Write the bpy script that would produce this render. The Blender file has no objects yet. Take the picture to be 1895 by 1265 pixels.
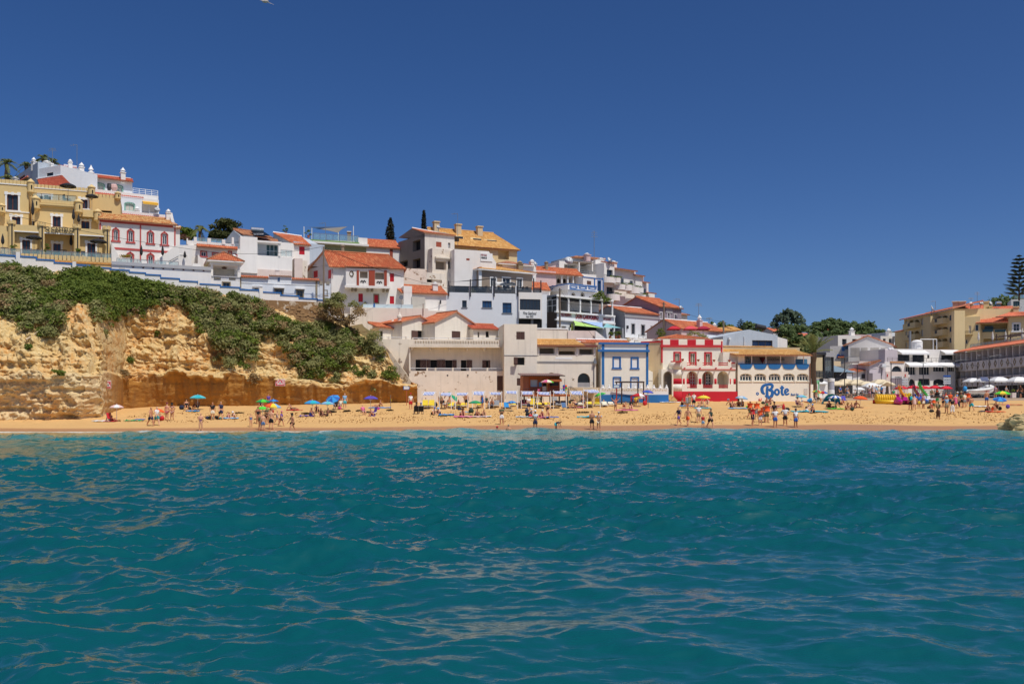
import bpy,bmesh,math,random
from math import cos,sin,pi,hypot,exp,copysign,radians
import numpy as np
from mathutils import Vector,Matrix
R=radians
BDT=bpy.data
enum=enumerate
rn=range
def V3(x,y,z):return Vector((x,y,z))
random.seed(7)
RNG=np.random.default_rng(11)
scene=bpy.context.scene
COL=scene.collection
# camera, sky, sun, exposure
CAM_H=2.6
FPX,CX,HY=1700.0,947.5,745.0
cam=BDT.cameras.new('Camera')
cam.sensor_width=36.0
cam.lens=36.0*FPX/1895.0
cam.shift_y=(HY-632.5)/1895.0
cam.clip_start,cam.clip_end=.2,6000.0
camo=BDT.objects.new('Camera',cam)
camo.location=(0,0,CAM_H)
camo.rotation_euler=(R(90),0,0)
COL.objects.link(camo)
scene.camera=camo
SE,SUN_AZ=61.0,38.0
sdir=V3(sin(R(SUN_AZ))*cos(R(SE)),-cos(R(SUN_AZ))*cos(R(SE)),sin(R(SE)))
world=BDT.worlds.new('World')
scene.world=world
world.use_nodes=1
wn=world.node_tree
wn.nodes.clear()
wo=wn.nodes.new('ShaderNodeOutputWorld')
wb=wn.nodes.new('ShaderNodeBackground')
sky=wn.nodes.new('ShaderNodeTexSky')
sky.sky_type='NISHITA'
sky.sun_disc=0
sky.sun_elevation=R(SE)
sky.sun_rotation=R(180-SUN_AZ)
sky.altitude=0
sky.air_density=.6
sky.dust_density=1.2
sky.ozone_density=4.0
hs=wn.nodes.new('ShaderNodeHueSaturation')
hs.inputs['Saturation'].default_value=1.25
hs.inputs['Hue'].default_value=.508
gm=wn.nodes.new('ShaderNodeGamma')
gm.inputs['Gamma'].default_value=1.0
wn.links.new(sky.outputs[0],hs.inputs['Color'])
wn.links.new(hs.outputs[0],gm.inputs['Color'])
wn.links.new(gm.outputs[0],wb.inputs[0])
wb.inputs[1].default_value=.094
wn.links.new(wb.outputs[0],wo.inputs[0])
sun=BDT.lights.new('Sun','SUN')
sun.energy=3.5
sun.angle=R(.53)
sun.color=(1.0,.95,.87)
suno=BDT.objects.new('Sun',sun)
suno.rotation_euler=(-sdir).to_track_quat('-Z','Y').to_euler()
suno.location=(60,-60,120)
COL.objects.link(suno)
scene.view_settings.view_transform='Standard'
scene.view_settings.look='None'
scene.view_settings.exposure=.0
scene.view_settings.gamma=1.0
scene.view_settings.use_curve_mapping=0
# colour and materials
def lin(c):
 return tuple((x/255/12.92)if x<=10.3 else((x/255+.055)/1.055)**2.4 for x in c[:3])
MATS=MT={}
def ndm(name):
 m=BDT.materials.new(name)
 m.use_nodes=1
 nt=m.node_tree
 return m,nt,nt.nodes['Principled BSDF']
def si(n,k,v):n.inputs[k].default_value=v
def bcl(nt,c,b):nt.links.new(c,b.inputs['Base Color'])
def link(nt,a,b):nt.links.new(a,b)
def noise(nt,scale,detail=4,rough=.6,vec=None,dist=0):
 n=nt.nodes.new('ShaderNodeTexNoise')
 si(n,'Scale',scale)
 si(n,'Detail',detail)
 si(n,'Roughness',rough)
 si(n,'Distortion',dist)
 if vec is not None:link(nt,vec,n.inputs['Vector'])
 return n.outputs['Fac']
def ramp(nt,fac,stops):
 r=nt.nodes.new('ShaderNodeValToRGB')
 e=r.color_ramp.elements
 while len(e)<len(stops):e.new(.5)
 for i,(p,c)in enum(stops):
  e[i].position=p
  e[i].color=tuple(c)+(1,)if not isinstance(c,(int,float))else(c,c,c,1)
 link(nt,fac,r.inputs[0])
 return r.outputs[0]
def mix(nt,fac,a,b,blend='MIX'):
 n=nt.nodes.new('ShaderNodeMix')
 n.data_type='RGBA'
 n.blend_type=blend
 for s,v in((n.inputs[0],fac),(n.inputs[6],a),(n.inputs[7],b)):
  if isinstance(v,(int,float)):s.default_value=v
  elif isinstance(v,(tuple,list)):s.default_value=tuple(v)[:3]+(1,)
  else:link(nt,v,s)
 return n.outputs[2]
def mth(nt,op,a,b=None,clamp=0):
 n=nt.nodes.new('ShaderNodeMath')
 n.operation=op
 n.use_clamp=clamp
 for i,v in enum((a,b)):
  if v is None:continue
  if isinstance(v,(int,float)):n.inputs[i].default_value=v
  else:link(nt,v,n.inputs[i])
 return n.outputs[0]
def gps(nt,sx=1,sy=1,sz=1):
 g=nt.nodes.new('ShaderNodeNewGeometry')
 if(sx,sy,sz)==(1,1,1):return g.outputs['Position']
 mp=nt.nodes.new('ShaderNodeMapping')
 si(mp,'Scale',(sx,sy,sz))
 link(nt,g.outputs['Position'],mp.inputs[0])
 return mp.outputs[0]
def bump(nt,bsdf,fac,strength=.3,dist=.05):
 b=nt.nodes.new('ShaderNodeBump')
 si(b,'Strength',strength)
 si(b,'Distance',dist)
 link(nt,fac,b.inputs['Height'])
 link(nt,b.outputs[0],bsdf.inputs['Normal'])
def pln(name,c,rough=.6,metal=0,var=.12):
 if name in MATS:return MATS[name]
 m,nt,b=ndm(name)
 c=lin(c)
 n=noise(nt,2.3,3,.6,gps(nt))
 link(nt,mix(nt,n,tuple(x*(1-var)for x in c),tuple(min(1,x*(1+var))for x in c)),b.inputs['Base Color'])
 si(b,'Roughness',rough)
 si(b,'Metallic',metal)
 MATS[name]=m
 return m
def plstr(name,c,stain=.35,patch=.0,patchcol=(150,125,95),streak=.4):
 if name in MATS:return MATS[name]
 m,nt,b=ndm(name)
 c=lin(c)
 pos=gps(nt)
 n1=noise(nt,.55,5,.65,pos)
 n2=noise(nt,1.0,4,.6,gps(nt,2.2,2.2,.16))
 n3=noise(nt,9,3,.6,pos)
 dk=tuple(x*k for x,k in zip(c,(.70,.67,.62)))
 f1=ramp(nt,n1,[(.38,0),(.72,1)])
 col=mix(nt,mth(nt,'MULTIPLY',f1,stain),c,dk)
 f2=ramp(nt,n2,[(.52,0),(.78,1)])
 col=mix(nt,mth(nt,'MULTIPLY',f2,streak*.8),col,tuple(x*.6 for x in c))
 col=mix(nt,mth(nt,'MULTIPLY',n3,.18),col,tuple(x*.75 for x in c))
 if patch>0:
  n4=noise(nt,.9,6,.72,pos)
  lo=.72-patch*.3
  f4=ramp(nt,n4,[(lo,0),(lo+.035,1)])
  n5=noise(nt,6,3,.6,pos)
  pc=lin(patchcol)
  col=mix(nt,f4,col,mix(nt,n5,tuple(x*.6 for x in pc),tuple(min(1,x*1.25)for x in pc)))
 bcl(nt,col,b)
 si(b,'Roughness',.88)
 bump(nt,b,n3,.25,.03)
 MATS[name]=m
 return m
def tilemat(name,c1,c2,c3,weather=.3):
 if name in MATS:return MATS[name]
 m,nt,b=ndm(name)
 uv=nt.nodes.new('ShaderNodeUVMap')
 sc=nt.nodes.new('ShaderNodeMapping')
 si(sc,'Scale',(1/.26,1/.42,1))
 link(nt,uv.outputs[0],sc.inputs[0])
 fl=nt.nodes.new('ShaderNodeVectorMath')
 fl.operation='FLOOR'
 link(nt,sc.outputs[0],fl.inputs[0])
 wnz=nt.nodes.new('ShaderNodeTexWhiteNoise')
 wnz.noise_dimensions='2D'
 link(nt,fl.outputs[0],wnz.inputs['Vector'])
 col=ramp(nt,wnz.outputs['Value'],[(0,lin(c1)),(.5,lin(c2)),(1,lin(c3))])
 n=noise(nt,.5,5,.7,gps(nt))
 col=mix(nt,mth(nt,'MULTIPLY',ramp(nt,n,[(.45,0),(.7,1)]),weather),col,lin((95,72,55)))
 sp=nt.nodes.new('ShaderNodeSeparateXYZ')
 link(nt,sc.outputs[0],sp.inputs[0])
 fr=mth(nt,'FRACT',sp.outputs[1])
 bcl(nt,col,b)
 si(b,'Roughness',.85)
 bump(nt,b,fr,.5,.04)
 MATS[name]=m
 return m
def woodmat(name,c,sc=(8,8,.8)):
 if name in MATS:return MATS[name]
 m,nt,b=ndm(name)
 c=lin(c)
 n=noise(nt,1.5,4,.6,gps(nt,*sc))
 link(nt,mix(nt,n,tuple(x*.6 for x in c),tuple(min(1,x*1.35)for x in c)),b.inputs['Base Color'])
 si(b,'Roughness',.75)
 MATS[name]=m
 return m
def glm(name,c,rough=.06):
 if name in MATS:return MATS[name]
 m,nt,b=ndm(name)
 c=lin(c)
 n=noise(nt,.8,2,.5,gps(nt))
 link(nt,mix(nt,n,tuple(x*.5 for x in c),tuple(x*1.5 for x in c)),b.inputs['Base Color'])
 si(b,'Roughness',rough)
 si(b,'IOR',1.5)
 MATS[name]=m
 return m
def clearglass(name='balustrade_glass',tint=(150,185,190),alpha=.32):
 if name in MATS:return MATS[name]
 m,nt,b=ndm(name)
 si(b,'Base Color',lin(tint)+(1,))
 si(b,'Alpha',alpha)
 si(b,'Roughness',.05)
 MATS[name]=m
 return m
WH=plstr('whitewash',(238,234,228),.22,0,streak=.3)
WB=plstr('bluish_whitewash',(226,230,234),.15,0,streak=.22)
CR=plstr('cream_render',(244,238,222),.12,0,streak=.2)
OLDW=plstr('weathered_whitewash',(238,229,213),.35,.22,(142,122,96),.7)
OLDER=plstr('flaking_whitewash',(236,224,208),.4,.42,(148,116,84),.8)
YEL=plstr('ochre_yellow_render',(226,198,140),.2,0,streak=.25)
YELA=plstr('pale_yellow_render',(228,206,156),.2,0,streak=.25)
TPE=plstr('taupe_render',(150,136,122),.2,0)
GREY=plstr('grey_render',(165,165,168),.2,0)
MAUVE=plstr('mauve_render',(150,140,150),.2,0)
BEI=plstr('beige_render',(214,192,156),.3,0)
LBW=plstr('blue_grey_and_shade_render',(186,196,206),.15,0)  # own colour of grey walls, painted shade on left sides of white houses
GREENW=plstr('sage_render',(176,180,140),.2,0)
GREYH=plstr('hotel_render',(205,200,200),.2,0)
PAVE=plstr('promenade_stone',(196,182,164),.3,0)
TW=pln('white_trim',(236,236,234),.6,0,.05)
REDP=plstr('red_paint',(200,30,48),.15,0,streak=.2)
RT=pln('red_trim',(196,44,52),.6)
PT=pln('brick_red_trim',(186,78,74),.7)
BLUEP=plstr('blue_paint',(40,112,176),.15,0,streak=.2)
BT=pln('blue_trim',(34,104,172),.6)
SHUT=pln('red_shutter_paint',(196,18,40),.5)
BW=woodmat('brown_wood',(92,66,58))
KW=woodmat('orange_wood',(172,92,44))
DW=woodmat('dark_timber',(74,58,50))
PW=woodmat('pole_wood',(128,112,96))
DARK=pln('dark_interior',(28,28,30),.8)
DM=pln('dark_metal',(58,58,62),.45,.3)
GM=pln('grey_metal',(140,144,148),.4,.4)
WM=pln('white_metal',(225,228,230),.45)
SN=pln('stone_surround',(150,136,112),.85)
GL=glm('window_glass',(42,52,62))
GLASSB=glm('blue_window_glass',(36,70,108))
CUR=pln('curtained_pane',(196,190,178),.35)
BLIND=pln('grey_blind',(142,142,132),.7)
CLR=clearglass()
TO=tilemat('orange_clay_tile',(198,106,66),(182,92,56),(208,130,86),.3)
TR=tilemat('red_clay_tile',(188,88,60),(174,76,50),(200,106,76),.25)
TT=tilemat('tan_clay_tile',(212,160,90),(196,142,76),(224,180,112),.25)
TM=tilemat('mottled_clay_tile',(206,160,96),(180,104,54),(220,184,122),.25)
TB=tilemat('brown_clay_tile',(170,104,72),(188,132,92),(142,92,68),.35)
TP=tilemat('salmon_clay_tile',(216,122,88),(204,108,76),(226,140,104),.15)
# mesh helpers
class MB:
 def __init__(s):
  s.v,s.f,s.mi,s.uv,s.cur=[],[],[],None,0
 def add(s,pts,faces):
  o=len(s.v)
  s.v+=[tuple(p)for p in pts]
  for f in faces:
   s.f.append(tuple(i+o for i in f));s.mi.append(s.cur)
 def quad(s,a,b,c,d):s.add((a,b,c,d),((0,1,2,3),))
 def poly(s,pts):s.add(pts,(tuple(rn(len(pts))),))
 def hexa(s,p):
  s.add(p,((3,2,1,0),(4,5,6,7),(0,1,5,4),(1,2,6,5),(2,3,7,6),(3,0,4,7)))
 def box(s,c,d,rz=0):
  cs,sn=cos(rz),sin(rz)
  hx,hy,hz=d[0]/2,d[1]/2,d[2]/2
  pts=[]
  for z in(-hz,hz):
   for x,y in((-hx,-hy),(hx,-hy),(hx,hy),(-hx,hy)):
    pts.append((c[0]+x*cs-y*sn,c[1]+x*sn+y*cs,c[2]+z))
  s.hexa(pts)
 def tube(s,pts,rs,n=8,cap=1):
  pts=[Vector(p)for p in pts]
  if isinstance(rs,(int,float)):rs=[rs]*len(pts)
  rings=[]
  prev=None
  for i,p in enum(pts):
   t=(pts[min(i+1,len(pts)-1)]-pts[max(i-1,0)])
   if t.length<1e-9:t=V3(0,0,1)
   t.normalize()
   if prev is None:
    a=V3(0,0,1)if abs(t.z)<.9 else V3(1,0,0)
    x=t.cross(a).normalized()
   else:
    x=(prev-t*prev.dot(t))
    x=x.normalized()if x.length>1e-6 else t.orthogonal().normalized()
   prev=x
   y=t.cross(x)
   rings.append([p+(x*cos(2*pi*k/n)+y*sin(2*pi*k/n))*rs[i]for k in rn(n)])
  o=len(s.v)
  for r in rings:s.v+=[tuple(q)for q in r]
  for i in rn(len(rings)-1):
   for k in rn(n):
    a,b=o+i*n+k,o+i*n+(k+1)%n
    s.f.append((a,b,b+n,a+n));s.mi.append(s.cur)
  if cap:
   s.f.append(tuple(o+k for k in rn(n))[::-1]);s.mi.append(s.cur)
   e=o+(len(rings)-1)*n
   s.f.append(tuple(e+k for k in rn(n)));s.mi.append(s.cur)
 def lathe(s,c,prof,n=12):
  pts=[]
  o=len(s.v)
  for r,z in prof:
   for k in rn(n):
    a=2*pi*k/n
    s.v.append((c[0]+r*cos(a),c[1]+r*sin(a),c[2]+z))
  for i in rn(len(prof)-1):
   for k in rn(n):
    a,b=o+i*n+k,o+i*n+(k+1)%n
    s.f.append((a,b,b+n,a+n));s.mi.append(s.cur)
  s.f.append(tuple(o+k for k in rn(n))[::-1]);s.mi.append(s.cur)
  e=o+(len(prof)-1)*n
  s.f.append(tuple(e+k for k in rn(n)));s.mi.append(s.cur)
 def sphere(s,c,r,n=8,m=6,sq=(1,1,1)):
  prof=[]
  o=len(s.v)
  for i in rn(m+1):
   a=pi*i/m-pi/2
   for k in rn(n):
    b=2*pi*k/n
    s.v.append((c[0]+r*sq[0]*cos(a)*cos(b),c[1]+r*sq[1]*cos(a)*sin(b),c[2]+r*sq[2]*sin(a)))
  for i in rn(m):
   for k in rn(n):
    a,b=o+i*n+k,o+i*n+(k+1)%n
    s.f.append((a,b,b+n,a+n));s.mi.append(s.cur)
 def bld(s,name,mats,pa_=None,smooth=0,origin=None):
  me=BDT.meshes.new(name)
  if not isinstance(mats,(list,tuple)):mats=[mats]
  og=Vector(origin)if origin is not None else(parent_base(pa_)if pa_ else V3(0,0,0))
  me.from_pydata([(x-og.x,y-og.y,z-og.z)for x,y,z in s.v],[],s.f)
  for m in mats:me.materials.append(m)
  if len(mats)>1:me.polygons.foreach_set('material_index',s.mi)
  if s.uv is not None:
   ul=me.uv_layers.new(name='UVMap')
   li=np.empty(len(me.loops),dtype=np.int32)
   me.loops.foreach_get('vertex_index',li)
   ul.data.foreach_set('uv',np.array(s.uv,dtype=np.float32)[li].ravel())
  if smooth:me.shade_smooth()
  me.update()
  o=BDT.objects.new(name,me)
  COL.objects.link(o)
  if pa_:o.parent=pa_
  else:o.location=og
  return o
def prim(k):
 def f(name,mat,pa_,*a):
  g=MB();getattr(g,k)(*a);return g.bld(name,mat,pa_)
 return f
XT,XB,XL,XS=map(prim,('tube','box','lathe','sphere'))
def parent_base(p):
 v=V3(0,0,0)
 while p is not None:
  v+=p.location
  p=p.parent
 return v
def tag(o,lb=None,cat=None,gr=None,kind=None):
 if lb:o['label']=lb
 if cat:o['category']=cat
 if gr:o['group']=gr
 if kind:o['kind']=kind
 return o
def tng(name,lb,cat,loc,gr=None):
 o=BDT.objects.new(name,None)
 o.empty_display_size=.3
 o.location=loc
 COL.objects.link(o)
 return tag(o,lb,cat,gr)
def at(px,py,Y):
 return V3((px-CX)*Y/FPX,Y,CAM_H+(HY-py)*Y/FPX)
 # numpy gradient noise
def _hash(ix,iy,iz,seed):
 h=(ix*374761393+iy*668265263+iz*2147483647+seed*974711)&0xffffffff
 h=((h^(h>>13))*1274126177)&0xffffffff
 return((h^(h>>16))&0xffff)/65535.0
def vnoise(x,y,z=0.,seed=0):
 x,y,z=np.broadcast_arrays(np.asarray(x,float),np.asarray(y,float),np.asarray(z,float))
 ix,iy,iz=np.floor(x).astype(np.int64),np.floor(y).astype(np.int64),np.floor(z).astype(np.int64)
 fx,fy,fz=x-ix,y-iy,z-iz
 fx,fy,fz=[f*f*f*(f*(f*6-15)+10)for f in(fx,fy,fz)]
 out=0
 for dx in(0,1):
  for dy in(0,1):
   for dz in(0,1):
    w=(fx if dx else 1-fx)*(fy if dy else 1-fy)*(fz if dz else 1-fz)
    out=out+w*_hash(ix+dx,iy+dy,iz+dz,seed)
 return out*2-1
def fbm(x,y,z=0.,oct=4,gain=.5,seed=0):
 s,a,f=0,1.,1.
 for i in rn(oct):
  s=s+a*vnoise(np.asarray(x)*f+13.7*i,np.asarray(y)*f+5.1*i,np.asarray(z)*f,seed+i)
  a*=gain;f*=2.03
 return s
def smooth(a,b,x):
 t=np.clip((np.asarray(x,float)-a)/(b-a),0,1)
 return t*t*(3-2*t)
def gridmesh(name,P,mats,smoothed=1,kind='structure',attrs=None):
 n,m=P.shape[:2]
 idx=np.arange(n*m).reshape(n,m)
 q=np.stack([idx[:-1,:-1],idx[:-1,1:],idx[1:,1:],idx[1:,:-1]],-1).reshape(-1,4)
 me=BDT.meshes.new(name)
 me.vertices.add(n*m)
 me.vertices.foreach_set('co',P.reshape(-1).astype(np.float32))
 me.loops.add(q.size)
 me.loops.foreach_set('vertex_index',q.reshape(-1).astype(np.int32))
 me.polygons.add(len(q))
 me.polygons.foreach_set('loop_start',np.arange(0,q.size,4,dtype=np.int32))
 me.polygons.foreach_set('loop_total',np.full(len(q),4,dtype=np.int32))
 me.update(calc_edges=1)
 for k,a in(attrs or{}).items():
  at_=me.attributes.new(k,'FLOAT','POINT')
  at_.data.foreach_set('value',np.asarray(a,dtype=np.float32).reshape(-1))
 me.materials.append(mats)
 if smoothed:me.shade_smooth()
 o=BDT.objects.new(name,me)
 COL.objects.link(o)
 if kind:o['kind']=kind
 return o
def qcloud(V,name,mat,pa_=None,origin=(0,0,0),kind=None):
 n=len(V)
 me=BDT.meshes.new(name)
 me.vertices.add(n*4)
 me.vertices.foreach_set('co',(V-np.array(origin)).reshape(-1).astype(np.float32))
 me.loops.add(n*4)
 me.loops.foreach_set('vertex_index',np.arange(n*4,dtype=np.int32))
 me.polygons.add(n)
 me.polygons.foreach_set('loop_start',np.arange(0,n*4,4,dtype=np.int32))
 me.polygons.foreach_set('loop_total',np.full(n,4,dtype=np.int32))
 me.update(calc_edges=1)
 me.materials.append(mat)
 o=BDT.objects.new(name,me)
 COL.objects.link(o)
 if pa_:o.parent=pa_
 else:o.location=origin
 if kind:o['kind']=kind
 return o
# figure templates (skinned over a posed skeleton)
def skm(nodes,edges,root,lvl=1):
 names=list(nodes);me=BDT.meshes.new('fig')
 me.from_pydata([nodes[n][:3]for n in names],[(names.index(a),names.index(c))for a,c in edges],[])
 o=BDT.objects.new('fig',me);COL.objects.link(o)
 md=o.modifiers.new('s','SKIN');md.use_smooth_shade=1;md.branch_smoothing=.6
 sv=me.skin_vertices[0].data
 for i,n in enum(names):sv[i].radius=nodes[n][3:5];sv[i].use_root=(n==root)
 sb=o.modifiers.new('b','SUBSURF');sb.levels=sb.render_levels=lvl
 dg=bpy.context.evaluated_depsgraph_get();r=BDT.meshes.new_from_object(o.evaluated_get(dg))
 BDT.objects.remove(o);BDT.meshes.remove(me);r.shade_smooth();r.materials.clear();r.materials.append(None)
 return r
def pose_joints(kind):
 J={}
 def V(*a):return Vector(a)
 pel,lean,legs,arms,head=V(0,0,.93),0.,None,None,0.
 if kind in('stand','hips','crossed','up','walk','phone','child'):pel=V(0,0,.92)
 if kind=='bend':pel,lean=V(0,.08,.86),1.35
 if kind=='walk':lean=.08
 if kind in('sit','sitknee','sithug'):pel,lean=V(0,.05,.12),{'sit':-.25,'sitknee':.2,'sithug':.5}[kind]
 if kind=='chair':pel,lean=V(0,0,.46),-.3
 if kind=='lie':pel,lean=V(0,0,.12),-1.45
 if kind=='prop':pel,lean=V(0,0,.12),-.75
 f=V(0,-sin(lean),0);ax=V(0,-sin(lean),cos(lean));fr=V(0,-cos(lean),-sin(lean))
 J['pelvis']=pel;J['waist']=pel+ax*.18;J['chest']=pel+ax*.40;J['neckb']=pel+ax*.53;J['neck']=pel+ax*.59+fr*.01
 J['jaw']=pel+ax*.655+fr*.03;J['skull']=pel+ax*.74+fr*.01;J['crown']=pel+ax*.80
 if kind=='lie':J['waist']=pel+V(0,.18,0);
 for s,sg in(('l',1),('r',-1)):
  J['sh'+s]=J['chest']+ax*.08+V(sg*.175,0,0);J['hip'+s]=pel+V(sg*.09,0,-.03)
  sh=J['sh'+s];hp=J['hip'+s]
  if kind in('stand','hips','crossed','up','phone','child'):
   J['kn'+s]=V(sg*.11,-.02,.49);J['an'+s]=V(sg*.12+(.03 if s=='l' else 0),.03,.08);J['toe'+s]=V(sg*.15,-.13,.035)
  elif kind=='walk':
   fw=sg*.22;J['kn'+s]=V(sg*.09,-fw*.75-.04,.50);J['an'+s]=V(sg*.09,-fw*1.5+.06,.10+(.06 if fw<0 else 0));J['toe'+s]=J['an'+s]+V(0,-.15,-.05)
  elif kind=='bend':
   J['kn'+s]=V(sg*.12,.02,.48);J['an'+s]=V(sg*.13,.06,.08);J['toe'+s]=V(sg*.15,-.1,.035)
  elif kind=='sit':
   J['kn'+s]=hp+V(sg*.05,-.42,.10 if s=='l' else .22);J['an'+s]=hp+V(sg*.06,-.82,-.04);J['toe'+s]=J['an'+s]+V(sg*.03,-.08,.12)
  elif kind in('sitknee','sithug'):
   J['kn'+s]=hp+V(sg*.06,-.30,.38);J['an'+s]=hp+V(sg*.06,-.48,-.02);J['toe'+s]=J['an'+s]+V(0,-.15,-.04)
  elif kind=='chair':
   J['kn'+s]=hp+V(sg*.06,-.42,.05);J['an'+s]=hp+V(sg*.06,-.46,-.38);J['toe'+s]=J['an'+s]+V(0,-.15,-.04)
  else:
   up=.18 if(kind=='prop' and s=='l')else .02
   J['kn'+s]=hp+V(sg*.05,-.42+up*.4,up);J['an'+s]=hp+V(sg*.07,-.84+up,-.02);J['toe'+s]=J['an'+s]+V(sg*.05,-.05,.13)
  dn=-ax
  if kind in('stand','walk','child'):
   sw=(sg*.22 if kind=='walk' else .03);J['el'+s]=sh+V(sg*.06,sw*.6,-.29);J['wr'+s]=J['el'+s]+V(sg*.02,-.08-max(0,-sw)*.6,-.24);J['ha'+s]=J['wr'+s]+V(0,-.02,-.11)
  elif kind=='hips':J['el'+s]=sh+V(sg*.20,.10,-.24);J['wr'+s]=sh+V(sg*.0,-.03,-.42);J['ha'+s]=J['wr'+s]+V(-sg*.06,-.02,-.06)
  elif kind=='crossed':J['el'+s]=sh+V(sg*.06,-.03,-.28);J['wr'+s]=J['el'+s]+V(-sg*.21,-.16,.06);J['ha'+s]=J['wr'+s]+V(-sg*.09,-.01,.03)
  elif kind=='phone':J['el'+s]=sh+V(sg*.08,-.08,-.26);J['wr'+s]=J['el'+s]+V(-sg*.12,-.2,.14);J['ha'+s]=J['wr'+s]+V(-sg*.05,-.04,.08)
  elif kind=='up':J['el'+s]=sh+V(sg*.22,-.02,.12);J['wr'+s]=J['el'+s]+V(sg*.12,-.02,.22);J['ha'+s]=J['wr'+s]+V(sg*.03,0,.1)
  elif kind=='bend':J['el'+s]=sh+V(sg*.05,-.05,-.28);J['wr'+s]=J['el'+s]+V(0,-.1,-.22);J['ha'+s]=J['wr'+s]+V(0,-.03,-.1)
  elif kind in('sit','prop'):J['el'+s]=sh+V(sg*.12,.18,-.22);J['wr'+s]=V(sh.x+sg*.14,sh.y+.26,.06);J['ha'+s]=J['wr'+s]+V(sg*.03,.08,-.03)
  elif kind in('sitknee','sithug'):J['el'+s]=sh+V(sg*.08,-.12,-.22);J['wr'+s]=J['kn'+s]+V(-sg*.04,-.02,.05);J['ha'+s]=J['wr'+s]+V(-sg*.06,-.06,-.02)
  elif kind=='chair':J['el'+s]=sh+V(sg*.1,.02,-.28);J['wr'+s]=J['el'+s]+V(-sg*.04,-.24,.0);J['ha'+s]=J['wr'+s]+V(-sg*.03,-.1,-.02)
  else:J['el'+s]=sh+V(sg*.14,-.18,-.02);J['wr'+s]=J['el'+s]+V(sg*.04,-.24,0);J['ha'+s]=J['wr'+s]+V(0,-.1,0)
 return J
RAD=dict(pelvis=(.15,.105),waist=(.125,.09),chest=(.155,.105),neckb=(.085,.07),neck=(.055,.055),jaw=(.065,.075),skull=(.085,.10),crown=(.055,.065),sh=(.06,.06),el=(.042,.042),wr=(.03,.03),ha=(.035,.022),hip=(.095,.095),kn=(.06,.06),an=(.04,.042),toe=(.038,.03))
BODY_E=[('pelvis','waist'),('waist','chest'),('chest','neckb'),('neckb','neck'),('neck','jaw'),('jaw','skull'),('skull','crown')]+[e for s in 'lr' for e in(('chest','sh'+s),('sh'+s,'el'+s),('el'+s,'wr'+s),('wr'+s,'ha'+s),('pelvis','hip'+s),('hip'+s,'kn'+s),('kn'+s,'an'+s),('an'+s,'toe'+s))]
POSES={}
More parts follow.
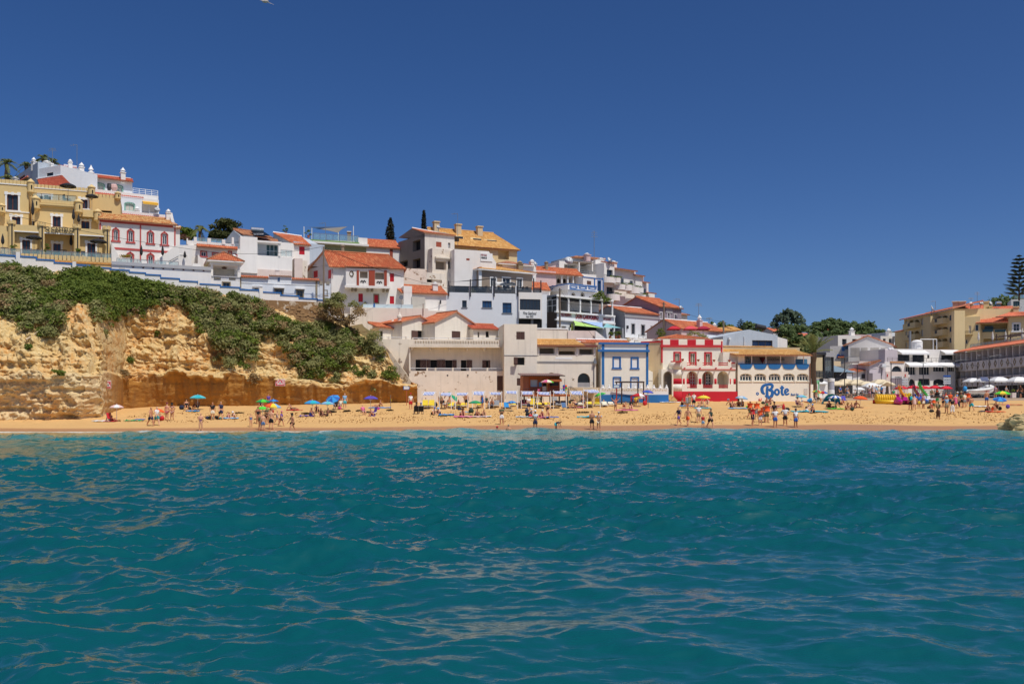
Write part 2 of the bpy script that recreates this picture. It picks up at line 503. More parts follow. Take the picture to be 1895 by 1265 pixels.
for kind in('stand','hips','crossed','up','walk','phone','bend','sit','sitknee','sithug','chair','lie','prop'):
 J=pose_joints(kind)
 def rad(n,k=1.,a=0.):r=RAD.get(n,RAD.get(n[:-1]));q=1.12 if n in('skull','jaw','crown','neck')else 1.3;return(r[0]*k*q+a,r[1]*k*q+a)
 nd={n:(*p,*rad(n))for n,p in J.items()}
 T={'body':skm(nd,BODY_E,'pelvis')}
 sub=lambda ns,a:{n:(*J[n],*rad(n,1.06,a))for n in ns}
 tn=sub(['pelvis','waist','chest','shl','shr'],.022);tn['neckb']=(*J['neckb'],.10,.09);tn['pelvis']=(*J['pelvis'].lerp(J['waist'],.3),.195,.15)
 for s in 'lr':m_=J['sh'+s].lerp(J['el'+s],.6);tn['sl'+s]=(*m_,.09,.09)
 T['shirt']=skm(tn,[('pelvis','waist'),('waist','chest'),('chest','neckb'),('chest','shl'),('chest','shr'),('shl','sll'),('shr','slr')],'pelvis')
 sn=sub(['pelvis','hipl','hipr'],.018);sn['waist']=(*J['pelvis'].lerp(J['waist'],.5),.19,.145)
 for s in 'lr':m_=J['hip'+s].lerp(J['kn'+s],.9);sn['th'+s]=(*m_,.13,.13)
 T['shorts']=skm(sn,[('pelvis','waist'),('pelvis','hipl'),('pelvis','hipr'),('hipl','thl'),('hipr','thr')],'pelvis')
 for s in 'lr':sn['kn'+s]=(*J['kn'+s],.11,.11);sn['cf'+s]=(*J['kn'+s].lerp(J['an'+s],.9),.10,.10)
 T['trousers']=skm(sn,[('pelvis','waist'),('pelvis','hipl'),('pelvis','hipr'),('hipl','thl'),('hipr','thr'),('thl','knl'),('thr','knr'),('knl','cfl'),('knr','cfr')],'pelvis')
 bn=sub(['pelvis','hipl','hipr'],.012)
 for s in 'lr':bn['hip'+s]=(*J['hip'+s].lerp(J['kn'+s],.16),.135,.135)
 T['briefs']=skm(bn,[('pelvis','hipl'),('pelvis','hipr')],'pelvis')
 c0=J['chest'];dirv=(J['neckb']-J['waist']).normalized()
 T['bikini_top']=skm({'a':(*(c0-dirv*.06),.20,.15),'b':(*(c0+dirv*.05),.205,.15)},[('a','b')],'a')
 ws=sub(['pelvis','waist','chest'],.012);ws.update({n:bn[n]for n in('hipl','hipr')});T['swimsuit']=skm(ws,[('pelvis','waist'),('waist','chest'),('pelvis','hipl'),('pelvis','hipr')],'pelvis')
 dn_=sub(['waist','chest','shl','shr'],.02);pe=J['pelvis'];kn=(J['knl']+J['knr'])/2;dn_['pelvis']=(*pe,.22,.18);dn_['hem']=(*pe.lerp(kn,.85),.28,.22);T['dress']=skm(dn_,[('pelvis','waist'),('waist','chest'),('chest','shl'),('chest','shr'),('pelvis','hem')],'pelvis')
 ax=(J['crown']-J['neck']).normalized();fr=(J['jaw']-J['neck']-ax*(J['jaw']-J['neck']).dot(ax));fr=fr.normalized()if fr.length>1e-4 else V3(0,-1,0)
 T['hair']=skm({'a':(*(J['skull']-fr*.025-ax*.02),.112,.12),'b':(*(J['crown']-fr*.012+ax*.005),.092,.10)},[('a','b')],'a')
 T['long_hair']=skm({'a':(*(J['neckb']-fr*.06),.07,.05),'m':(*(J['jaw']-fr*.075),.088,.06),'c':(*(J['skull']-fr*.03),.115,.12),'b':(*(J['crown']-fr*.012+ax*.005),.092,.10)},[('a','m'),('m','c'),('c','b')],'c')
 g=MB();g.lathe((0,0,0),[(.19,0),(.2,.015),(.11,.03),(.105,.11),(.06,.14),(.01,.145)],14);q=V3(0,0,1).rotation_difference(ax);hp_=J['skull']+ax*.035
 me=BDT.meshes.new('hat');me.from_pydata([tuple(hp_+q@Vector(v))for v in g.v],[],g.f);me.materials.append(None);me.shade_smooth();T['hat']=me
 g=MB();g.lathe((0,0,0),[(.106,0),(.108,.05),(.07,.11),(.01,.12)],12);vs=[hp_+q@Vector(v)for v in g.v];o0=len(vs);vs+=[hp_+fr*d_+fr.cross(ax)*w_+ax*h_ for h_ in(.0,.015)for d_,w_ in((.08,-.07),(.08,.07),(.19,.045),(.19,-.045))]
 me=BDT.meshes.new('cap');me.from_pydata([tuple(v)for v in vs],[],g.f+[(o0,o0+1,o0+2,o0+3),(o0+7,o0+6,o0+5,o0+4)]+[(o0+i,o0+(i+1)%4,o0+4+(i+1)%4,o0+4+i)for i in rn(4)]);me.materials.append(None);T['cap']=me
 g=MB();ch=J['chest']-fr*.0;bk=(J['chest']-J['waist']);fwd=bk.cross(V3(1,0,0)).normalized();fwd=fwd if fwd.y<0 else-fwd;c_=J['chest']-fwd*.2-dirv*.05
 g.sphere((0,0,0),1,10,8);me=BDT.meshes.new('backpack');me.from_pydata([tuple(c_+V3(v[0]*.16,0,0)+dirv*v[2]*.24+fwd*v[1]*.12)for v in g.v],[],g.f);me.materials.append(None);me.shade_smooth();T['backpack']=me
 vn=sub(['waist','chest'],.05);vn['neckb']=(*J['neckb'],.11,.10);T['life_vest']=skm(vn,[('waist','chest'),('chest','neckb')],'chest')
 POSES[kind]=T
# sea
def shore_y(X):
 X=np.asarray(X,float)
 return 84.0+.8*np.sin(X*.07+1)+.5*np.sin(X*.19)+.6*smooth(0,40,X)
def ocean_patch(L,N,wdir,lmin,rms,seed,peak):
 rng=np.random.default_rng(seed)
 k1=np.fft.fftfreq(N,L/N)*2*np.pi
 kx,ky=np.meshgrid(k1,k1,indexing='ij')
 k=np.hypot(kx,ky);k[0,0]=1e-6
 cosw=(kx*cos(wdir)+ky*sin(wdir))/k
 S=np.exp(-1/(k*peak)**2)/k**3.6*(.07+.93*cosw**4)*np.exp(-(k*lmin)**2)
 S[0,0]=0
 H=(rng.normal(size=(N,N))+1j*rng.normal(size=(N,N)))*np.sqrt(S)
 h=np.fft.ifft2(H)
 dx=np.fft.ifft2(-1j*H*kx/k).real
 dy=np.fft.ifft2(-1j*H*ky/k).real
 s=rms/h.real.std()
 return h.real*s,dx*s,dy*s
def sample(A,L,x,y):
 N=A.shape[0]
 gx,gy=np.mod(x/L,1)*N,np.mod(y/L,1)*N
 i,j=np.floor(gx).astype(int)%N,np.floor(gy).astype(int)%N
 fx,fy=gx-np.floor(gx),gy-np.floor(gy)
 i1,j1=(i+1)%N,(j+1)%N
 return(A[i,j]*(1-fx)+A[i1,j]*fx)*(1-fy)+(A[i,j1]*(1-fx)+A[i1,j1]*fx)*fy
NR,NC=640,760
rowsY=3.2*(92/3.2)**np.linspace(0,1,NR)
tanx=np.linspace(-.82,.82,NC)
YY=np.repeat(rowsY[:,None],NC,1)
XX=YY*tanx[None,:]*(1+4.0/(YY+3))
SY=shore_y(XX)
dsh=SY-YY
p1=ocean_patch(53.,768,R(78),.05,.098,3,.74)
p2=ocean_patch(19.7,768,R(112),.018,.031,5,.2)
p3=ocean_patch(6.3,512,R(82),.008,.0075,7,.062)
z=ox=oy=0
ca,sa=cos(.33),sin(.33)
amp=.25+.75*smooth(0,22,dsh)
amp=amp*np.clip(.78+.55*fbm(XX*.06,YY*.09,0,2,.5,60),.4,1.15)
for(P,L,rot,g)in((p1,53.,0,1.),(p2,19.7,1,1.),(p3,6.3,0,.4+smooth(-.3,.6,fbm(XX*.09,YY*.13,0,2,.5,65)))):
 sx,sy=(XX,YY)if not rot else(XX*ca-YY*sa,XX*sa+YY*ca)
 z=z+sample(P[0],L,sx,sy)*g
 ox=ox+sample(P[1],L,sx,sy)*g
 oy=oy+sample(P[2],L,sx,sy)*g
z,ox,oy=z*amp,ox*amp*.6,oy*amp*.6
side=smooth(-22,4,XX)
yc=(SY-15.5)*(1-side)+(SY-4.2)*side+1.5*fbm(XX*.06,XX*0,0,2,.5,70)
hh=(.28+.2*vnoise(XX*.11,3.3,0,8)+.14*vnoise(XX*.45,1.3,0,9))
dd=(YY-yc)
z=z+hh*np.exp(-np.where(dd>0,dd/.9,dd/3.2)**2)
yc2=SY-27+3*fbm(XX*.05,9.1,0,2,.5,71)
z=z+.16*np.exp(-((YY-yc2)/2.6)**2)
z=z*np.clip(dsh/1.2+.15,.0,1)+.02
fo=np.exp(-((dsh-1.9)/(1.3+1.2*np.clip(vnoise(XX*.15,.5,0,5),0,1)))**2)*smooth(-.5,.2,vnoise(XX*.06,2.2,0,6)+(1-smooth(-25,5,XX))*.9-.25)
fo=fo+.8*np.exp(-((dd+.15)/.35)**2)*smooth(.55,.8,vnoise(XX*.5,7.7,0,12)+.15*(1-side))
water=MATS.setdefault('sea_water',None)
m,nt,b=ndm('sea_water')
MATS['sea_water']=m
def attr(nt,name):
 a=nt.nodes.new('ShaderNodeAttribute');a.attribute_name=name
 return a.outputs['Fac']
off=attr(nt,'offshore');foam=attr(nt,'foam');sandy=attr(nt,'sandy')
pos=gps(nt)
nz=noise(nt,.12,3,.6,pos)
jit=mth(nt,'ADD',off,mth(nt,'MULTIPLY',mth(nt,'SUBTRACT',nz,.5),14))
tt=mth(nt,'DIVIDE',jit,60,1)
wc=ramp(nt,tt,[(0,(.050,.300,.290)),(.25,(.018,.205,.215)),(.62,(.003,.124,.128)),(1,(.001,.086,.093))])
wc=mix(nt,sandy,wc,(.46,.36,.15))
nf=noise(nt,2.2,6,.75,pos)
fm=mth(nt,'MULTIPLY',foam,ramp(nt,nf,[(.36,0),(.55,1)]))
wc=mix(nt,fm,wc,(.78,.80,.80))
bcl(nt,wc,b)
link(nt,mth(nt,'ADD',mth(nt,'MULTIPLY',fm,.6),.11),b.inputs['Roughness'])
si(b,'IOR',1.85)
nb1=noise(nt,3.2,4,.6,gps(nt,1,1.7,1),.6)
bump(nt,b,nb1,.22,.06)
P=np.stack([XX-ox,YY-oy,z],-1)
sandyv=(1-smooth(8,20,dsh))*(1-smooth(-22,-6,XX))*.85+(1-smooth(0,4,dsh))*.5
gridmesh('sea',P,m,1,'structure',dict(offshore=dsh,foam=np.clip(fo,0,1),sandy=np.clip(sandyv,0,.9)))
g=MB()
g.quad((-900,-900,-.35),(900,-900,-.35),(900,3.4,-.35),(-900,3.4,-.35))
m2,nt,b=ndm('open_sea_water')
si(b,'Base Color',(.001,.08,.09,1))
si(b,'Roughness',.15)
si(b,'IOR',1.33)
n=noise(nt,.5,4,.6,gps(nt));bump(nt,b,n,.6,.4)
tag(g.bld('open_sea',m2),kind='structure')
# beach
def beach_z(X,Y):
 d=np.asarray(Y,float)-shore_y(X)
 zz=np.where(d<0,d*.06,0)
 zz=zz+.105*np.clip(d,0,7)+.075*np.clip(d-7,0,20)+.055*np.clip(d-27,0,12)
 return zz-.02
def bhit(px,py):
 lo,hi=80.,140.
 for _ in rn(40):
  mid=(lo+hi)/2
  p=at(px,py,mid)
  if p.z>float(beach_z(p.x,mid)):lo=mid
  else:hi=mid
 return at(px,py,lo)
bx=np.arange(-90,118,.23);by=np.concatenate([np.arange(74,88,.3),np.arange(88,106,.14),np.arange(106,150,.4)])
BX,BY=np.meshgrid(bx,by)
bz=beach_z(BX,BY)
dB=BY-shore_y(BX)
foot=smooth(5.0,7.5,dB+.8*vnoise(BX*.3,BY*.3,0,20))*(1-.62*smooth(17,21,dB))
f1=vnoise(BX*1.5,BY*1.3,0,21);f2=vnoise(BX*3.1,BY*2.6,0,22)
f3=vnoise(BX*1.9+40,BY*2.3,0,25)
pit=-smooth(.22,.5,f3)*.11-np.clip(.3-np.abs(f1+.5*f2),0,1)*.14+np.clip(f2,0,1)*.05
bz=bz+foot*pit+.05*vnoise(BX*.25,BY*.25,0,23)*smooth(3,8,dB)
m,nt,b=ndm('beach_sand')
wet=attr(nt,'wet')
n1=noise(nt,.35,5,.65,gps(nt));n2=noise(nt,14,3,.7,gps(nt));n3=noise(nt,2.4,4,.6,gps(nt))
c=mix(nt,n1,lin((214,168,104)),lin((226,186,124)))
c=mix(nt,mth(nt,'MULTIPLY',n2,.35),c,lin((176,128,74)))
c=mix(nt,mth(nt,'MULTIPLY',ramp(nt,n3,[(.58,0),(.75,1)]),.35),c,lin((150,112,70)))
c=mix(nt,wet,c,lin((178,130,90)))
bcl(nt,c,b)
link(nt,mth(nt,'SUBTRACT',.92,mth(nt,'MULTIPLY',wet,.4)),b.inputs['Roughness'])
bump(nt,b,n2,.3,.03)
wetv=1-smooth(-.5,.9,dB-2.2-2.0*smooth(-35,15,BX)+.8*vnoise(BX*.12,1.1,0,24))
gridmesh('beach',np.stack([BX,BY,bz],-1),m,1,'structure',dict(wet=wetv))
# cliff
def ip(x,tab):
 a=np.array(tab,float)
 return np.interp(x,a[:,0],a[:,1])
CB=[(-160,89.5),(0,91.5),(60,91.3),(150,92.3),(188,94.5),(203,99),(228,105.5),(300,108),(440,110),(560,113),(640,115),(700,116.8),(775,118)]
CTY=[(-160,103),(0,105.3),(200,110.3),(390,115.5),(600,121.5),(660,121),(700,119.5),(775,119)]
CTP=[(-160,488),(0,496),(60,498),(130,502),(200,503),(300,528),(390,540),(450,552),(500,566),(600,590),(650,612),(690,632),(715,655),(740,690),(775,722)]
CLE=[(-160,694),(0,694),(200,694),(300,688),(440,690),(520,700),(640,712),(700,700),(775,720)]
NS,NT=760,250
spx=np.interp(np.linspace(0,1,NS),[0,.33,.52,1],[-150,180,236,772])
t=np.linspace(0,1,NT)[:,None]
yb=ip(spx,CB)[None,:];yt=ip(spx,CTY)[None,:]
zt=(CAM_H+(HY-ip(spx,CTP))*ip(spx,CTY)/FPX)[None,:]
zl=(CAM_H+(HY-ip(spx,CLE))*ip(spx,CB)/FPX)[None,:]
zl=zl+.35*fbm(spx*.03,4.4,0,3,.5,30)[None,:]
zb=beach_z((spx-CX)*ip(spx,CB)/FPX,ip(spx,CB))[None,:]-.6
lowt=.30;sht=.36
wl=np.clip(t/lowt,0,1);ws=np.clip((t-lowt)/(sht-lowt),0,1);wu=np.clip((t-sht)/(1-sht),0,1)
under=1.5+.6*fbm(spx*.02,1.4,0,2,.5,31)[None,:]
cy=yb+under*(1-wl)**1.3*.9+ws*(1.3+.5*fbm(spx*.05,8.8,0,2,.5,33)[None,:])
cz=zb+(zl-zb)*wl+ws*.35
cy=cy+(yt-(yb+1.3))*(wu**1.45)
cz=cz+(zt-zl-.35)*wu
cxw=(spx[None,:]-CX)*(yb+(yt-yb)*.0)/FPX+0*cy
cxw=cxw+((spx[None,:]-CX)*(cy-yb)/FPX)
rag=.05*fbm(spx*.025,2.7,0,4,.6,37)[None,:]
lowmask=(1-smooth(lowt-.04+rag,lowt-.01+rag,t))*smooth(190,225,spx)[None,:]
big=fbm(cxw*.16,cy*.16,cz*.2,3,.55,40)
mid=fbm(cxw*.6,cy*.6,cz*.9,4,.58,44)
rid=1-np.abs(fbm(cxw*.9,cy*.9,cz*1.6,3,.55,45))
stra=vnoise(cxw*.18,cy*.18,cz*2.6,48)
fine=fbm(cxw*2.2,cy*2.2,cz*3.2,3,.6,49)
disp=1.0*big+.30*mid+.22*(rid-.6)+.36*stra+.24*fine
disp=disp*(1-.84*lowmask)+lowmask*(.3*vnoise(cxw*.7,0,cz*.08,41)+.14*vnoise(cxw*2.6,0,cz*.25,42))*(.35+.65*smooth(0,.05,t))
disp=disp*(1-.75*smooth(.86,1,t))
P=np.stack([cxw,cy-disp,cz+.35*mid*(1-lowmask)*smooth(.36,.5,t)],-1)
back=P[-1:].copy();back[...,1]+=14;back[...,2]+=.2
CLP=P
P2=np.concatenate([P,back],0)
m,nt,b=ndm('sandstone_cliff')
lo=attr(nt,'lowband');chk=attr(nt,'chalk')
pos=gps(nt)
na=noise(nt,.28,5,.62,pos);nb=noise(nt,1.6,5,.68,pos);nc=noise(nt,6,4,.7,pos)
up=mix(nt,ramp(nt,na,[(.40,0),(.62,1)]),lin((206,172,108)),lin((204,138,58)))
up=mix(nt,ramp(nt,nb,[(.36,0),(.60,.85)]),up,lin((222,198,146)))
up=mix(nt,chk,up,lin((220,200,160)))
st=noise(nt,1,4,.65,gps(nt,.9,.9,.10))
dn=mix(nt,ramp(nt,st,[(.35,0),(.68,1)]),lin((178,126,52)),lin((140,102,58)))
dn=mix(nt,mth(nt,'MULTIPLY',ramp(nt,na,[(.5,0),(.7,1)]),.5),dn,lin((196,138,56)))
c=mix(nt,lo,up,dn)
c=mix(nt,mth(nt,'MULTIPLY',ramp(nt,nc,[(.52,0),(.72,1)]),.45),c,lin((120,84,48)))
ne=noise(nt,.8,3,.6,gps(nt,1,1,2.5))
c=mix(nt,mth(nt,'MULTIPLY',ramp(nt,ne,[(.62,0),(.75,1)]),.5),c,lin((132,84,60)))
bcl(nt,c,b)
si(b,'Roughness',.93)
bump(nt,b,mth(nt,'ADD',nc,nb),.55,.12)
lowa=np.concatenate([lowmask,lowmask[-1:]],0)
chalk=((1-smooth(lowt-.02,lowt+.05,t))*(1-smooth(185,225,spx))[None,:]*(.55+.45*vnoise(cxw*.5,cz*.5,0,52)))
chalk=np.concatenate([chalk,chalk[-1:]],0)
gridmesh('cliff',P2,m,0,'structure',dict(lowband=lowa,chalk=np.clip(chalk,0,1)))
cpx=CX+FPX*CLP[...,0]/CLP[...,1];cpy=HY-FPX*(CLP[...,2]-CAM_H)/CLP[...,1]
def cliff_at(px,py):
 j=int(np.clip(np.interp(px,spx,np.arange(NS)),0,NS-1))
 js=slice(max(0,j-12),j+13)
 d=(cpx[:,js]-px)**2+(cpy[:,js]-py)**2+CLP[:,js,1]*.5
 i=np.unravel_index(np.argmin(d),d.shape)
 return CLP[:,js][i]
 # foliage
def lfm(name,c1,c2,c3=None):
 if name in MATS:return MATS[name]
 m,nt,b=ndm(name)
 n=noise(nt,.7,4,.7,gps(nt));n2=noise(nt,7,2,.5,gps(nt))
 c=mix(nt,ramp(nt,n,[(.35,0),(.65,1)]),lin(c1),lin(c2))
 c=mix(nt,ramp(nt,n2,[(.45,0),(.7,.7)]),c,lin(c3 or c2))
 bcl(nt,c,b)
 si(b,'Roughness',.7)
 si(b,'Specular IOR Level',.25)
 tr=nt.nodes.new('ShaderNodeBsdfTranslucent');link(nt,c,tr.inputs['Color'])
 ms=nt.nodes.new('ShaderNodeMixShader');ms.inputs[0].default_value=.4
 link(nt,b.outputs[0],ms.inputs[1]);link(nt,tr.outputs[0],ms.inputs[2])
 link(nt,ms.outputs[0],nt.nodes['Material Output'].inputs[0])
 MATS[name]=m
 return m
LG_=lfm('green_scrub_leaf',(84,106,40),(118,134,52),(142,152,72))
LY=lfm('grey_green_scrub_leaf',(128,136,78),(154,154,98),(182,174,124))
LEAF_B=lfm('dry_scrub_leaf',(160,134,96),(178,150,110),(150,142,92))
LEAF_P=lfm('hazed_pine_needle',(92,112,70),(112,130,80),(132,146,96))  # greens lightened to put distance haze into the needles
LEAF_D=lfm('dark_conifer_needle',(84,100,82),(102,118,96))
LEAF_PALM=lfm('palm_frond',(104,120,66),(130,138,80),(158,148,98))
BARK=woodmat('bark',(104,84,66))
def leafb(cs,rs,dens=230,size=.2,sq=.8,rng=RNG,up=.35):
 out=[]
 for c,r in zip(cs,rs):
  n=max(30,int(dens*r*r))
  d=rng.normal(size=(n,3));d/=np.linalg.norm(d,axis=1)[:,None]
  d[:,2]=np.where(d[:,2]<-.35,-d[:,2],d[:,2])
  rad=r*(.45+.58*rng.random(n)**.6)*(1+.22*np.sin(d[:,0]*5+c[0])*np.sin(d[:,2]*6+c[1]))
  p=np.array(c)+d*rad[:,None]*np.array([1,1,sq])
  nrm=d+rng.normal(size=(n,3))*.65+np.array([0,0,up]);nrm/=np.linalg.norm(nrm,axis=1)[:,None]
  a=np.cross(nrm,rng.normal(size=(n,3)));a/=np.linalg.norm(a,axis=1)[:,None]+1e-9
  bb=np.cross(nrm,a)
  s=size*(.6+.8*rng.random(n))[:,None]
  out.append(np.stack([p-a*s-bb*s*.45,p+a*s*.3-bb*s*.5,p+a*s+bb*s*.45,p-a*s*.3+bb*s*.5],1))
 return np.concatenate(out,0)
UB=[(-150,488),(0,493),(40,490),(75,503),(110,508),(150,499),(200,496),(235,508),(280,524),(330,536),(390,539),(430,541),(480,549),(505,580),(560,603),(600,596),(650,602),(662,628),(690,636),(712,655),(725,690)]
LB=[(-150,560),(0,585),(30,590),(45,612),(60,612),(75,620),(90,632),(108,622),(120,575),(150,558),(172,566),(185,600),(205,608),(228,594),(262,572),(300,560),(340,566),(358,586),(372,618),(392,640),(415,660),(445,682),(468,684),(478,640),(500,618),(520,640),(545,680),(560,704),(578,702),(598,690),(612,700),(640,694),(652,660),(670,650),(700,664),(725,700)]
rng=np.random.default_rng(5)
tones={0:([],[]),1:([],[]),2:([],[])}
for k in rn(1900):
 px=rng.uniform(-120,705)
 u,l=ip(px,UB),ip(px,LB)
 py=u+4+(l-u-4)*rng.random()**.9
 if 470<px<690 and rng.random()<.12:continue
 if l-py<12 and rng.random()<.45:continue
 p=cliff_at(px,py)
 green=exp(-((px-205)/95)**2-((py-530)/42)**2)
 v=rng.random()
 tone=0 if v<green*1.25+.34 else(1 if rng.random()<.78 else 2)
 r=rng.uniform(.5,1.05)if l-py>12 else rng.uniform(.35,.65)
 tones[tone][0].append(p+np.array([0,-.35*r,.12*r]));tones[tone][1].append(r)
for k,(nm,mt,lab)in enum((('green_scrub',LG_,'dense dark green scrub covering the cliff top'),('grey_scrub',LY,'grey green coastal scrub hanging over the cliff'),('dry_scrub',LEAF_B,'dry brown scrub between the green bushes of the cliff'))):
 V=leafb(*tones[k],dens=230,size=.14,rng=rng)
 o=qcloud(V,nm,mt,kind='stuff');tag(o,lab,'scrub')
def shrub(name,px,py,r,mt,lb,n=5,sq=.9,hang=0.,dens=380):
 base=Vector(cliff_at(px,py))
 rt=tng(name,lb,'shrub',base,'single shrubs on the cliff')
 cs=[np.array(base)+np.array([rng.normal()*r*.42,-.5*r+rng.normal()*r*.15,r*.3-hang*r*abs(rng.normal())+rng.normal()*r*.28])for _ in rn(n)]
 rs=[r*rng.uniform(.5,.75)for _ in rn(n)]
 qcloud(leafb(cs,rs,dens=dens,size=.115,sq=sq,rng=rng),'foliage',mt,rt,tuple(base))
 g=MB()
 for c in cs[:3]:g.tube([base+V3(0,.3,-.2),Vector(c)],[.07,.03],5)
 g.bld('stem',BARK,rt)
 return rt
shrub('shrub',95,618,1.0,LY,'rounded grey green shrub below the scrub above the orange slope')
shrub('shrub',50,612,.7,LY,'small shrub on the earthy slope beside the pale branch')
shrub('shrub',114,692,.6,LG_,'flat green cushion plant on the long rock ledge',sq=.45)
shrub('shrub',56,645,.4,LG_,'tiny green tuft under the earthy slope')
shrub('shrub',242,668,.55,LG_,'green tuft in the middle of the rough upper cliff face')
shrub('shrub',232,692,.6,LEAF_B,'reddish dry shrub just above the smooth wall of the cliff')
shrub('shrub',188,580,.75,LY,'grey shrub at the head of the pale rock gully')
shrub('shrub',198,612,.75,LY,'drooping grey shrub beside the dark orange hollow',hang=.6)
shrub('shrub',294,618,.4,LG_,'lone dark tuft on the sheer pale rock face')
shrub('shrub',266,578,.7,LG_,'dark shrub hanging over the brink of the pale rock face',hang=.5)
shrub('shrub',302,570,.7,LEAF_B,'brown shrub on the brink with bare roots')
shrub('shrub',430,678,.9,LY,'round grey shrub at the lower tip of the scrub slope')
shrub('shrub',470,702,.7,LEAF_B,'withered shrub on the smooth cliff wall beside the warning board',hang=.6)
shrub('shrub',408,662,.7,LY,'pale shrub on the rubble slope',)
shrub('shrub',570,690,1.1,LG_,'tall dark green bush reaching down over the layered rock',hang=.5)
shrub('shrub',596,690,.9,LG_,'green bush beside the tall dark one above the smooth wall',hang=.3)
shrub('shrub',615,700,.8,LY,'olive bush overhanging the layered rock',hang=.7)
shrub('shrub',662,690,.8,LG_,'green bush on the rock left of the trailing plant',hang=.4)
shrub('shrub',688,696,.95,LY,'blue green plant trailing down the rock near the old wall',hang=.9,n=7)
shrub('shrub',722,694,1.0,LG_,'egg shaped dark bush hanging near the signpost',n=7,hang=.2)
shrub('shrub',692,645,1.35,LY,'big olive bush beside the stone ramp wall',n=8)
shrub('shrub',655,650,1.1,LEAF_B,'dry brown bush among rocks above the round boulder')
rt=tng('tamarisk_bush','large brownish tamarisk leaning over the white terrace wall','shrub',at(640,600,120.5))
bc=np.array(at(632,572,119.8));cs=[];rs=[]
for k in rn(44):
 a=rng.uniform(0,2*pi);q=rng.random()**.5
 cs.append(bc+np.array([cos(a)*q*2.7,rng.normal()*.7,sin(a)*q*1.9-.3]));rs.append(rng.uniform(.55,.9))
hi=[i for i in rn(44)if cs[i][2]>bc[2]+.1];lw=[i for i in rn(44)if i not in hi]
qcloud(leafb([cs[i]for i in hi],[rs[i]for i in hi],330,.12,rng=rng),'green_foliage',LY,rt,tuple(rt.location))
qcloud(leafb([cs[i]for i in lw],[rs[i]for i in lw],260,.10,rng=rng),'dry_foliage',LEAF_B,rt,tuple(rt.location))
g=MB()
for i in rn(0,44,3):g.tube([rt.location+V3(0,.5,-.6),rt.location+V3(.2*rng.normal(),.1,.3),Vector(cs[i])],[.16,.1,.04],5)
g.bld('trunk',BARK,rt)
g=MB();a,b_=Vector(cliff_at(52,632)),Vector(cliff_at(80,614))
g.tube([a+V3(0,-.4,.15),(a+b_)/2+V3(0,-.6,.05),b_+V3(0,-.4,.3)],[.12,.09,.04],6)
tag(g.bld('fallen_branch',pln('bleached_wood',(190,170,140),.8)),'bleached fallen branch lying on the earthy cliff slope','branch')
def rock(px,py,Y,r,lb,name='boulder',sq=(1,.8,.8),mt=None,seed=1):
 c=at(px,py,Y)
 bm=bmesh.new();bmesh.ops.create_icosphere(bm,subdivisions=5,radius=1)
 co=np.array([v.co for v in bm.verts])
 dsp=1+.30*fbm(co[:,0]*1.3+seed,co[:,1]*1.3,co[:,2]*1.6,4,.58,seed)+.10*fbm(co[:,0]*6+seed,co[:,1]*6,co[:,2]*9,3,.6,seed+9)
 for v,d in zip(bm.verts,dsp):v.co=V3(v.co.x*sq[0],v.co.y*sq[1],v.co.z*sq[2])*(r*d)
 me=BDT.meshes.new(name);bm.to_mesh(me);bm.free();me.materials.append(mt or BDT.materials['sandstone_cliff'])
 o=BDT.objects.new(name,me);o.location=c;COL.objects.link(o)
 return tag(o,lb,'rock')
rock(113,603,99,.3,'small white stone on the scrubby cliff slope','stone',(1.3,.8,.7),pln('white_stone',(225,220,210),.8),3)
rk=rock(1902,791,83,1.7,'jagged pale rock rising from the shallows at the frame edge','shore_rock',(1.35,.8,.8),plstr('pale_rock',(190,168,122),.8,.3,(150,128,88),.2),4)
# building kit
BASES=[]
class Fr:
 def __init__(s,pA,YA,pB,YB):
  s.A=Vector(((pA-CX)*YA/FPX,YA));B=Vector(((pB-CX)*YB/FPX,YB))
  s.t=(B-s.A);s.L=s.t.length;s.t.normalize()
  s.n=Vector((-s.t.y,s.t.x))
  if s.n.dot(s.A+B)<0:s.n=-s.n
  s.holes=[]
 def u(s,px,d=0):
  k=(px-CX)/FPX
  P=s.A+s.n*d
  den=s.t.x-k*s.t.y
  return(k*P.y-P.x)/den
 def Y(s,px,d=0):return s.A.y+s.n.y*d+s.t.y*s.u(px,d)
 def z(s,px,py,d=0):return CAM_H+(HY-py)*s.Y(px,d)/FPX
 def pt(s,u,d,z):
  q=s.A+s.t*u+s.n*d
  return V3(q.x,q.y,z)
 def rect(s,x0,y0,x1,y1,d=0):
  xm=(x0+x1)/2
  return s.u(x0,d),s.u(x1,d),s.z(xm,y1,d),s.z(xm,y0,d)
 def box(s,g,u0,u1,z0,z1,d0,d1):
  g.hexa([s.pt(u0,d0,z0),s.pt(u1,d0,z0),s.pt(u1,d1,z0),s.pt(u0,d1,z0),s.pt(u0,d0,z1),s.pt(u1,d0,z1),s.pt(u1,d1,z1),s.pt(u0,d1,z1)])
 def strip(s,g,pts,w,d0,d1):
  for(a,b)in zip(pts[:-1],pts[1:]):
   du,dz=b[0]-a[0],b[1]-a[1]
   l=hypot(du,dz)or 1
   ex,ez=du/l*w*.35,dz/l*w*.35
   nx,nz=-dz/l*w/2,du/l*w/2
   q=[(a[0]-ex-nx,a[1]-ez-nz),(b[0]+ex-nx,b[1]+ez-nz),(b[0]+ex+nx,b[1]+ez+nz),(a[0]-ex+nx,a[1]-ez+nz)]
   g.hexa([s.pt(x,d0,y)for x,y in q]+[s.pt(x,d1,y)for x,y in q])
 def child(s,u,d,ang=0):
  f=Fr.__new__(Fr)
  q=s.A+s.t*u+s.n*d
  f.A=q;c,sn=cos(ang),sin(ang)
  f.t=Vector((s.t.x*c-s.t.y*sn,s.t.x*sn+s.t.y*c));f.n=Vector((-f.t.y,f.t.x));f.L=1;f.holes=[]
  return f
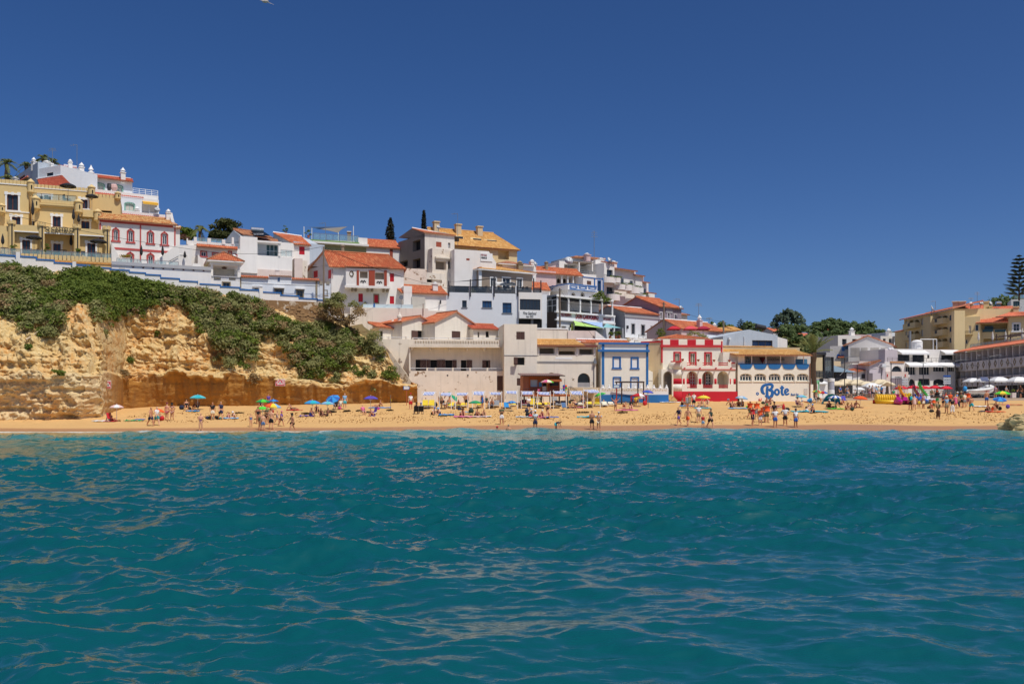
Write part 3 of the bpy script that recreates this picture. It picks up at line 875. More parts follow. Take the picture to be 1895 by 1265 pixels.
def arch_pts(u0,u1,z0,z1,arch,n=9):
 um,h=(u0+u1)/2,(u1-u0)/2
 if arch=='round':
  hh=min(h,z1-z0)
  return[(um-h*cos(pi*k/(n-1)),z1-hh+hh*sin(pi*k/(n-1)))for k in rn(n)]
 if arch=='seg':
  hh=h*.45
  return[(um-h*cos(pi*k/(n-1)),z1-hh+hh*sin(pi*k/(n-1)))for k in rn(n)]
 if arch=='point':
  hh=h*1.3
  return[(u0,z1-hh),(u0+h*.25,z1-hh*.62),(um,z1),(u1-h*.25,z1-hh*.62),(u1,z1-hh)]
 return[(u0,z1),(u1,z1)]
def wall_front(g,f,u0,u1,z0,z1,d,holes,reveal):
 hs=[h for h in holes if h[0]<u1 and h[1]>u0]
 us=sorted({u0,u1}|{min(max(x,u0),u1)for h in hs for x in h[:2]})
 zs=sorted({z0,z1}|{min(max(x,z0),z1)for h in hs for x in h[2:4]})
 for a,b in zip(us[:-1],us[1:]):
  for c,e in zip(zs[:-1],zs[1:]):
   if b-a<1e-6 or e-c<1e-6:continue
   um,zm=(a+b)/2,(c+e)/2
   if any(h[0]<um<h[1]and h[2]<zm<h[3]for h in hs):continue
   g.quad(f.pt(a,d,c),f.pt(b,d,c),f.pt(b,d,e),f.pt(a,d,e))
 for h in hs:
  a,b,c,e=h[:4];ar=h[4]if len(h)>4 else None;rv=h[5]if len(h)>5 else reveal
  pts=arch_pts(a,b,c,e,ar)
  path=[(a,c)]+pts+[(b,c),(a,c)]
  for p,q in zip(path[:-1],path[1:]):
   g.quad(f.pt(p[0],d,p[1]),f.pt(q[0],d,q[1]),f.pt(q[0],d+rv,q[1]),f.pt(p[0],d+rv,p[1]))
  if ar:
   m=(len(pts))//2
   for p,q in zip(pts[:m],pts[1:m+1]):g.poly([f.pt(a,d,e),f.pt(p[0],d,p[1]),f.pt(q[0],d,q[1])])
   for p,q in zip(pts[m:-1],pts[m+1:]):g.poly([f.pt(b,d,e),f.pt(p[0],d,p[1]),f.pt(q[0],d,q[1])])
class Bd:
 def __init__(s,name,lb,cat,f,x=None,py=None,d=0,gr=None):
  x=x if x is not None else CX
  u=f.u(x,d)
  base=f.pt(u,d,f.z(x,py,d))if py is not None else f.pt(u,d,0)
  s.r=tng(name,lb,cat,base,gr);s.f=f;s.r['kind']='thing'
  if py is not None:BASES.append(tuple(base))
 def mk(s,g,name,mat,smooth=0,pa_=None):return g.bld(name,mat,pa_ or s.r,smooth)
 def wl(s,x0,x1,yt,yb,mat,dep=7,d=0,f=None,ref=None,dn=1.2,name='wall',reveal=.22,top=1,zz=None,right=1,left=1,holes=None):
  f=f or s.f
  u0,u1=f.u(x0,d),f.u(x1,d)
  rx=ref if ref is not None else(x0+x1)/2
  z1,z0=f.z(rx,yt,d),f.z(rx,yb,d)-dn
  if zz:z0,z1=zz
  g=MB()
  wall_front(g,f,u0,u1,z0,z1,d,[h for h in f.holes if abs(h[6]-d)<.01]if holes is None else holes,reveal)
  P=lambda u,dd,z:f.pt(u,dd,z)
  e=d+dep
  if left:g.quad(P(u0,d,z0),P(u0,d,z1),P(u0,e,z1),P(u0,e,z0))
  if right:g.quad(P(u1,d,z0),P(u1,e,z0),P(u1,e,z1),P(u1,d,z1))
  g.quad(P(u0,e,z0),P(u0,e,z1),P(u1,e,z1),P(u1,e,z0))
  if top:g.quad(P(u0,d,z1),P(u1,d,z1),P(u1,e,z1),P(u0,e,z1))
  s.mk(g,name,mat)
  BASES.append(tuple(f.pt((u0+u1)/2,d+min(dep,4)/2,z0+min(dn,.6))))
  return u0,u1,z0,z1
 def pb(s,f,name,mat,u0,u1,z0,z1,d0,d1,pa_=None):
  g=MB();f.box(g,u0,u1,z0,z1,d0,d1)
  return s.mk(g,name,mat,pa_=pa_)
 def win(s,x0,y0,x1,y1,fr=TW,gl=GL,nx=2,ny=1,arch=None,trim=None,tw=.14,sill=None,f=None,d=0,rv=.2,name='window',bar=.06,hood=None):
  f=f or s.f
  u0,u1,z0,z1=f.rect(x0,y0,x1,y1,d)
  f.holes.append((u0,u1,z0,z1,arch,rv,d))
  g=MB();dd=d+rv-.07;de=d+rv-.02
  pts=arch_pts(u0,u1,z0,z1,arch)
  ins=bar/2
  path=[(u0+ins,z0+ins)]+[((p[0]-(u0+u1)/2)*(1-bar/(u1-u0))+(u0+u1)/2,p[1]-ins)for p in pts]+[(u1-ins,z0+ins),(u0+ins,z0+ins)]
  f.strip(g,path,bar,dd,de)
  zt=pts[0][1]if arch else z1
  for k in rn(1,nx):
   u=u0+(u1-u0)*k/nx
   f.strip(g,[(u,z0+bar),(u,z1-bar if abs(u-(u0+u1)/2)<.01 else zt-bar)],bar*.9,dd+.01,de)
  for k in rn(1,ny):
   zq=z0+(zt-z0)*k/ny
   f.strip(g,[(u0+bar,zq),(u1-bar,zq)],bar*.8,dd+.012,de)
  if arch and nx>1:f.strip(g,[(u0+bar,zt),(u1-bar,zt)],bar,dd+.005,de)
  o=s.mk(g,name,fr)
  g=MB();f.box(g,u0-.01,u1+.01,z0-.01,z1+.01,d+rv-.03,d+rv+.04)
  s.mk(g,'pane',gl,pa_=o)
  if trim:
   g=MB();w=tw
   oc=[(u0-w/2,z0)]+[((p[0]-(u0+u1)/2)*(1+w/(u1-u0))+(u0+u1)/2,p[1]+w/2)for p in pts]+[(u1+w/2,z0)]
   f.strip(g,oc,w,d-.05,d+.05)
   if sill is None or sill:f.box(g,u0-w*1.6,u1+w*1.6,z0-w,z0,d-.09,d+.05)
   s.mk(g,'surround',trim,pa_=o)
  elif sill:
   g=MB();f.box(g,u0-.12,u1+.12,z0-.1,z0,d-.1,d+.05);s.mk(g,'sill',sill,pa_=o)
  if hood:
   g=MB();f.box(g,u0-.25,u1+.25,z1+.12,z1+.3,d-.3,d+.05);s.mk(g,'hood',hood,pa_=o)
  return o
 def door(s,*a,**k):
  k.setdefault('name','door');return s.win(*a,**k)
 def shut(s,x0,y0,x1,y1,mat=SHUT,f=None,d=0,leaves=2,name='shutter',rv=.10,trim=None,arch=None):
  f=f or s.f
  u0,u1,z0,z1=f.rect(x0,y0,x1,y1,d)
  f.holes.append((u0,u1,z0,z1,arch,rv,d))
  o=None
  w=(u1-u0)/leaves
  for k in rn(leaves):
   a,b=u0+k*w+.012,u0+(k+1)*w-.012
   g=MB();f.box(g,a,b,z0+.01,z1-.01,d+rv-.05,d+rv+.03)
   n=max(3,int((z1-z0)/.16))
   for i in rn(n):
    zq=z0+.08+(z1-z0-.16)*i/(n-1)
    f.box(g,a+.05,b-.05,zq-.03,zq+.03,d+rv-.075,d+rv-.05)
   o=s.mk(g,name,mat)
  if trim:
   g=MB();f.strip(g,[(u0-.07,z0-.07),(u0-.07,z1+.07),(u1+.07,z1+.07),(u1+.07,z0-.07),(u0-.07,z0-.07)],.14,d-.05,d+.05);s.mk(g,'surround',trim,pa_=o)
  return o
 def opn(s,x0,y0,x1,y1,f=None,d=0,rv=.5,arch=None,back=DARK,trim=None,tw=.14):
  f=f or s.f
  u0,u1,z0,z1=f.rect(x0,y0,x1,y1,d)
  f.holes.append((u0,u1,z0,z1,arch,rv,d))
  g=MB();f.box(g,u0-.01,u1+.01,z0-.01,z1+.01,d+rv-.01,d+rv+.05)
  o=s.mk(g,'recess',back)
  if trim:
   g=MB();f.strip(g,[(u0,z0)]+arch_pts(u0,u1,z0,z1,arch)+[(u1,z0)],tw,d-.05,d+.05);s.mk(g,'surround',trim,pa_=o)
  return u0,u1,z0,z1
 def bx(s,name,x0,y0,x1,y1,mat,d0=-.06,d1=.04,f=None,dref=None,pa_=None):
  f=f or s.f
  u0,u1,z0,z1=f.rect(x0,y0,x1,y1,d0 if dref is None else dref)
  g=MB();f.box(g,u0,u1,z0,z1,d0,d1)
  return s.mk(g,name,mat,pa_=pa_)
 def band(s,name,x0,y,x1,h,mat,d0=-.06,d1=.04,f=None,ref=None):
  f=f or s.f
  u0,u1=f.u(x0,d0),f.u(x1,d0);zq=f.z(ref if ref is not None else(x0+x1)/2,y,d0)
  g=MB();f.box(g,u0,u1,zq-h,zq,d0,d1)
  return s.mk(g,name,mat)
 def merlons(s,x0,x1,y,n,w,h,t,mat,d=0,ref=None,name='merlon'):
  f=s.f;u0,u1=f.u(x0,d),f.u(x1,d);zq=f.z(ref if ref is not None else(x0+x1)/2,y,d)
  first=None
  for k in rn(n):
   u=u0+(u1-u0)*(k+.5)/n
   if first is None:
    g=MB();f.box(g,u-w/2,u+w/2,zq,zq+h,d,d+t);first=s.mk(g,name,mat);ub=u
   else:
    o=first.copy();COL.objects.link(o);q=f.t*(u-ub);o.location=first.location+V3(q.x,q.y,0)
 def rail(s,x0,x1,yt,yb,mat=DM,d=0,f=None,n=6,glass=None,bars=2,ref=None,name='railing',r=.03):
  f=f or s.f;u0,u1=f.u(x0,d),f.u(x1,d);rx=ref if ref is not None else(x0+x1)/2
  z1,z0=f.z(rx,yt,d),f.z(rx,yb,d)
  g=MB()
  for k in rn(n+1):
   u=u0+(u1-u0)*k/n;f.box(g,u-r,u+r,z0,z1,d-r,d+r)
  for k in rn(bars):
   zq=z1-(z1-z0)*k/max(1,bars);f.box(g,u0,u1,zq-r,zq+r,d-r*.9,d+r*.9)
  o=s.mk(g,name,mat)
  if glass:
   for k in rn(n):
    a,b=u0+(u1-u0)*k/n+.06,u0+(u1-u0)*(k+1)/n-.06
    g=MB();f.box(g,a,b,z0+.03,z1-.06,d-.012,d+.012);s.mk(g,'glass_panel',glass,pa_=o)
  return o
  # roofs, all in (u, d, z)
 def slab(s,p,mat,f=None,th=.14,hip=0,name='roof',cap=None,under=None):
  f=f or s.f
  a,b,c,e=[f.pt(*q)for q in p]
  ex=(b-a);L=ex.length;ex.normalize()
  upv=(e+c)/2-(a+b)/2
  upn=(upv-ex*upv.dot(ex));H=upn.length;upn.normalize()
  nrm=ex.cross(upn);nrm=nrm if nrm.z>0 else-nrm
  g=MB();g.uv=[]
  nc=max(2,int(L/.26));w=L/nc
  s3,s2=(e-a).dot(ex),(c-a).dot(ex)
  rows=[]
  for k in rn(nc*4+1):
   sx=L*k/(nc*4);hgt=(0,.055,.075,.055)[k%4]
   if hip:
    t1=1.0
    if s3>1e-3 and sx<s3:t1=sx/s3
    elif L-s2>1e-3 and sx>s2:t1=(L-sx)/(L-s2)
    q0=a+ex*sx;q1=q0+upn*H*max(t1,.001)
   else:
    q0=a+(b-a)*(sx/L);q1=e+(c-e)*(sx/L);t1=1
   rows.append((q0+nrm*hgt,q1+nrm*hgt));g.uv+=[(sx,0),(sx,H*t1)]
  o=len(g.v)
  for q0,q1 in rows:g.v+=[tuple(q0),tuple(q1)]
  for k in rn(len(rows)-1):
   g.f.append((o+2*k,o+2*k+2,o+2*k+3,o+2*k+1));g.mi.append(0)
  ob=s.mk(g,name,mat)
  g=MB()
  dn=nrm*(-th)
  g.hexa([q+dn for q in(a,b,c,e)]+[q-nrm*.004 for q in(a,b,c,e)])
  s.mk(g,'soffit',under or pln('tile_edge',(186,128,98),.85),pa_=ob)
  if cap:
   g=MB();g.tube([e+nrm*.05,c+nrm*.05],.13,7)
   if hip:
    if s3>.05:g.tube([a+nrm*.05,e+nrm*.05],.12,7)
    if L-s2>.05:g.tube([b+nrm*.05,c+nrm*.05],.12,7)
   s.mk(g,'ridge_cap',cap,pa_=ob)
  return ob
 def gable_front(s,u0,u1,ze,zr,dep,mat,wmat,d=0,ur=None,ov=.35,f=None,cap=None,side_ov=.3):
  f=f or s.f;ur=(u0+u1)/2 if ur is None else ur
  g=MB();A,B,C=(u0,ze),(u1,ze),(ur,zr)
  P=lambda q,dd:f.pt(q[0],dd,q[1])
  g.poly([P(A,d),P(B,d),P(C,d)]);g.poly([P(A,d+dep),P(C,d+dep),P(B,d+dep)])
  g.quad(P(A,d),P(C,d),P(C,d+dep),P(A,d+dep));g.quad(P(C,d),P(B,d),P(B,d+dep),P(C,d+dep))
  s.mk(g,'gable',wmat)
  def ext(q,r,o):
   l=hypot(q[0]-r[0],q[1]-r[1]);return(q[0]+(q[0]-r[0])/l*o,q[1]+(q[1]-r[1])/l*o)
  A2,B2=ext(A,C,side_ov),ext(B,C,side_ov);h=.09
  s.slab([(A2[0],d+dep+ov,A2[1]+h),(A2[0],d-ov,A2[1]+h),(ur,d-ov,zr+h),(ur,d+dep+ov,zr+h)],mat,f,cap=cap)
  s.slab([(B2[0],d-ov,B2[1]+h),(B2[0],d+dep+ov,B2[1]+h),(ur,d+dep+ov,zr+h),(ur,d-ov,zr+h)],mat,f)
 def gable_side(s,u0,u1,ze,zr,dep,mat,wmat,d=0,dr=None,ov=.35,end_ov=.15,f=None,cap=None,zb=None):
  f=f or s.f;dr=dep/2 if dr is None else dr;zb=ze if zb is None else zb
  for u in(u0,u1):g=MB();g.poly([f.pt(u,d,ze-.01),f.pt(u,d+dr,zr-.01),f.pt(u,d+dep,zb-.01)]);s.mk(g,'gable',wmat)
  sl=(zr-ze)/dr;h=.09
  s.slab([(u0-end_ov,d-ov,ze-sl*ov+h),(u1+end_ov,d-ov,ze-sl*ov+h),(u1+end_ov,d+dr,zr+h),(u0-end_ov,d+dr,zr+h)],mat,f,cap=cap)
  sb=(zr-zb)/max(.1,dep-dr)
  s.slab([(u1+end_ov,d+dep+ov,zb-sb*ov+h),(u0-end_ov,d+dep+ov,zb-sb*ov+h),(u0-end_ov,d+dr,zr+h),(u1+end_ov,d+dr,zr+h)],mat,f)
 def hip(s,u0,u1,ze,zr,dep,mat,d=0,ov=.4,f=None,r0=None,r1=None,cap=None):
  f=f or s.f;u0-=ov;u1+=ov;d0=d-ov;d1=d+dep+ov;dm=(d0+d1)/2
  r0=u0+min((d1-d0)/2,(u1-u0)/2-.01)if r0 is None else r0
  r1=u1-min((d1-d0)/2,(u1-u0)/2-.01)if r1 is None else r1
  g=MB();f.box(g,u0,u1,ze-.14,ze-.01,d0,d1);s.mk(g,'eave',TW)
  s.slab([(u0,d0,ze),(u1,d0,ze),(r1,dm,zr),(r0,dm,zr)],mat,f,hip=1,th=.01,cap=cap)
  s.slab([(u1,d1,ze),(u0,d1,ze),(r0,dm,zr),(r1,dm,zr)],mat,f,hip=1,th=.01)
  s.slab([(u0,d1,ze),(u0,d0,ze),(r0,dm,zr),(r0,dm,zr)],mat,f,hip=1,th=.01)
  s.slab([(u1,d0,ze),(u1,d1,ze),(r1,dm,zr),(r1,dm,zr)],mat,f,hip=1,th=.01,cap=None)
 def chim(s,x,yb,yt,w=.6,mat=WH,d=2,style='point',f=None,capm=TW):
  f=f or s.f;u=f.u(x,d);z0,z1=f.z(x,yb,d),f.z(x,yt,d);h=z1-z0
  g=MB()
  if style=='round':
   c=f.pt(u,d,0);g.lathe((c.x,c.y,0),[(w/2,z0-.4),(w/2,z1-h*.22),(w*.68,z1-h*.22),(w*.68,z1-h*.15),(w*.4,z1-h*.12),(.03,z1)],10)
   return s.mk(g,'chimney',mat)
  b0=h*(.52 if style=='point' else .9)
  f.box(g,u-w/2,u+w/2,z0-.5,z0+b0,d-w/2,d+w/2)
  f.box(g,u-w*.64,u+w*.64,z0+b0,z0+b0+.1,d-w*.64,d+w*.64)
  o=s.mk(g,'chimney',mat)
  g=MB();c=f.pt(u,d,0);zc=z0+b0+.1
  if style=='point':g.lathe((c.x,c.y,0),[(w*.42,zc),(w*.42,zc+h*.14),(w*.6,zc+h*.16),(w*.3,zc+h*.30),(.10,zc+h*.36),(.10,zc+h*.40),(.02,z1)],8)
  else:f.box(g,u-w*.58,u+w*.58,zc,max(zc+.1,z1),d-w*.58,d+w*.58)
  s.mk(g,'chimney_cap',capm,pa_=o)
  return o
 def text(s,txt,x0,y0,x1,y1,mat,d=-.06,f=None,bold=.0,th=.03,name='lettering',shear=0.):
  f=f or s.f;u0,u1,z0,z1=f.rect(x0,y0,x1,y1,d)
  cu=BDT.curves.new('t','FONT');cu.body=txt;cu.offset=bold;cu.extrude=.001;cu.shear=shear;cu.resolution_u=3
  to=BDT.objects.new('t',cu);COL.objects.link(to)
  dg=bpy.context.evaluated_depsgraph_get();me=BDT.meshes.new_from_object(to.evaluated_get(dg))
  BDT.objects.remove(to);BDT.curves.remove(cu)
  co=np.array([v.co for v in me.vertices]);mn,mx=co.min(0),co.max(0)
  og=parent_base(s.r)
  for v,c in zip(me.vertices,co):
   q=f.pt(u0+(c[0]-mn[0])/(mx[0]-mn[0])*(u1-u0),d-(th if c[2]>0 else 0),z0+(c[1]-mn[1])/(mx[1]-mn[1])*(z1-z0))
   v.co=q-og
  me.materials.clear();me.materials.append(mat);me.name=name
  o=BDT.objects.new(name,me);COL.objects.link(o);o.parent=s.r
  return o
 def awning(s,x0,x1,yt,yb,out,mat,d=0,f=None,name='awning'):
  f=f or s.f;u0,u1=f.u(x0,d),f.u(x1,d);z1=f.z((x0+x1)/2,yt,d);z0=f.z((x0+x1)/2,yb,d)
  g=MB();p=[f.pt(u0,d,z1),f.pt(u1,d,z1),f.pt(u1,d-out,z0),f.pt(u0,d-out,z0)]
  g.hexa([q+V3(0,0,-.04)for q in p]+p)
  g.hexa([q+V3(0,0,-.28)for q in(p[3],p[2],p[2]+V3(0,.03,0),p[3]+V3(0,.03,0))]+[p[3],p[2],p[2]+V3(0,.03,0),p[3]+V3(0,.03,0)])
  return s.mk(g,name,mat)
def dish(px,py,Y,r,lb,az=.4):
 c=at(px,py,Y)
 o=tng('satellite_dish',lb,'satellite dish',c+V3(0,.1,-r*1.6))
 g=MB();prof=[(r*k/5,(k/5)**2*r*.32)for k in rn(6)];g.lathe((0,0,0),prof,16)
 M=Matrix.Rotation(az,4,'Z')@Matrix.Rotation(R(65),4,'X')
 g.v=[tuple(c+M@Vector(v))for v in g.v];g.bld('reflector',WM,o,1)
 g=MB();g.tube([o.location,c+V3(0,.12,0)],.05,6);q=c+M@V3(0,0,r*1.0)
 g.tube([c+M@V3(0,-r*.9,r*.25),q],.025,5);g.sphere(tuple(q),.08,6,4);g.bld('mount',GM,o)
def mast(px,y0,y1,Y,lb,kind=0,r=.035):
 a,b=at(px,y0,Y),at(px,y1,Y)
 o=tng('aerial',lb,'antenna',a)
 g=MB();g.tube([a,b],r,6);g.bld('mast',GM,o)
 g=MB();h=(b-a).length
 if kind==0:
  for k,w in((.98,.35),(.93,.5),(.86,.5),(.79,.6)):
   z=a.z+h*k;g.tube([(a.x-w,a.y,z),(a.x+w,a.y,z)],.02,4)
 else:g.tube([b,b+V3(-1.0,0,-.1)],.03,4);g.tube([b+V3(-.5,0,-.2),b+V3(-.5,0,.15)],.02,4)
 g.bld('crossbar',GM,o)
# hill, upper end
def turret(b,x,yb,yt,r,mat,d=0,name='turret'):
 f=b.f;u=f.u(x,d);z0,z1=f.z(x,yb,d),f.z(x,yt,d);c=f.pt(u,d,0);h=z1-z0
 g=MB();g.lathe((c.x,c.y,0),[(.05,z0-h*.28),(r*.8,z0),(r*1.12,z0),(r*1.12,z0+.14),(r,z0+.16),(r,z1-h*.32),(r*1.2,z1-h*.30),(r*1.2,z1-h*.24),(r*.55,z1-h*.1),(.12,z1-h*.05),(.03,z1)],14)
 o=b.mk(g,name,mat)
 g=MB();q=f.pt(u+r*.35,d-r*.98,0);g.box((q.x,q.y,z0+h*.36),(.10,.12,h*.26));b.mk(g,'slit',DARK,pa_=o)
def para(b_label,px,yfoot,Y,h,r,mat,closed=0,gr=None,name='parasol',n=8,tilt=(0,0),pole=WM,base=None,panels=None):
 p=base if base is not None else at(px,yfoot,Y)
 o=tng(name,b_label,'umbrella',p,gr)
 g=MB();top=p+V3(tilt[0]*h,tilt[1]*h,h);g.tube([p,top],.025 if r<1.4 else .035,6);g.bld('pole',pole,o)
 g=MB()
 mats=panels or[mat]
 if closed:
  g.lathe((p.x,p.y,p.z),[(.06,h*.42),(.17,h*.5),(.2,h*.62),(.13,h*.85),(.05,h),(.02,h+.06)],8)
 else:
  ax=(top-p).normalized();xa=ax.orthogonal().normalized();ya=ax.cross(xa)
  rings=[(0,.05),(.35,.02),(.7,-.13),(1,-.30)]
  for k in rn(n):
   g.cur=k%len(mats)
   a0,a1=2*pi*k/n,2*pi*(k+1)/n
   for(q0,h0),(q1,h1)in zip(rings[:-1],rings[1:]):
    c=[top+(xa*cos(a)+ya*sin(a))*r*q+ax*hh*r for a,q,hh in((a0,q0,h0),(a1,q0,h0),(a1,q1,h1),(a0,q1,h1))]
    dn=ax*-.025
    g.hexa([v+dn for v in c]+c)
   e=[top+(xa*cos(a)+ya*sin(a))*r+ax*-.30*r for a in(a0,a1)]
   g.quad(e[0],e[1],e[1]-ax*.10*r,e[0]-ax*.10*r)
 cn=g.bld('canopy',mats,o)
 g=MB()
 if not closed:
  ax=(top-p).normalized();xa=ax.orthogonal().normalized();ya=ax.cross(xa)
  for k in rn(n):
   a=2*pi*k/n;e=xa*cos(a)+ya*sin(a)
   g.tube([top-ax*.55*r+e*.04,top+e*r*.62-ax*.14*r],.012,4)
  g.bld('rib',pole,o)
 XS('finial',pole,o,tuple(top+(top-p).normalized()*.1),.04,6,4)
 return o
BC=pln('black_canvas',(34,34,38),.8)
# yellow castle guest house
f=Fr(0,110,206,114.4)
b=Bd('guest_house','yellow guest house built like a small castle with battlements and turrets','guest house',f,110,470)
WF=TW;BR=woodmat('red_brown_joinery',(104,46,34))
def casm(x0,y0,x1,y1,d,door=0,nx=2):
 o=b.win(x0,y0,x1,y1,BR,GL,nx,1,None,TW,.2,d=d,rv=.22,name='door' if door else 'window',bar=.1,sill=not door)
 u0,u1,z0,z1=f.rect(x0,y0,x1,y1,d)
 for u,w in((u0-.1,.18),(u1+.1,.18),((u0+u1)/2,.15)):b.pb(f,'keystone',TW,u-w,u+w,z1-.05,z1+.32-(.18-w),d-.075-(.18-w)*.2,d+.04,pa_=o)
casm(13,360,33.5,389,3.0);casm(22,401,38,417,3.0)
b.wl(-60,53,340,425,YEL,7,3.0,ref=26)
b.merlons(-40,52,340.3,13,.38,.48,.3,YEL,3.0,26);b.band('string_course',-60,340.2,52,.12,TW,2.92,3.05,ref=26);b.band('string_course',6,391,55,.12,TW,2.92,3.05)
turret(b,57,356,330.5,.38,YEL,2.9);turret(b,3,393,376,.40,YEL,2.4)
casm(73,362,80,374,6.0,1,1);casm(88,363,94,374,6.0,1,1);casm(149,369,162,386,6.0)
b.wl(53,166,350,395,YEL,5,6.0);b.merlons(62,164,350,15,.36,.42,.28,YEL,6.0,110);b.band('string_course',60,350,166,.10,TW,5.94,6.05)
turret(b,169.5,364,341,.42,YEL,5.6)
b.opn(185,389.5,207,393.5,d=7.4,rv=.3);b.wl(166,223,366,412,YEL,6,7.4);b.merlons(176,216,366,6,.36,.45,.28,YEL,7.4,195);turret(b,218,368,354,.36,YEL,7.3)
casm(97.5,400,112.5,420,2.6)
b.wl(64,144,377,425,YEL,3.6,2.6);b.merlons(70,142,376.5,13,.36,.40,.25,YEL,2.4,105)
b.band('corbel_table',69,377,143,.22,YEL,2.2,2.65)
turret(b,66,386,361,.46,YEL,2.2);turret(b,145.5,393,367,.46,YEL,2.2)
g=MB()
for k in rn(22):u=f.u(70,2.5)+(f.u(142,2.5)-f.u(70,2.5))*(k+.5)/22;zq=f.z(105,379,2.5);f.box(g,u-.09,u+.09,zq-.3,zq,2.3,2.62)
b.mk(g,'corbel',YEL)
b.rail(60,141,360,371,DM,3.4,n=5,bars=1,glass=CLR)
casm(150.5,409,165.5,423.5,3.4)
b.wl(144,186,401,428,YEL,3,3.4);b.wl(149,178,388,400.5,YEL,3.4,2.4,dn=.05);turret(b,181,408,386,.44,YEL,2.4)
for x0,y0,x1,y1 in((41,444,56,470.5),(161.5,450,176.5,475.5)):casm(x0,y0,x1,y1,.6,1)
casm(98.5,450.5,112.5,471.5,1.8,1)
b.wl(26,76,428,476,YEL,3,.6);b.wl(76,140,433,476,YEL,1.2,1.8);b.wl(140,196,435,478,YEL,3,.6)
b.wl(-60,20,418,476,YEL,4,.2,ref=10)
b.wl(18,200,420,429,YEL,3.4,0,dn=.2,name='balcony_parapet');b.band('string_course',18,431.3,200,.12,TW,-.08,.04)
for x,yt in((20.5,407.5),(76.5,411.5),(142,415.5),(197,418.5)):
 u=f.u(x,-.2);zt=f.z(x,yt,-.2);c=f.pt(u,.1,0)
 g=MB();g.lathe((c.x,c.y,0),[(.36,zt-4.4),(.36,zt-.55),(.5,zt-.42),(.5,zt-.2)],12)
 for k in rn(8):a=2*pi*k/8;g.box((c.x+.4*cos(a),c.y+.4*sin(a),zt-.08),(.17,.17,.26),a)
 o=b.mk(g,'corner_post',YEL)
 g=MB();q=f.pt(u+.12,-.33,0);g.tube([(q.x,q.y,zt-.4),(q.x,q.y,zt-4.0)],.07,6);b.mk(g,'downpipe',DM,pa_=o)
LET=pln('black_lettering',(30,30,30),.5)
b.text('O CASTELO',84,420.5,136,427.6,LET,-.14,bold=.012);b.text('GUEST HOUSE',86,428.2,135,432.8,LET,-.14,bold=.01)
u0,u1=f.u(-40,-2.6),f.u(206,-2.6)
b.wl(-60,206.5,482,490,YEL,3.4,-2.6,ref=120,name='terrace_wall',dn=2.5)
b.merlons(38,206,482.2,22,.34,.62,.3,YEL,-2.66,120);b.band('string_course',30,483,206,.12,pln('orange_trim',(222,160,80),.7),-2.72,-2.58)
b.rail(-20,206,464,477,GM,-2.2,n=12,bars=1,glass=CLR)
tab=[('black parasol with its canopy open on the upper guest house terrace',126,372,4.4,2.2,1.0,0),('black parasol open in front of the glass door with the railing',63,474,-.9,2.5,.95,0),('black parasol open over the lower terrace by the corner post',182,480,-.9,2.5,1.0,0),('black parasol open beside the round corner turret',170,389,4.2,2.0,.8,0),('closed black parasol on the balcony next to the tall turret',60.5,417,1.6,3.0,1,1),('closed black parasol right of the balcony window',136,420,1.2,2.2,1,1),('closed black parasol under the sign in the recess',131.5,468,.6,2.2,1,1),('thin closed black parasol beside the small glazed door',145.5,421,1.9,1.6,1,1),('closed black parasol at the frame edge of the lower terrace',5,465,-.8,2.0,1,1)]
for lab,x,y,d,h,r,cl in tab:
 Yq=f.Y(x,d);para(lab,x,y,Yq,h,r,BC,cl,'black parasols of the yellow guest house',pole=GM)
def cafe_set(px,py,Y,lb,col=None):
 p=at(px,py,Y);o=tng('cafe_table',lb,'table',p)
 XL('table_top',col or DM,o,tuple(p),[(.4,.70),(.42,.74)],12)
 g=MB();g.tube([p,p+V3(0,0,.7)],.04,6);g.lathe(tuple(p),[(.25,0),(.22,.04)],8);g.bld('pedestal',DM,o)
def chair(px,py,Y,lb,mat,rz=0,gr=None):
 p=at(px,py,Y);o=tng('chair',lb,'chair',p,gr);c,s=cos(rz),sin(rz)
 def T(x,y,z):return(p.x+x*c-y*s,p.y+x*s+y*c,p.z+z)
 XB('seat',mat,o,T(0,0,.44),(.46,.46,.05),rz)
 XB('backrest',mat,o,T(0,.22,.70),(.46,.04,.46),rz)
 for x in(-.2,.2):
  for y in(-.2,.2):XT('leg',mat,o,[T(x,y,0),T(x,y,.44)],.02,5)
cafe_set(8,470,f.Y(8,-1.6),'dark bistro table at the left end of the castle terrace')
chair(85,374,f.Y(85,4.2),'dark chair on the upper castle terrace',DM,.3,'chairs on the castle terraces')
chair(121,374,f.Y(121,4.2),'dark chair under the upper open parasol',DM,2.6,'chairs on the castle terraces')
chair(66,474,f.Y(66,-1.2),'dark chair beside the pole of the lower left open parasol',DM,-.6,'chairs on the castle terraces')
cafe_set(118,474,f.Y(118,-1.4),'dark bistro table in front of the recessed door')
chair(154,478,f.Y(154,-1.4),'dark chair between potted plant and right terrace door',DM,.5,'chairs on the castle terraces')
def potp(px,py,Y,h,lb,mat=None,pot=None,n=7):
 p=at(px,py,Y);o=tng('potted_plant',lb,'plant',p)
 XL('pot',pot or pln('terracotta',(170,92,62),.8),o,tuple(p),[(.16,0),(.22,.34),(.25,.36),(.22,.38)],10)
 cs=[np.array(p)+np.array([rng.normal()*.16,rng.normal()*.16,.45+h*rng.random()])for _ in rn(n)]
 qcloud(leafb(cs,[.24]*n,500,.08,rng=rng),'foliage',mat or LG_,o,tuple(p))
for i,(x,y,h,l)in enum(((26,472,.7,'potted shrub beside the white pillar of the castle terrace'),(88,473,1.1,'tall potted plant left of the recessed castle door'),(144,476,.9,'potted bush under the middle corner post of the castle'))):potp(x,y,f.Y(x,-1.9),h,l)
f=Fr(112,128,300,135)
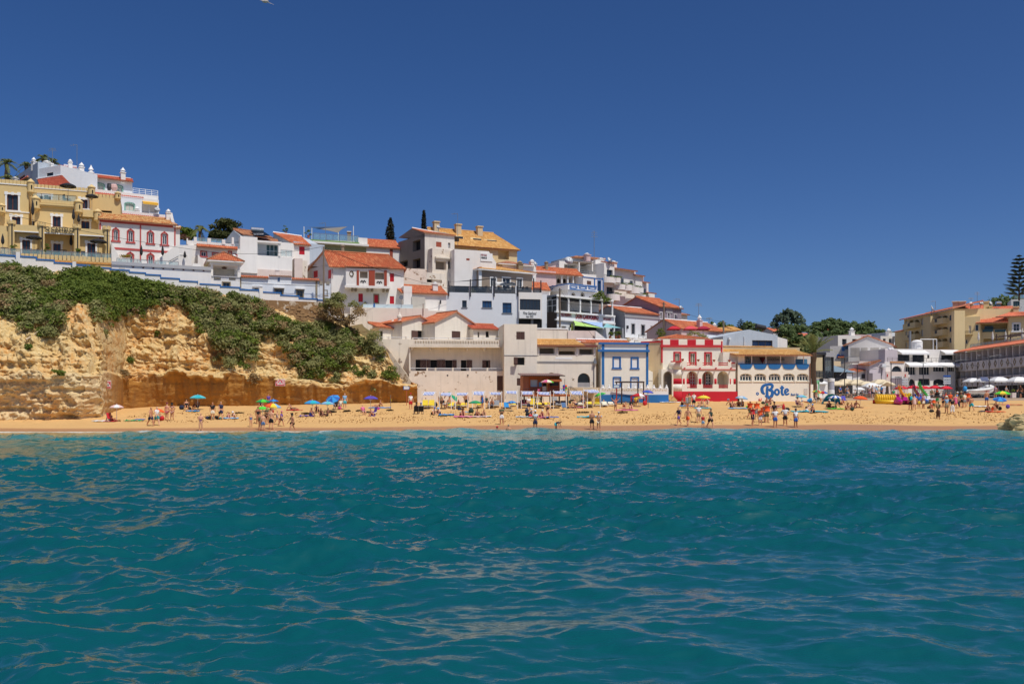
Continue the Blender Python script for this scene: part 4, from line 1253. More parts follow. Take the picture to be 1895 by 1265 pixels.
b=Bd('white_apartments','white stepped apartment complex on the crest with red tile edges and pointed chimneys','building',f,200,400)
def teal_arch(x0,y0,x1,y1,d):
 b.win(x0,y0,x1,y1,pln('sea_green_trim',(130,176,160),.6),CUR,2,1,'seg',MT['sea_green_trim'],.16,d=d,rv=.2,sill=0)
teal_arch(177,340,192,353,2);teal_arch(212,344,226,357,2);b.win(146,336,149.5,345,DM,GL,1,1,d=2)
b.wl(104,245,328,372,WB,8,2)
u0,u1=f.u(110,2),f.u(246,2)
b.slab([(u0,1.3,f.z(178,330,2)),(u1,1.3,f.z(178,330,2)),(u1,2.3,f.z(178,324,2)),(u0,2.3,f.z(178,324,2))],TR,cap=TR)
b.wl(108,242,321,328,WH,6,2.4,dn=.2,name='parapet')
b.wl(118,142,305,330,WB,5,4)
b.slab([(f.u(108,3.4),3.4,f.z(125,311,3.4)),(f.u(142,3.4),3.4,f.z(125,311,3.4)),(f.u(142,4.2),4.2,f.z(125,307.5,4.2)),(f.u(108,4.2),4.2,f.z(125,307.5,4.2))],TR)
b.wl(174,293,356,375,WH,7,-1,name='terrace');b.slab([(f.u(172,-1.6),-1.6,f.z(220,364.5,-1.6)),(f.u(266,-1.6),-1.6,f.z(220,364.5,-1.6)),(f.u(266,-.9),-.9,f.z(220,360,-.9)),(f.u(172,-.9),-.9,f.z(220,360,-.9))],TR)
b.rail(246,292,350.5,361,WM,.5,n=4,bars=3)
teal_arch(232,376,248,390,-1.6);b.opn(263,378,276,394,d=-1.6,rv=1.2,back=YELA);b.opn(277,378,290,394,d=-1.6,rv=1.0,back=WH)
b.wl(223,294,366,400,WB,5,-1.6)
b.awning(263,291,373,377,.8,pln('yellow_canvas',(232,178,60),.8),-1.6)
b.wl(196,306,392,412,WH,5,-3.6,name='parapet');b.slab([(f.u(190,-4.2),-4.2,f.z(255,401,-4.2)),(f.u(309,-4.2),-4.2,f.z(255,401,-4.2)),(f.u(309,-3.5),-3.5,f.z(255,397.5,-3.5)),(f.u(190,-3.5),-3.5,f.z(255,397.5,-3.5))],TR)
for x,yb_,yt,w in((130,309,295,.5),(151,322,300.5,.62),(168.5,336,305.5,.6),(227.5,332,310,.62),(253.5,399,382,.6)):b.chim(x,yb_,yt,w,WH,1.8 if yt<380 else-3)
g=MB();c=f.pt(f.u(154.5,.5),.5,f.z(154.5,336,.5));g.lathe((c.x,c.y,c.z-1.1),[(.3,0),(.2,.3),(.24,.9),(.3,1.2),(.16,1.5),(.2,1.75),(.05,1.95)],10);tag(g.bld('statue',TW),'white garden statue standing on the apartment terrace','statue')
g=MB();c=f.pt(f.u(202,.2),.2,f.z(202,353,.2));g.lathe(tuple(c),[(.2,0),(.34,.5),(.24,.9),(.28,1.0)],10);tag(g.bld('urn',DM),'dark clay urn beside the arched garage doors','urn')
g=MB();c=f.pt(f.u(211,.2),.2,f.z(211,354,.2));g.lathe(tuple(c),[(.2,0),(.5,.45),(.46,.8),(.3,1.0)],10);tag(g.bld('urn',pln('pink_clay',(214,176,168),.8)),'pink clay urn between the arched garage doors','urn')
f2=Fr(30,130,112,126)
b=Bd('white_house','white house with a red hipped roof slope above the castle','house',f2,70,345)
b.win(86,319.5,98.5,326.5,DM,GL,2,1,d=0)
b.wl(70,112,309,348,WB,6,0)
f3=Fr(29,136,70,127.8);f3.n=-f3.n if f3.n.y<0 else f3.n
b.win(36,326,46,334,DM,GL,3,1,f=f3,d=0);b.wl(29,70,306,350,LBW,6,0,f=f3,ref=60)  # left wall's shade painted in blue grey, front stays white
b.slab([(f3.u(28,-.4),-.4,f3.z(50,327,-.4)),(f3.u(50,-.4),-.4,f3.z(50,327,-.4)),(f3.u(50),.2,f3.z(50,324)),(f3.u(28),.2,f3.z(50,324))],TR,f3)
b.slab([(f2.u(75,-3.2),-3.2,f2.z(100,345,-3.2)),(f2.u(131,-3.2),-3.2,f2.z(100,345,-3.2)),(f2.u(118,0),-.2,f2.z(100,328)),(f2.u(71,0),-.2,f2.z(100,328))],TR,f2,cap=TW)
for x,yb_,yt,w in((62.5,310,291,.5),):b.chim(x,yb_,yt,w,WH,1,f=f2)
b.chim(87,311,297,1.0,WH,1.5,f=f2);b.chim(95,312,304,.4,WH,1.2,'block',f=f2);b.chim(28,334,328,.5,WH,-2,f=f2)
mast(97,300,274,131,'comb shaped aerial above the palms');mast(142.5,314,268,133,'tall thin aerial with one arm above the white apartments',1)
dish(290.5,389,131,.42,'white satellite dish on the lower apartment terrace')
# gothic red-trimmed house
f=Fr(184,114.5,325,118.6)
b=Bd('gothic_house','white house with red pointed window frames and mottled tile roof','house',f,255,484)
for x,y0,y1 in((214.4,423.5,445),(241.7,425.5,447.3),(278.5,428.5,450),(304.3,431,452.5)):
 b.win(x-3.9,y0,x+3.9,y1,TW,GL,2,1,'point',PT,.2,rv=.2,bar=.07)
for x,y0,y1 in((241,468.5,487),(278.5,470.5,489)):b.door(x-4,y0,x+4,y1,TW,GL,2,1,'point',PT,.22,sill=0)
u0,u1,z0,z1=b.wl(184,325,411,488,WH,8,0)
b.slab([(u0-.1,-.45,z1-.02),(u1+.3,-.45,z1-.02),(u1-.3,3.6,z1+1.35),(u0-.1,3.6,z1+1.35)],TM,cap=TM)
b.slab([(u1+.3,8,z1),(u0-.1,8,z1),(u0-.1,3.6,z1+1.35),(u1-.3,3.6,z1+1.35)],TM)
b.band('cornice',184,411.5,325,.3,PT,-.08,.03)
b.bx('pilaster',184,412,187,445,PT);b.bx('pilaster',258.8,415,261.3,484,PT);b.bx('pilaster',322.5,419,325,455,PT)
b.band('string_course',208,460,312,.26,PT,-.05,.03,ref=250)
g=MB();ue=u1
for k in rn(10):
 a=k/9;zt=z1+1.9-2.6*a**.6 if k else z1+2.0;f.box(g,ue-.35,ue+.02+.0,z1-.3,z1+2.1*(1-a)**1.4+.1,-.3+3.6*(1-a),-.3+3.6*(1-a)+.42)
b.mk(g,'gable_parapet',WH);b.chim(311.5,404,387,.55,WH,3.2)
b.wl(324,333,418,470,WH,5,1.5);b.slab([(f.u(322,1.1),1.1,f.z(328,421,1)),(f.u(335,1.1),1.1,f.z(328,421,1)),(f.u(335,2.4),2.4,f.z(328,417,2)),(f.u(322,2.4),2.4,f.z(328,417,2))],TM)
def wdg(b,f,x0,x1,ya,yb_,ybase,mat,d0,d1,name='stair_wall'):
 u0,u1=f.u(x0,d0),f.u(x1,d0);za,zb_,zz=f.z(x0,ya,d0),f.z(x1,yb_,d0),f.z((x0+x1)/2,ybase,d0)-1
 g=MB();g.hexa([f.pt(u0,d0,zz),f.pt(u1,d0,zz),f.pt(u1,d1,zz),f.pt(u0,d1,zz),f.pt(u0,d0,za),f.pt(u1,d0,zb_),f.pt(u1,d1,zb_),f.pt(u0,d1,za)]);return b.mk(g,name,mat)
wdg(b,f,289,327,482,453,488,WH,-1.8,-.05);wdg(b,f,327,355,453,453.5,488,WH,-1.8,.5)
wdg(b,f,206,224,448,481,488,WH,-1.6,-.05)
b.bx('planter',225,477,241,486,WH,-2.2,-1.6);g=MB();f.strip(g,[(f.u(312,-2),f.z(312,484,-2)),(f.u(330,-2),f.z(330,474,-2))],.06,-1.98,-1.92);b.mk(g,'handrail',DM)
fp=qcloud(leafb([np.array(f.pt(f.u(x,-2),-2,f.z(x,475.5,-2)))for x in(227,231,235,238)],[.35]*4,300,.1,rng=rng),'planter_flowers',lfm('yellow_flower',(150,130,50),(190,160,60),(90,100,40)),None,tuple(f.pt(f.u(232,-2),-2,f.z(232,475.5,-2))));tag(fp,'yellow flowers in the white planter before the gothic house','flowers')
b.opn(332.5,472,346,488,d=-1.85,rv=.4,back=pln('pinkish_recess',(206,178,170),.8));b.wl(331,349,470.5,488,WH,.5,-1.85,name='porch')
for x,l in((261.5,'closed black parasol between the two gothic doors'),(301,'closed black parasol beside the white outside stair'),(342,'small closed black parasol inside the white porch')):para(l,x,485.5,f.Y(x,-2.3),2.1 if x<330 else 1.4,1,BC,1,'closed parasols before the gothic house',pole=WM)
f=Fr(206.5,111.6,390,116.4)
b=Bd('terrace_wall','long white terrace wall with a row of dark triangle motifs','wall',f,300,515)
b.bx('vent',220,494,231,501,CUR,-.03,.02)
b.wl(206.5,391,488.8,520,WH,.6,0,dn=2);b.band('coping',206.5,488.6,391,.42,pln('grey_coping',(176,176,178),.8),-.16,.3)
MOT=pln('oxblood_motif',(96,34,40),.7)
for k in rn(8):
 x=246.5+k*18.6;y=492.3+k*.95;g=MB()
 for dx,dy,s_ in((-2.6,-.6,-1),(2.6,-.6,-1),(0,1.4,1)):
  uu,zz=f.u(x+dx),f.z(x+dx,y+dy);h=.12;g.hexa([f.pt(uu-.13,-.04,zz-s_*h),f.pt(uu+.13,-.04,zz-s_*h),f.pt(uu+.13,.02,zz-s_*h),f.pt(uu-.13,.02,zz-s_*h),f.pt(uu-.01,-.04,zz+s_*h),f.pt(uu+.01,-.04,zz+s_*h),f.pt(uu+.01,.02,zz+s_*h),f.pt(uu-.01,.02,zz+s_*h)])
 b.mk(g,'motif',MOT)
for k,(x0,x1)in enum(((262,272),(308,312),(356,372))):b.bx('merlon',x0,483+k*2.2,x1,490+k*2.2,WH,.1,.4)
b.rail(216,330,481,487.5,GM,.3,n=6,bars=1,glass=CLR)
# street wall with stepped blue coping down the hill
f=Fr(-30,104.9,600,121.4)
b=Bd('street_wall','white roughcast street wall stepping downhill with a blue stepped coping','wall',f,250,512)
steps=[(-60,29.5,471.5),(29.5,37,466),(37,68,475.8),(68,101,481.5),(101,134,487.5),(134,141,484),(141,172,491.5),(172,205,496),(205,240,500),(240,270,505),(270,298,509.2),(298,333,515.5),(333,366.5,521),(366.5,369,518),(369,408.5,526.8),(408.5,444.6,531.8),(444.6,480,537),(480,486.5,532.5),(486.5,520,541.8),(520,554,547.5),(554,588,553.2),(588,606,556)]
for i,(x0,x1,y)in enum(steps):
 pier=x1-x0<9
 b.wl(x0,x1,y,y+26,WH,.45 if not pier else .7,-.12 if pier else 0,ref=(x0+x1)/2,dn=4,name='pier' if pier else 'wall_panel')
 if not pier:
  g=MB();u0,u1=f.u(x0),f.u(x1);zq=f.z((x0+x1)/2,y);f.box(g,u0,u1,zq-.03,zq+.13,-.07,.5)
  if i+1<len(steps):zn=f.z(x1+1,steps[i+1][2]);f.box(g,u1-.10,u1+.02,min(zn,zq-.2),zq+.126,-.066,.46)
  b.mk(g,'coping',BT)
f=Fr(484,117.6,600,120.6)
b=Bd('retaining_wall','crumbling stone retaining wall with flaking whitewash under the street','wall',f,540,600)
b.wl(484,606,557,606,plstr('rubble_wall',(206,190,168),.6,.95,(146,112,74),.8),2.5,0,dn=3)
g=MB();srng=random.Random(4)
for k in rn(420):
 x,y=srng.uniform(487,603),srng.uniform(566,603)
 if y<580 and srng.random()<.72:continue
 u,zq=f.u(x),f.z(x,y);w,h=srng.uniform(.12,.3),srng.uniform(.06,.13);f.box(g,u-w,u+w,zq-h,zq+h,-srng.uniform(.04,.12),.05)
so=b.mk(g,'rubble_stones',plstr('rubble_stone',(170,134,92),.6,0));so['kind']='stuff'
# pavilion with pyramid roof
f=Fr(390,116.8,444,118.2)
b=Bd('pavilion','small open pavilion with an orange pyramid roof on white pillars','pavilion',f,415,515)
b.win(412.5,522.8,425,530.2,SN,GL,2,1,trim=SN,tw=.14)
u0,u1,z0,z1=b.wl(390,444,517.5,534,WH,4,0)
for x0,x1 in((396,408.5),(424,436)):
 a,c=f.u(x0),f.u(x1);zq=f.z((x0+x1)/2,512.3);g=MB();f.box(g,a,c,zq-.36,zq+.08,-.06,.08);o=b.mk(g,'lattice_panel',pln('stone_lattice',(150,142,128),.9));g=MB()
 for i in rn(5):
  for j in rn(2):uu=a+(c-a)*(i+.5)/5;f.box(g,uu-.06,uu+.06,zq-.30+j*.2,zq-.18+j*.2,-.07,0)
 b.mk(g,'lattice_hole',DARK,pa_=o)
b.wl(390,444,511,517.8,WH,.3,0,dn=.05,name='parapet');b.band('coping',389.5,511,444.5,.12,MT['grey_coping'],-.1,.35)
b.wl(391,443,492,517,CR,.3,3.8,name='back_wall')
zt=f.z(417,490.5);zb_=f.z(417,512)
for u in(u0+.15,u1-.15):
 for d in(.15,3.6):b.pb(f,'pillar',WH,u-.14,u+.14,zb_,zt,d-.14,d+.14)
b.pb(f,'beam',WH,u0-.1,u1+.1,zt,zt+.42,-.1,4.0)
b.hip(u0,u1,zt+.5,zt+1.95,4,TO,0,.5,r0=(u0+u1)/2-.02,r1=(u0+u1)/2+.02,cap=TB)
g=MB();c=f.pt((u0+u1)/2,1.5,zt-.12);g.lathe(tuple(c),[(.05,.1),(.35,0),(.3,-.15)],8);b.mk(g,'hanging_lamp',BW)
f=Fr(346,124,446,127.5)
b=Bd('terrace_house','white terrace house with crenellated roof edge and red window frames behind the pavilion','house',f,400,500)
b.win(372.5,466,381.5,474,TW,GL,2,1,trim=PT);b.win(394,469,406,480,TW,GL,2,1,trim=PT);b.door(423.5,466,427.5,480,TW,CUR,1,1,trim=PT,sill=0);b.door(433.5,472,437.5,490,TW,CUR,1,1,trim=PT,sill=0)
b.wl(352,446,457,505,WH,7,0)
b.slab([(f.u(364,-.7),-.7,f.z(405,458.5,-.7)),(f.u(440,-.7),-.7,f.z(405,458.5,-.7)),(f.u(440,0),.1,f.z(405,454)),(f.u(364,0),.1,f.z(405,454))],TO)
b.wl(346,434,448,456,WH,.3,.3,dn=.2,name='parapet')
for x0,x1,y in((345.5,348,441),(359,364.5,438.5),(384,390.5,440.5),(411,417,443),(429,433,439)):b.bx('merlon',x0,y,x1,452,WH,.2,.6)
b.rail(364,384,440,449,GM,.5,n=2,bars=1,glass=CLR);b.rail(390,412,442,450,GM,.5,n=2,bars=1,glass=CLR)
b.chim(433,484,471,.7,WH,-3)
wdg(b,f,366,376,470,482,492,WH,-2,-.1)
# modern glass-fronted house
f=Fr(444,128,545,131)
b=Bd('modern_house','white modern house with glass balcony doors and a solar water heater','house',f,490,510)
b.wl(444.5,476.5,438,489,WH,7,-.6,name='tower');b.rail(449,472,436.5,443,GM,-.5,n=1,bars=1,glass=CLR)
b.win(483.5,479.5,507,496,TW,BLIND,2,1,rv=.25,sill=TW);b.win(511.5,481,535,497.5,TW,BLIND,2,1,rv=.25,sill=TW)
b.wl(476.5,541,474,500,WH,6,-.2);b.wl(443,541,498.5,512,plstr('pinkish_white',(226,208,198),.35,0),6,-.35,left=1)
b.win(477.5,450,514.5,473.5,pln('aluminium',(170,184,190),.4),glm('teal_glass',(44,78,84)),5,1,d=1.4,rv=.15,bar=.09);b.wl(474,543,447.5,476,WH,5,1.4)
b.pb(f,'roof_slab',WH,f.u(476,-.4),f.u(520.5,-.4),f.z(498,450),f.z(498,447),-.5,3)
g=MB();u=f.u(517,-.2);f.box(g,u-.14,u+.14,f.z(517,474),f.z(517,450),-.34,-.06);b.mk(g,'pillar',WH)
b.rail(519,540,463,474.5,GM,-.1,n=2,bars=1,glass=CLR);b.rail(478,516,464,474.5,GM,-.1,n=3,bars=1)
u0,u1=f.u(434,1),f.u(505,1);zr=f.z(470,426.5,3)
b.slab([(u0+1.2,-.2,f.z(470,436)),(u1,-.2,f.z(470,438.5)),(u1-1,3,zr-.2),(u0,3,zr)],TB,cap=TB)
b.slab([(f.u(476,.3),.3,f.z(495,447,.3)),(f.u(516,.3),.3,f.z(495,447,.3)),(f.u(514,2),2.2,f.z(495,441,2)),(f.u(478,2),2.2,f.z(495,441,2))],TB)
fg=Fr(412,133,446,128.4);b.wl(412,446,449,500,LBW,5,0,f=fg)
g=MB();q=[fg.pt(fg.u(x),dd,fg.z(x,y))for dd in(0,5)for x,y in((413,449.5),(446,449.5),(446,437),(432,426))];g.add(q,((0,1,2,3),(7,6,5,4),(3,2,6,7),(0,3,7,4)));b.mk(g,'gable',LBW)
sh=tng('solar_water_heater','solar water heater with silver tank and dark panels on the brown roof','solar heater',f.pt(f.u(482),.5,f.z(482,434)))
g=MB();a,c=f.pt(f.u(464.5,.6),.6,f.z(476,424)),f.pt(f.u(487.5,.6),.6,f.z(476,424));g.tube([a,c],.34,14);g.bld('tank',pln('silver',(190,192,196),.25,.9),sh)
g=MB()
p=[f.pt(f.u(470,-.6),-.7,f.z(470,436)),f.pt(f.u(499,-.6),-.7,f.z(499,437)),f.pt(f.u(489,.4),.4,f.z(489,428)),f.pt(f.u(466,.4),.4,f.z(466,428))];g.hexa([q+V3(0,0,-.08)for q in p]+p);g.bld('panel',glm('solar_glass',(30,40,52),.15),sh)
# house with orange roof and single red shutter
f=Fr(543,133,575,134)
b=Bd('shutter_house','narrow white house with orange roof and one closed red shutter','house',f,558,482)
b.shut(553.7,456,563.8,471);u0,u1,z0,z1=b.wl(543,573,453,500,WH,9,0)
zr=f.z(520,430,4);ul=f.u(506,4)
b.slab([(ul+2.4,-.4,z1-.05),(u1+.2,-.4,z1-.05),(u1-.3,4.5,zr-.3),(ul,4.5,zr)],TO,cap=TW)
fs=Fr(500,139,543,133.2);b.wl(505,543.5,452,500,LBW,5,0,f=fs)  # pale blue grey paints the shade of the left side wall
g=MB();q=[fs.pt(fs.u(x),dd,fs.z(x,y))for dd in(0,5)for x,y in((506,452),(543,452),(512,433),(506,432))];g.add(q,((0,1,2,3),(7,6,5,4),(0,3,7,4),(1,5,6,2),(2,6,7,3)));b.mk(g,'gable',LBW)
b.wl(545,560,478,512,MT['pinkish_white'],3,-2.4);b.wl(559,569,482,514,OLDER,3,-2.2)
# sage roof-terrace house
f=Fr(572,140,682,143.5)
b=Bd('roof_terrace_house','sage green house with a glass railed roof terrace','house',f,620,485)
b.win(584,461,592,470,TW,GL,1,1);b.wl(572,680,454,500,GREENW,8,.8)
b.pb(f,'roof_slab',WH,f.u(578,-.4),f.u(682,-.4),f.z(630,453.5),f.z(630,450),-.6,9)
b.pb(f,'terrace_floor',pln('turf_green',(120,150,90),.9),f.u(572),f.u(665),f.z(620,450),f.z(620,445.5),0,8.5)
b.rail(580,664,434,445.5,GM,.3,n=7,bars=1,glass=CLR)
b.wl(663,680,440,452,WH,2.5,.2,dn=.1,name='parapet')
SAIL=pln('taupe_sailcloth',(128,122,112),.8)
for x,y0,y1 in((562.5,450,419),(577,450,422),(626,448,430),(654,450,418)):
 a,c=f.pt(f.u(x,2),2,f.z(x,y0,2)),f.pt(f.u(x,2),2,f.z(x,y1,2));XT('sail_post',WM,b.r,[a,c],.07,6)
def sail(pts,name,lb,mat,n=8,sag=.35):
 a,c,e=[Vector(p)for p in pts];g=MB();V={}
 for i in rn(n+1):
  for j in rn(n+1-i):
   l1,l2=i/n,j/n;l0=1-l1-l2
   V[i,j]=len(g.v);cen=(a+c+e)/3;p=a*l0+c*l1+e*l2
   g.v.append(tuple(p+(cen-p)*(4*sag*(l0*l1+l1*l2+l0*l2)*.5)*(1-27*l0*l1*l2)+V3(0,0,-.35*27*l0*l1*l2*.3)))
 for i in rn(n):
  for j in rn(n-i):
   g.f.append((V[i,j],V[i+1,j],V[i,j+1]));g.mi.append(0)
   if j<n-i-1:g.f.append((V[i+1,j],V[i+1,j+1],V[i,j+1]));g.mi.append(0)
 o=g.bld(name,mat);md=o.modifiers.new('thick','SOLIDIFY');md.thickness=.02
 return tag(o,lb,'shade sail')
sail([f.pt(f.u(566,2),2,f.z(566,420.5,2)),f.pt(f.u(640,6),6,f.z(640,419.5,6)),f.pt(f.u(578,6),5,f.z(582,421,5))],'shade_sail','long flat taupe shade sail over the roof terrace',SAIL)
sail([f.pt(f.u(588,2),4,f.z(588,423.5,4)),f.pt(f.u(643,5),5,f.z(643,419.5,5)),f.pt(f.u(626,2),2,f.z(626,431,2))],'shade_sail','drooping triangular taupe shade sail over the roof terrace',SAIL)
mast(602.5,446,412.5,142,'thin aerial between the shade sails',1)
potp(529,434,140,.8,'small bush on a roof edge behind the orange roofed house');potp(571,440,140,.7,'round bush at the corner of the roof terrace')
fb=Fr(600,150,660,151);b2=Bd('back_house','house behind the roof terrace showing only its orange roof and a stone chimney','house',fb,625,470)
b2.wl(606,656,446,475,WH,8,0);b2.hip(fb.u(606),fb.u(656),fb.z(630,446),fb.z(630,437),8,TB);b2.chim(646,441,429.5,.6,SN,3,'block')
# far orange roofed house
f=Fr(678,144,740,146)
b=Bd('long_roof_house','white house with a long low orange roof and a brick pier beside the cypress','house',f,710,490)
b.bx('brick_pier',721.5,461,727,486,pln('brick',(150,72,52),.85),-.08,.05);u0,u1,z0,z1=b.wl(678,742,458,500,WH,8,0)
b.gable_side(u0,u1,z1,f.z(708,444.5,4),8,TO,WH,dr=4)
# red shutter villa
f=Fr(613,128,748,130)
b=Bd('red_shutter_villa','white villa with orange roof, red shutters and a brick pillared balcony','house',f,690,562)
b.shut(721.6,505.5,729.2,521);b.shut(663.2,543,671.5,558.5);b.shut(721.3,547.8,729.3,562);b.shut(692.7,545.5,700,560,leaves=1,name='door',trim=SN)
b.opn(622.5,541,630,552,rv=.3,arch='round')
u0,u1,z0,z1=b.wl(613,747,496,566,WH,7,0,ref=690,dn=2)
BRK=pln('brick_pillar_red',(158,70,48),.85)
b.opn(666,502,680.5,514.5,d=-1.5,rv=.5,back=TPE);b.opn(694,504,710.5,517,d=-1.5,rv=.5,back=TPE)
g0=b.wl(640,720,497,529.5,WH,1.5,-1.5,ref=690,dn=0,name='balcony_front');zf=g0[2]
for x0,x1 in((660.2,664.4),(682.5,693.8),(711,716)):b.bx('brick_pillar',x0,500,x1,529,BRK,-1.58,-1.45)
b.pb(f,'balcony_slab',WH,g0[0]-.15,g0[1]+.15,zf-.28,zf+.04,-1.7,0)
for x in(652,659,680.5,689,710,717.5):u=f.u(x,-1);b.pb(f,'corbel',SN,u-.13,u+.13,zf-.62,zf-.28,-1.4,.02)
g=MB()
for x in(672,702):
 for dx,dy in((0,0),(-2.5,-1),(2.5,-1),(-4,.8),(4,.8),(0,2)):u,zq=f.u(x+dx,-1.5),f.z(x+dx,520.5+(x>690)*1.6+dy,-1.5);f.box(g,u-.09,u+.09,zq-.08,zq+.08,-1.53,-1.4)
b.mk(g,'cut_out',DARK)
c=f.pt(f.u(650.5,-1.5),-1.52,f.z(650.5,506.5,-1.5));g=MB();pr=[]
for k in rn(16):a=2*pi*k/16;g.tube([c+V3(cos(a)*.2,0,sin(a)*.28),c+V3(cos(a)*.32,-.02,sin(a)*.42)],.05,5)
g.tube([c+V3(cos(2*pi*k/16)*.26,0,sin(2*pi*k/16)*.35)for k in rn(17)],.05,5);b.mk(g,'medallion',pln('bronze',(96,80,48),.6))
fl=Fr(567,134.2,613,128.1);b.shut(580,501,588,513.5,f=fl);b.shut(607,499,614.5,515,f=fl)
b.wl(567,613.3,493,566,plstr('shaded_flaking_white',(206,194,190),.5,.12),5,0,f=fl)  # pinkish grey carries the left gable's shade, patches are flaking
zr=f.z(640,466,3.5)
g=MB();q=[fl.pt(fl.u(x),dd,fl.z(x,y))for dd in(0,4.5)for x,y in((568,493),(613,493),(601,465.5))];g.add(q,((0,1,2),(5,4,3),(0,2,5,3),(2,1,4,5)));b.mk(g,'gable',MT['shaded_flaking_white'])
ap=fl.pt(fl.u(601),0,fl.z(601,464.5));ua=(Vector((ap.x,ap.y))-f.A).dot(f.t);da=(Vector((ap.x,ap.y))-f.A).dot(f.n)
b.slab([(u0-.3,-.5,z1-.08),(u1+.4,-.5,z1-.08),(u1-1.9,da,ap.z-.3),(ua-.3,da-.1,ap.z)],TO,cap=TO,th=.1)
b.slab([(f.u(640,-1.7)-.2,-1.8,z1-.12),(f.u(720,-1.7)+.2,-1.8,z1-.12),(f.u(716),.3,z1+.35),(f.u(644),.3,z1+.35)],TO,th=.08)
b.slab([(u1+.4,-.5,z1-.08),(u1+.4,7,z1-.08),(u1-1.9,da,ap.z-.3),(u1-1.9,da,ap.z-.3)],TO,hip=1,th=.02)
b.slab([(u1+.3,7.3,z1),(ua-3,7.3,z1),(ua-.3,da,ap.z),(u1-1.9,da,ap.z-.3)],TO,th=.1)
b.chim(634,470,452,.5,SN,3,'round')
f=Fr(672,126.2,790,127.2)
b=Bd('garden_wall','low pale blue garden wall below the red shuttered villa','wall',f,720,568)
b.wl(672,764,563,571,plstr('pale_blue_wash',(206,224,230),.2,0),.3,0,dn=1);b.bx('blue_tile',691,561,694,568,BT,-.05,.02)
f=Fr(748,128.2,826,130)
b=Bd('arched_door_house','low white house with an arched red door and orange roof beside the villa','house',f,780,570)
b.shut(750,551,759,565.5,leaves=1,name='door',arch='round');b.wl(747,762.5,529,572,WH,4,-.2)
b.bx('grey_panel',762,549,787,572,CUR,-.35,.1);b.bx('lamp_bracket',814.5,555,816.5,562,DM,-.25,.05)
u0,u1,z0,z1=b.wl(762.5,826,543,575,WH,7,.2);zr=f.z(795,529,4)
b.slab([(u0-1.6,-.2,z1-.05),(u1+.2,-.2,z1-.05),(u1+.2,4,zr-.1),(u0-2.0,4,zr)],TO,cap=TO);b.chim(805,532,522,.7,WH,1.5)
sg=tng('road_sign','round grey back of a road sign in front of the red shuttered villa','sign',at(742.5,569,126))
XT('post',GM,sg,[sg.location,at(742.5,546,126)],.035,6);g=MB();c=at(742.5,550,125.95);M=Matrix.Rotation(R(90),4,'X');g.lathe((0,0,0),[(.3,0),(.3,.03)],18);g.v=[tuple(c+M@Vector(v))for v in g.v];g.bld('disc',GM,sg)
def pole(px,y0,y1,Y,lb,r=.13,arm=1):
 a,c=at(px,y0,Y),at(px,y1,Y);o=tng('utility_pole',lb,'utility pole',a)
 XT('shaft',PW,o,[a,c],[r,r*.75],8)
 if arm:g=MB();g.tube([c+V3(-.3,0,-.25),c+V3(.3,0,-.25)],.035,5);g.tube([c+V3(-.2,0,-.5),c+V3(.2,0,-.5)],.03,5);g.bld('crossarm',DM,o)
 return c
pl=pole(599,562,456,119.5,'tall weathered pole in front of the red shuttered villa')
def wire(pts,lb,r=.02,sag=.4):
 g=MB()
 P=[Vector(p)for p in pts];q=[]
 for a,c in zip(P[:-1],P[1:]):
  for k in rn(9):s_=k/8;q.append(a.lerp(c,s_)+V3(0,0,-sag*4*s_*(1-s_)))
 g.tube(q,r,4);return tag(g.bld('overhead_wire',pln('black_cable',(26,26,28),.7),origin=tuple(P[0])),lb,'cable')
wire([at(-30,385,106),at(400,467,116.5),pl],'long black cable crossing the castle and gothic house',.022,.5)
wire([pl,at(745,513,123)],'cable from the tall pole across the villa roof',.02,.3)
wire([pl+V3(0,0,-.3),at(850,538,130)],'cable sagging from the tall pole over the villa front',.02,.5)
# low white house with blue wall below
f=Fr(446,119.2,612,122.8)
b=Bd('low_white_house','long low white cottage with tile coping behind the blue topped wall','house',f,530,545)
b.win(471,533.5,482,542,SN,GL,1,1,hood=WH);b.win(509.5,535,523,549,SN,GL,2,1,trim=SN,hood=WH);b.door(549.8,537,560.5,554,SN,GL,2,3,trim=SN,hood=WH,sill=0);b.win(600,538,604.5,546,SN,GL,1,1,trim=SN)
u0,u1,z0,z1=b.wl(446,592,514.5,556,WB,7,0,dn=2);b.wl(592,612,524,558,WB,6,-.05,dn=2)
b.band('string_course',446,524.5,592,.1,TW,-.06,.04)
for x0,x1,y in((446,497,512),(540,592,516.5)):a,c=f.u(x0),f.u(x1);zq=f.z((x0+x1)/2,y);b.slab([(a,-.3,zq-.12),(c,-.3,zq-.12),(c,.9,zq+.22),(a,.9,zq+.22)],TO,th=.08)
a=b.wl(498,540,510.5,515,WB,.4,-.05,dn=.1,name='parapet');b.slab([(a[0],-.25,a[3]-.02),(a[1],-.25,a[3]-.02),(a[1],.5,a[3]+.12),(a[0],.5,a[3]+.12)],TB,th=.06)
b.bx('plaque',514,514,518,520,pln('blue_plaque',(60,84,120),.4),-.06,.02);b.bx('quoin',443,512,446.5,556,SN,-.1,.05);b.bx('quoin',584,518,587.5,552,SN,-.08,.05)
for x0,x1 in((591,597),(604,610)):b.bx('lattice_panel',x0,520.5,x1,526.5,MT['stone_lattice'],-.12,.02)
b.chim(513,508,500.5,.5,MT['pinkish_white'],3,'block')
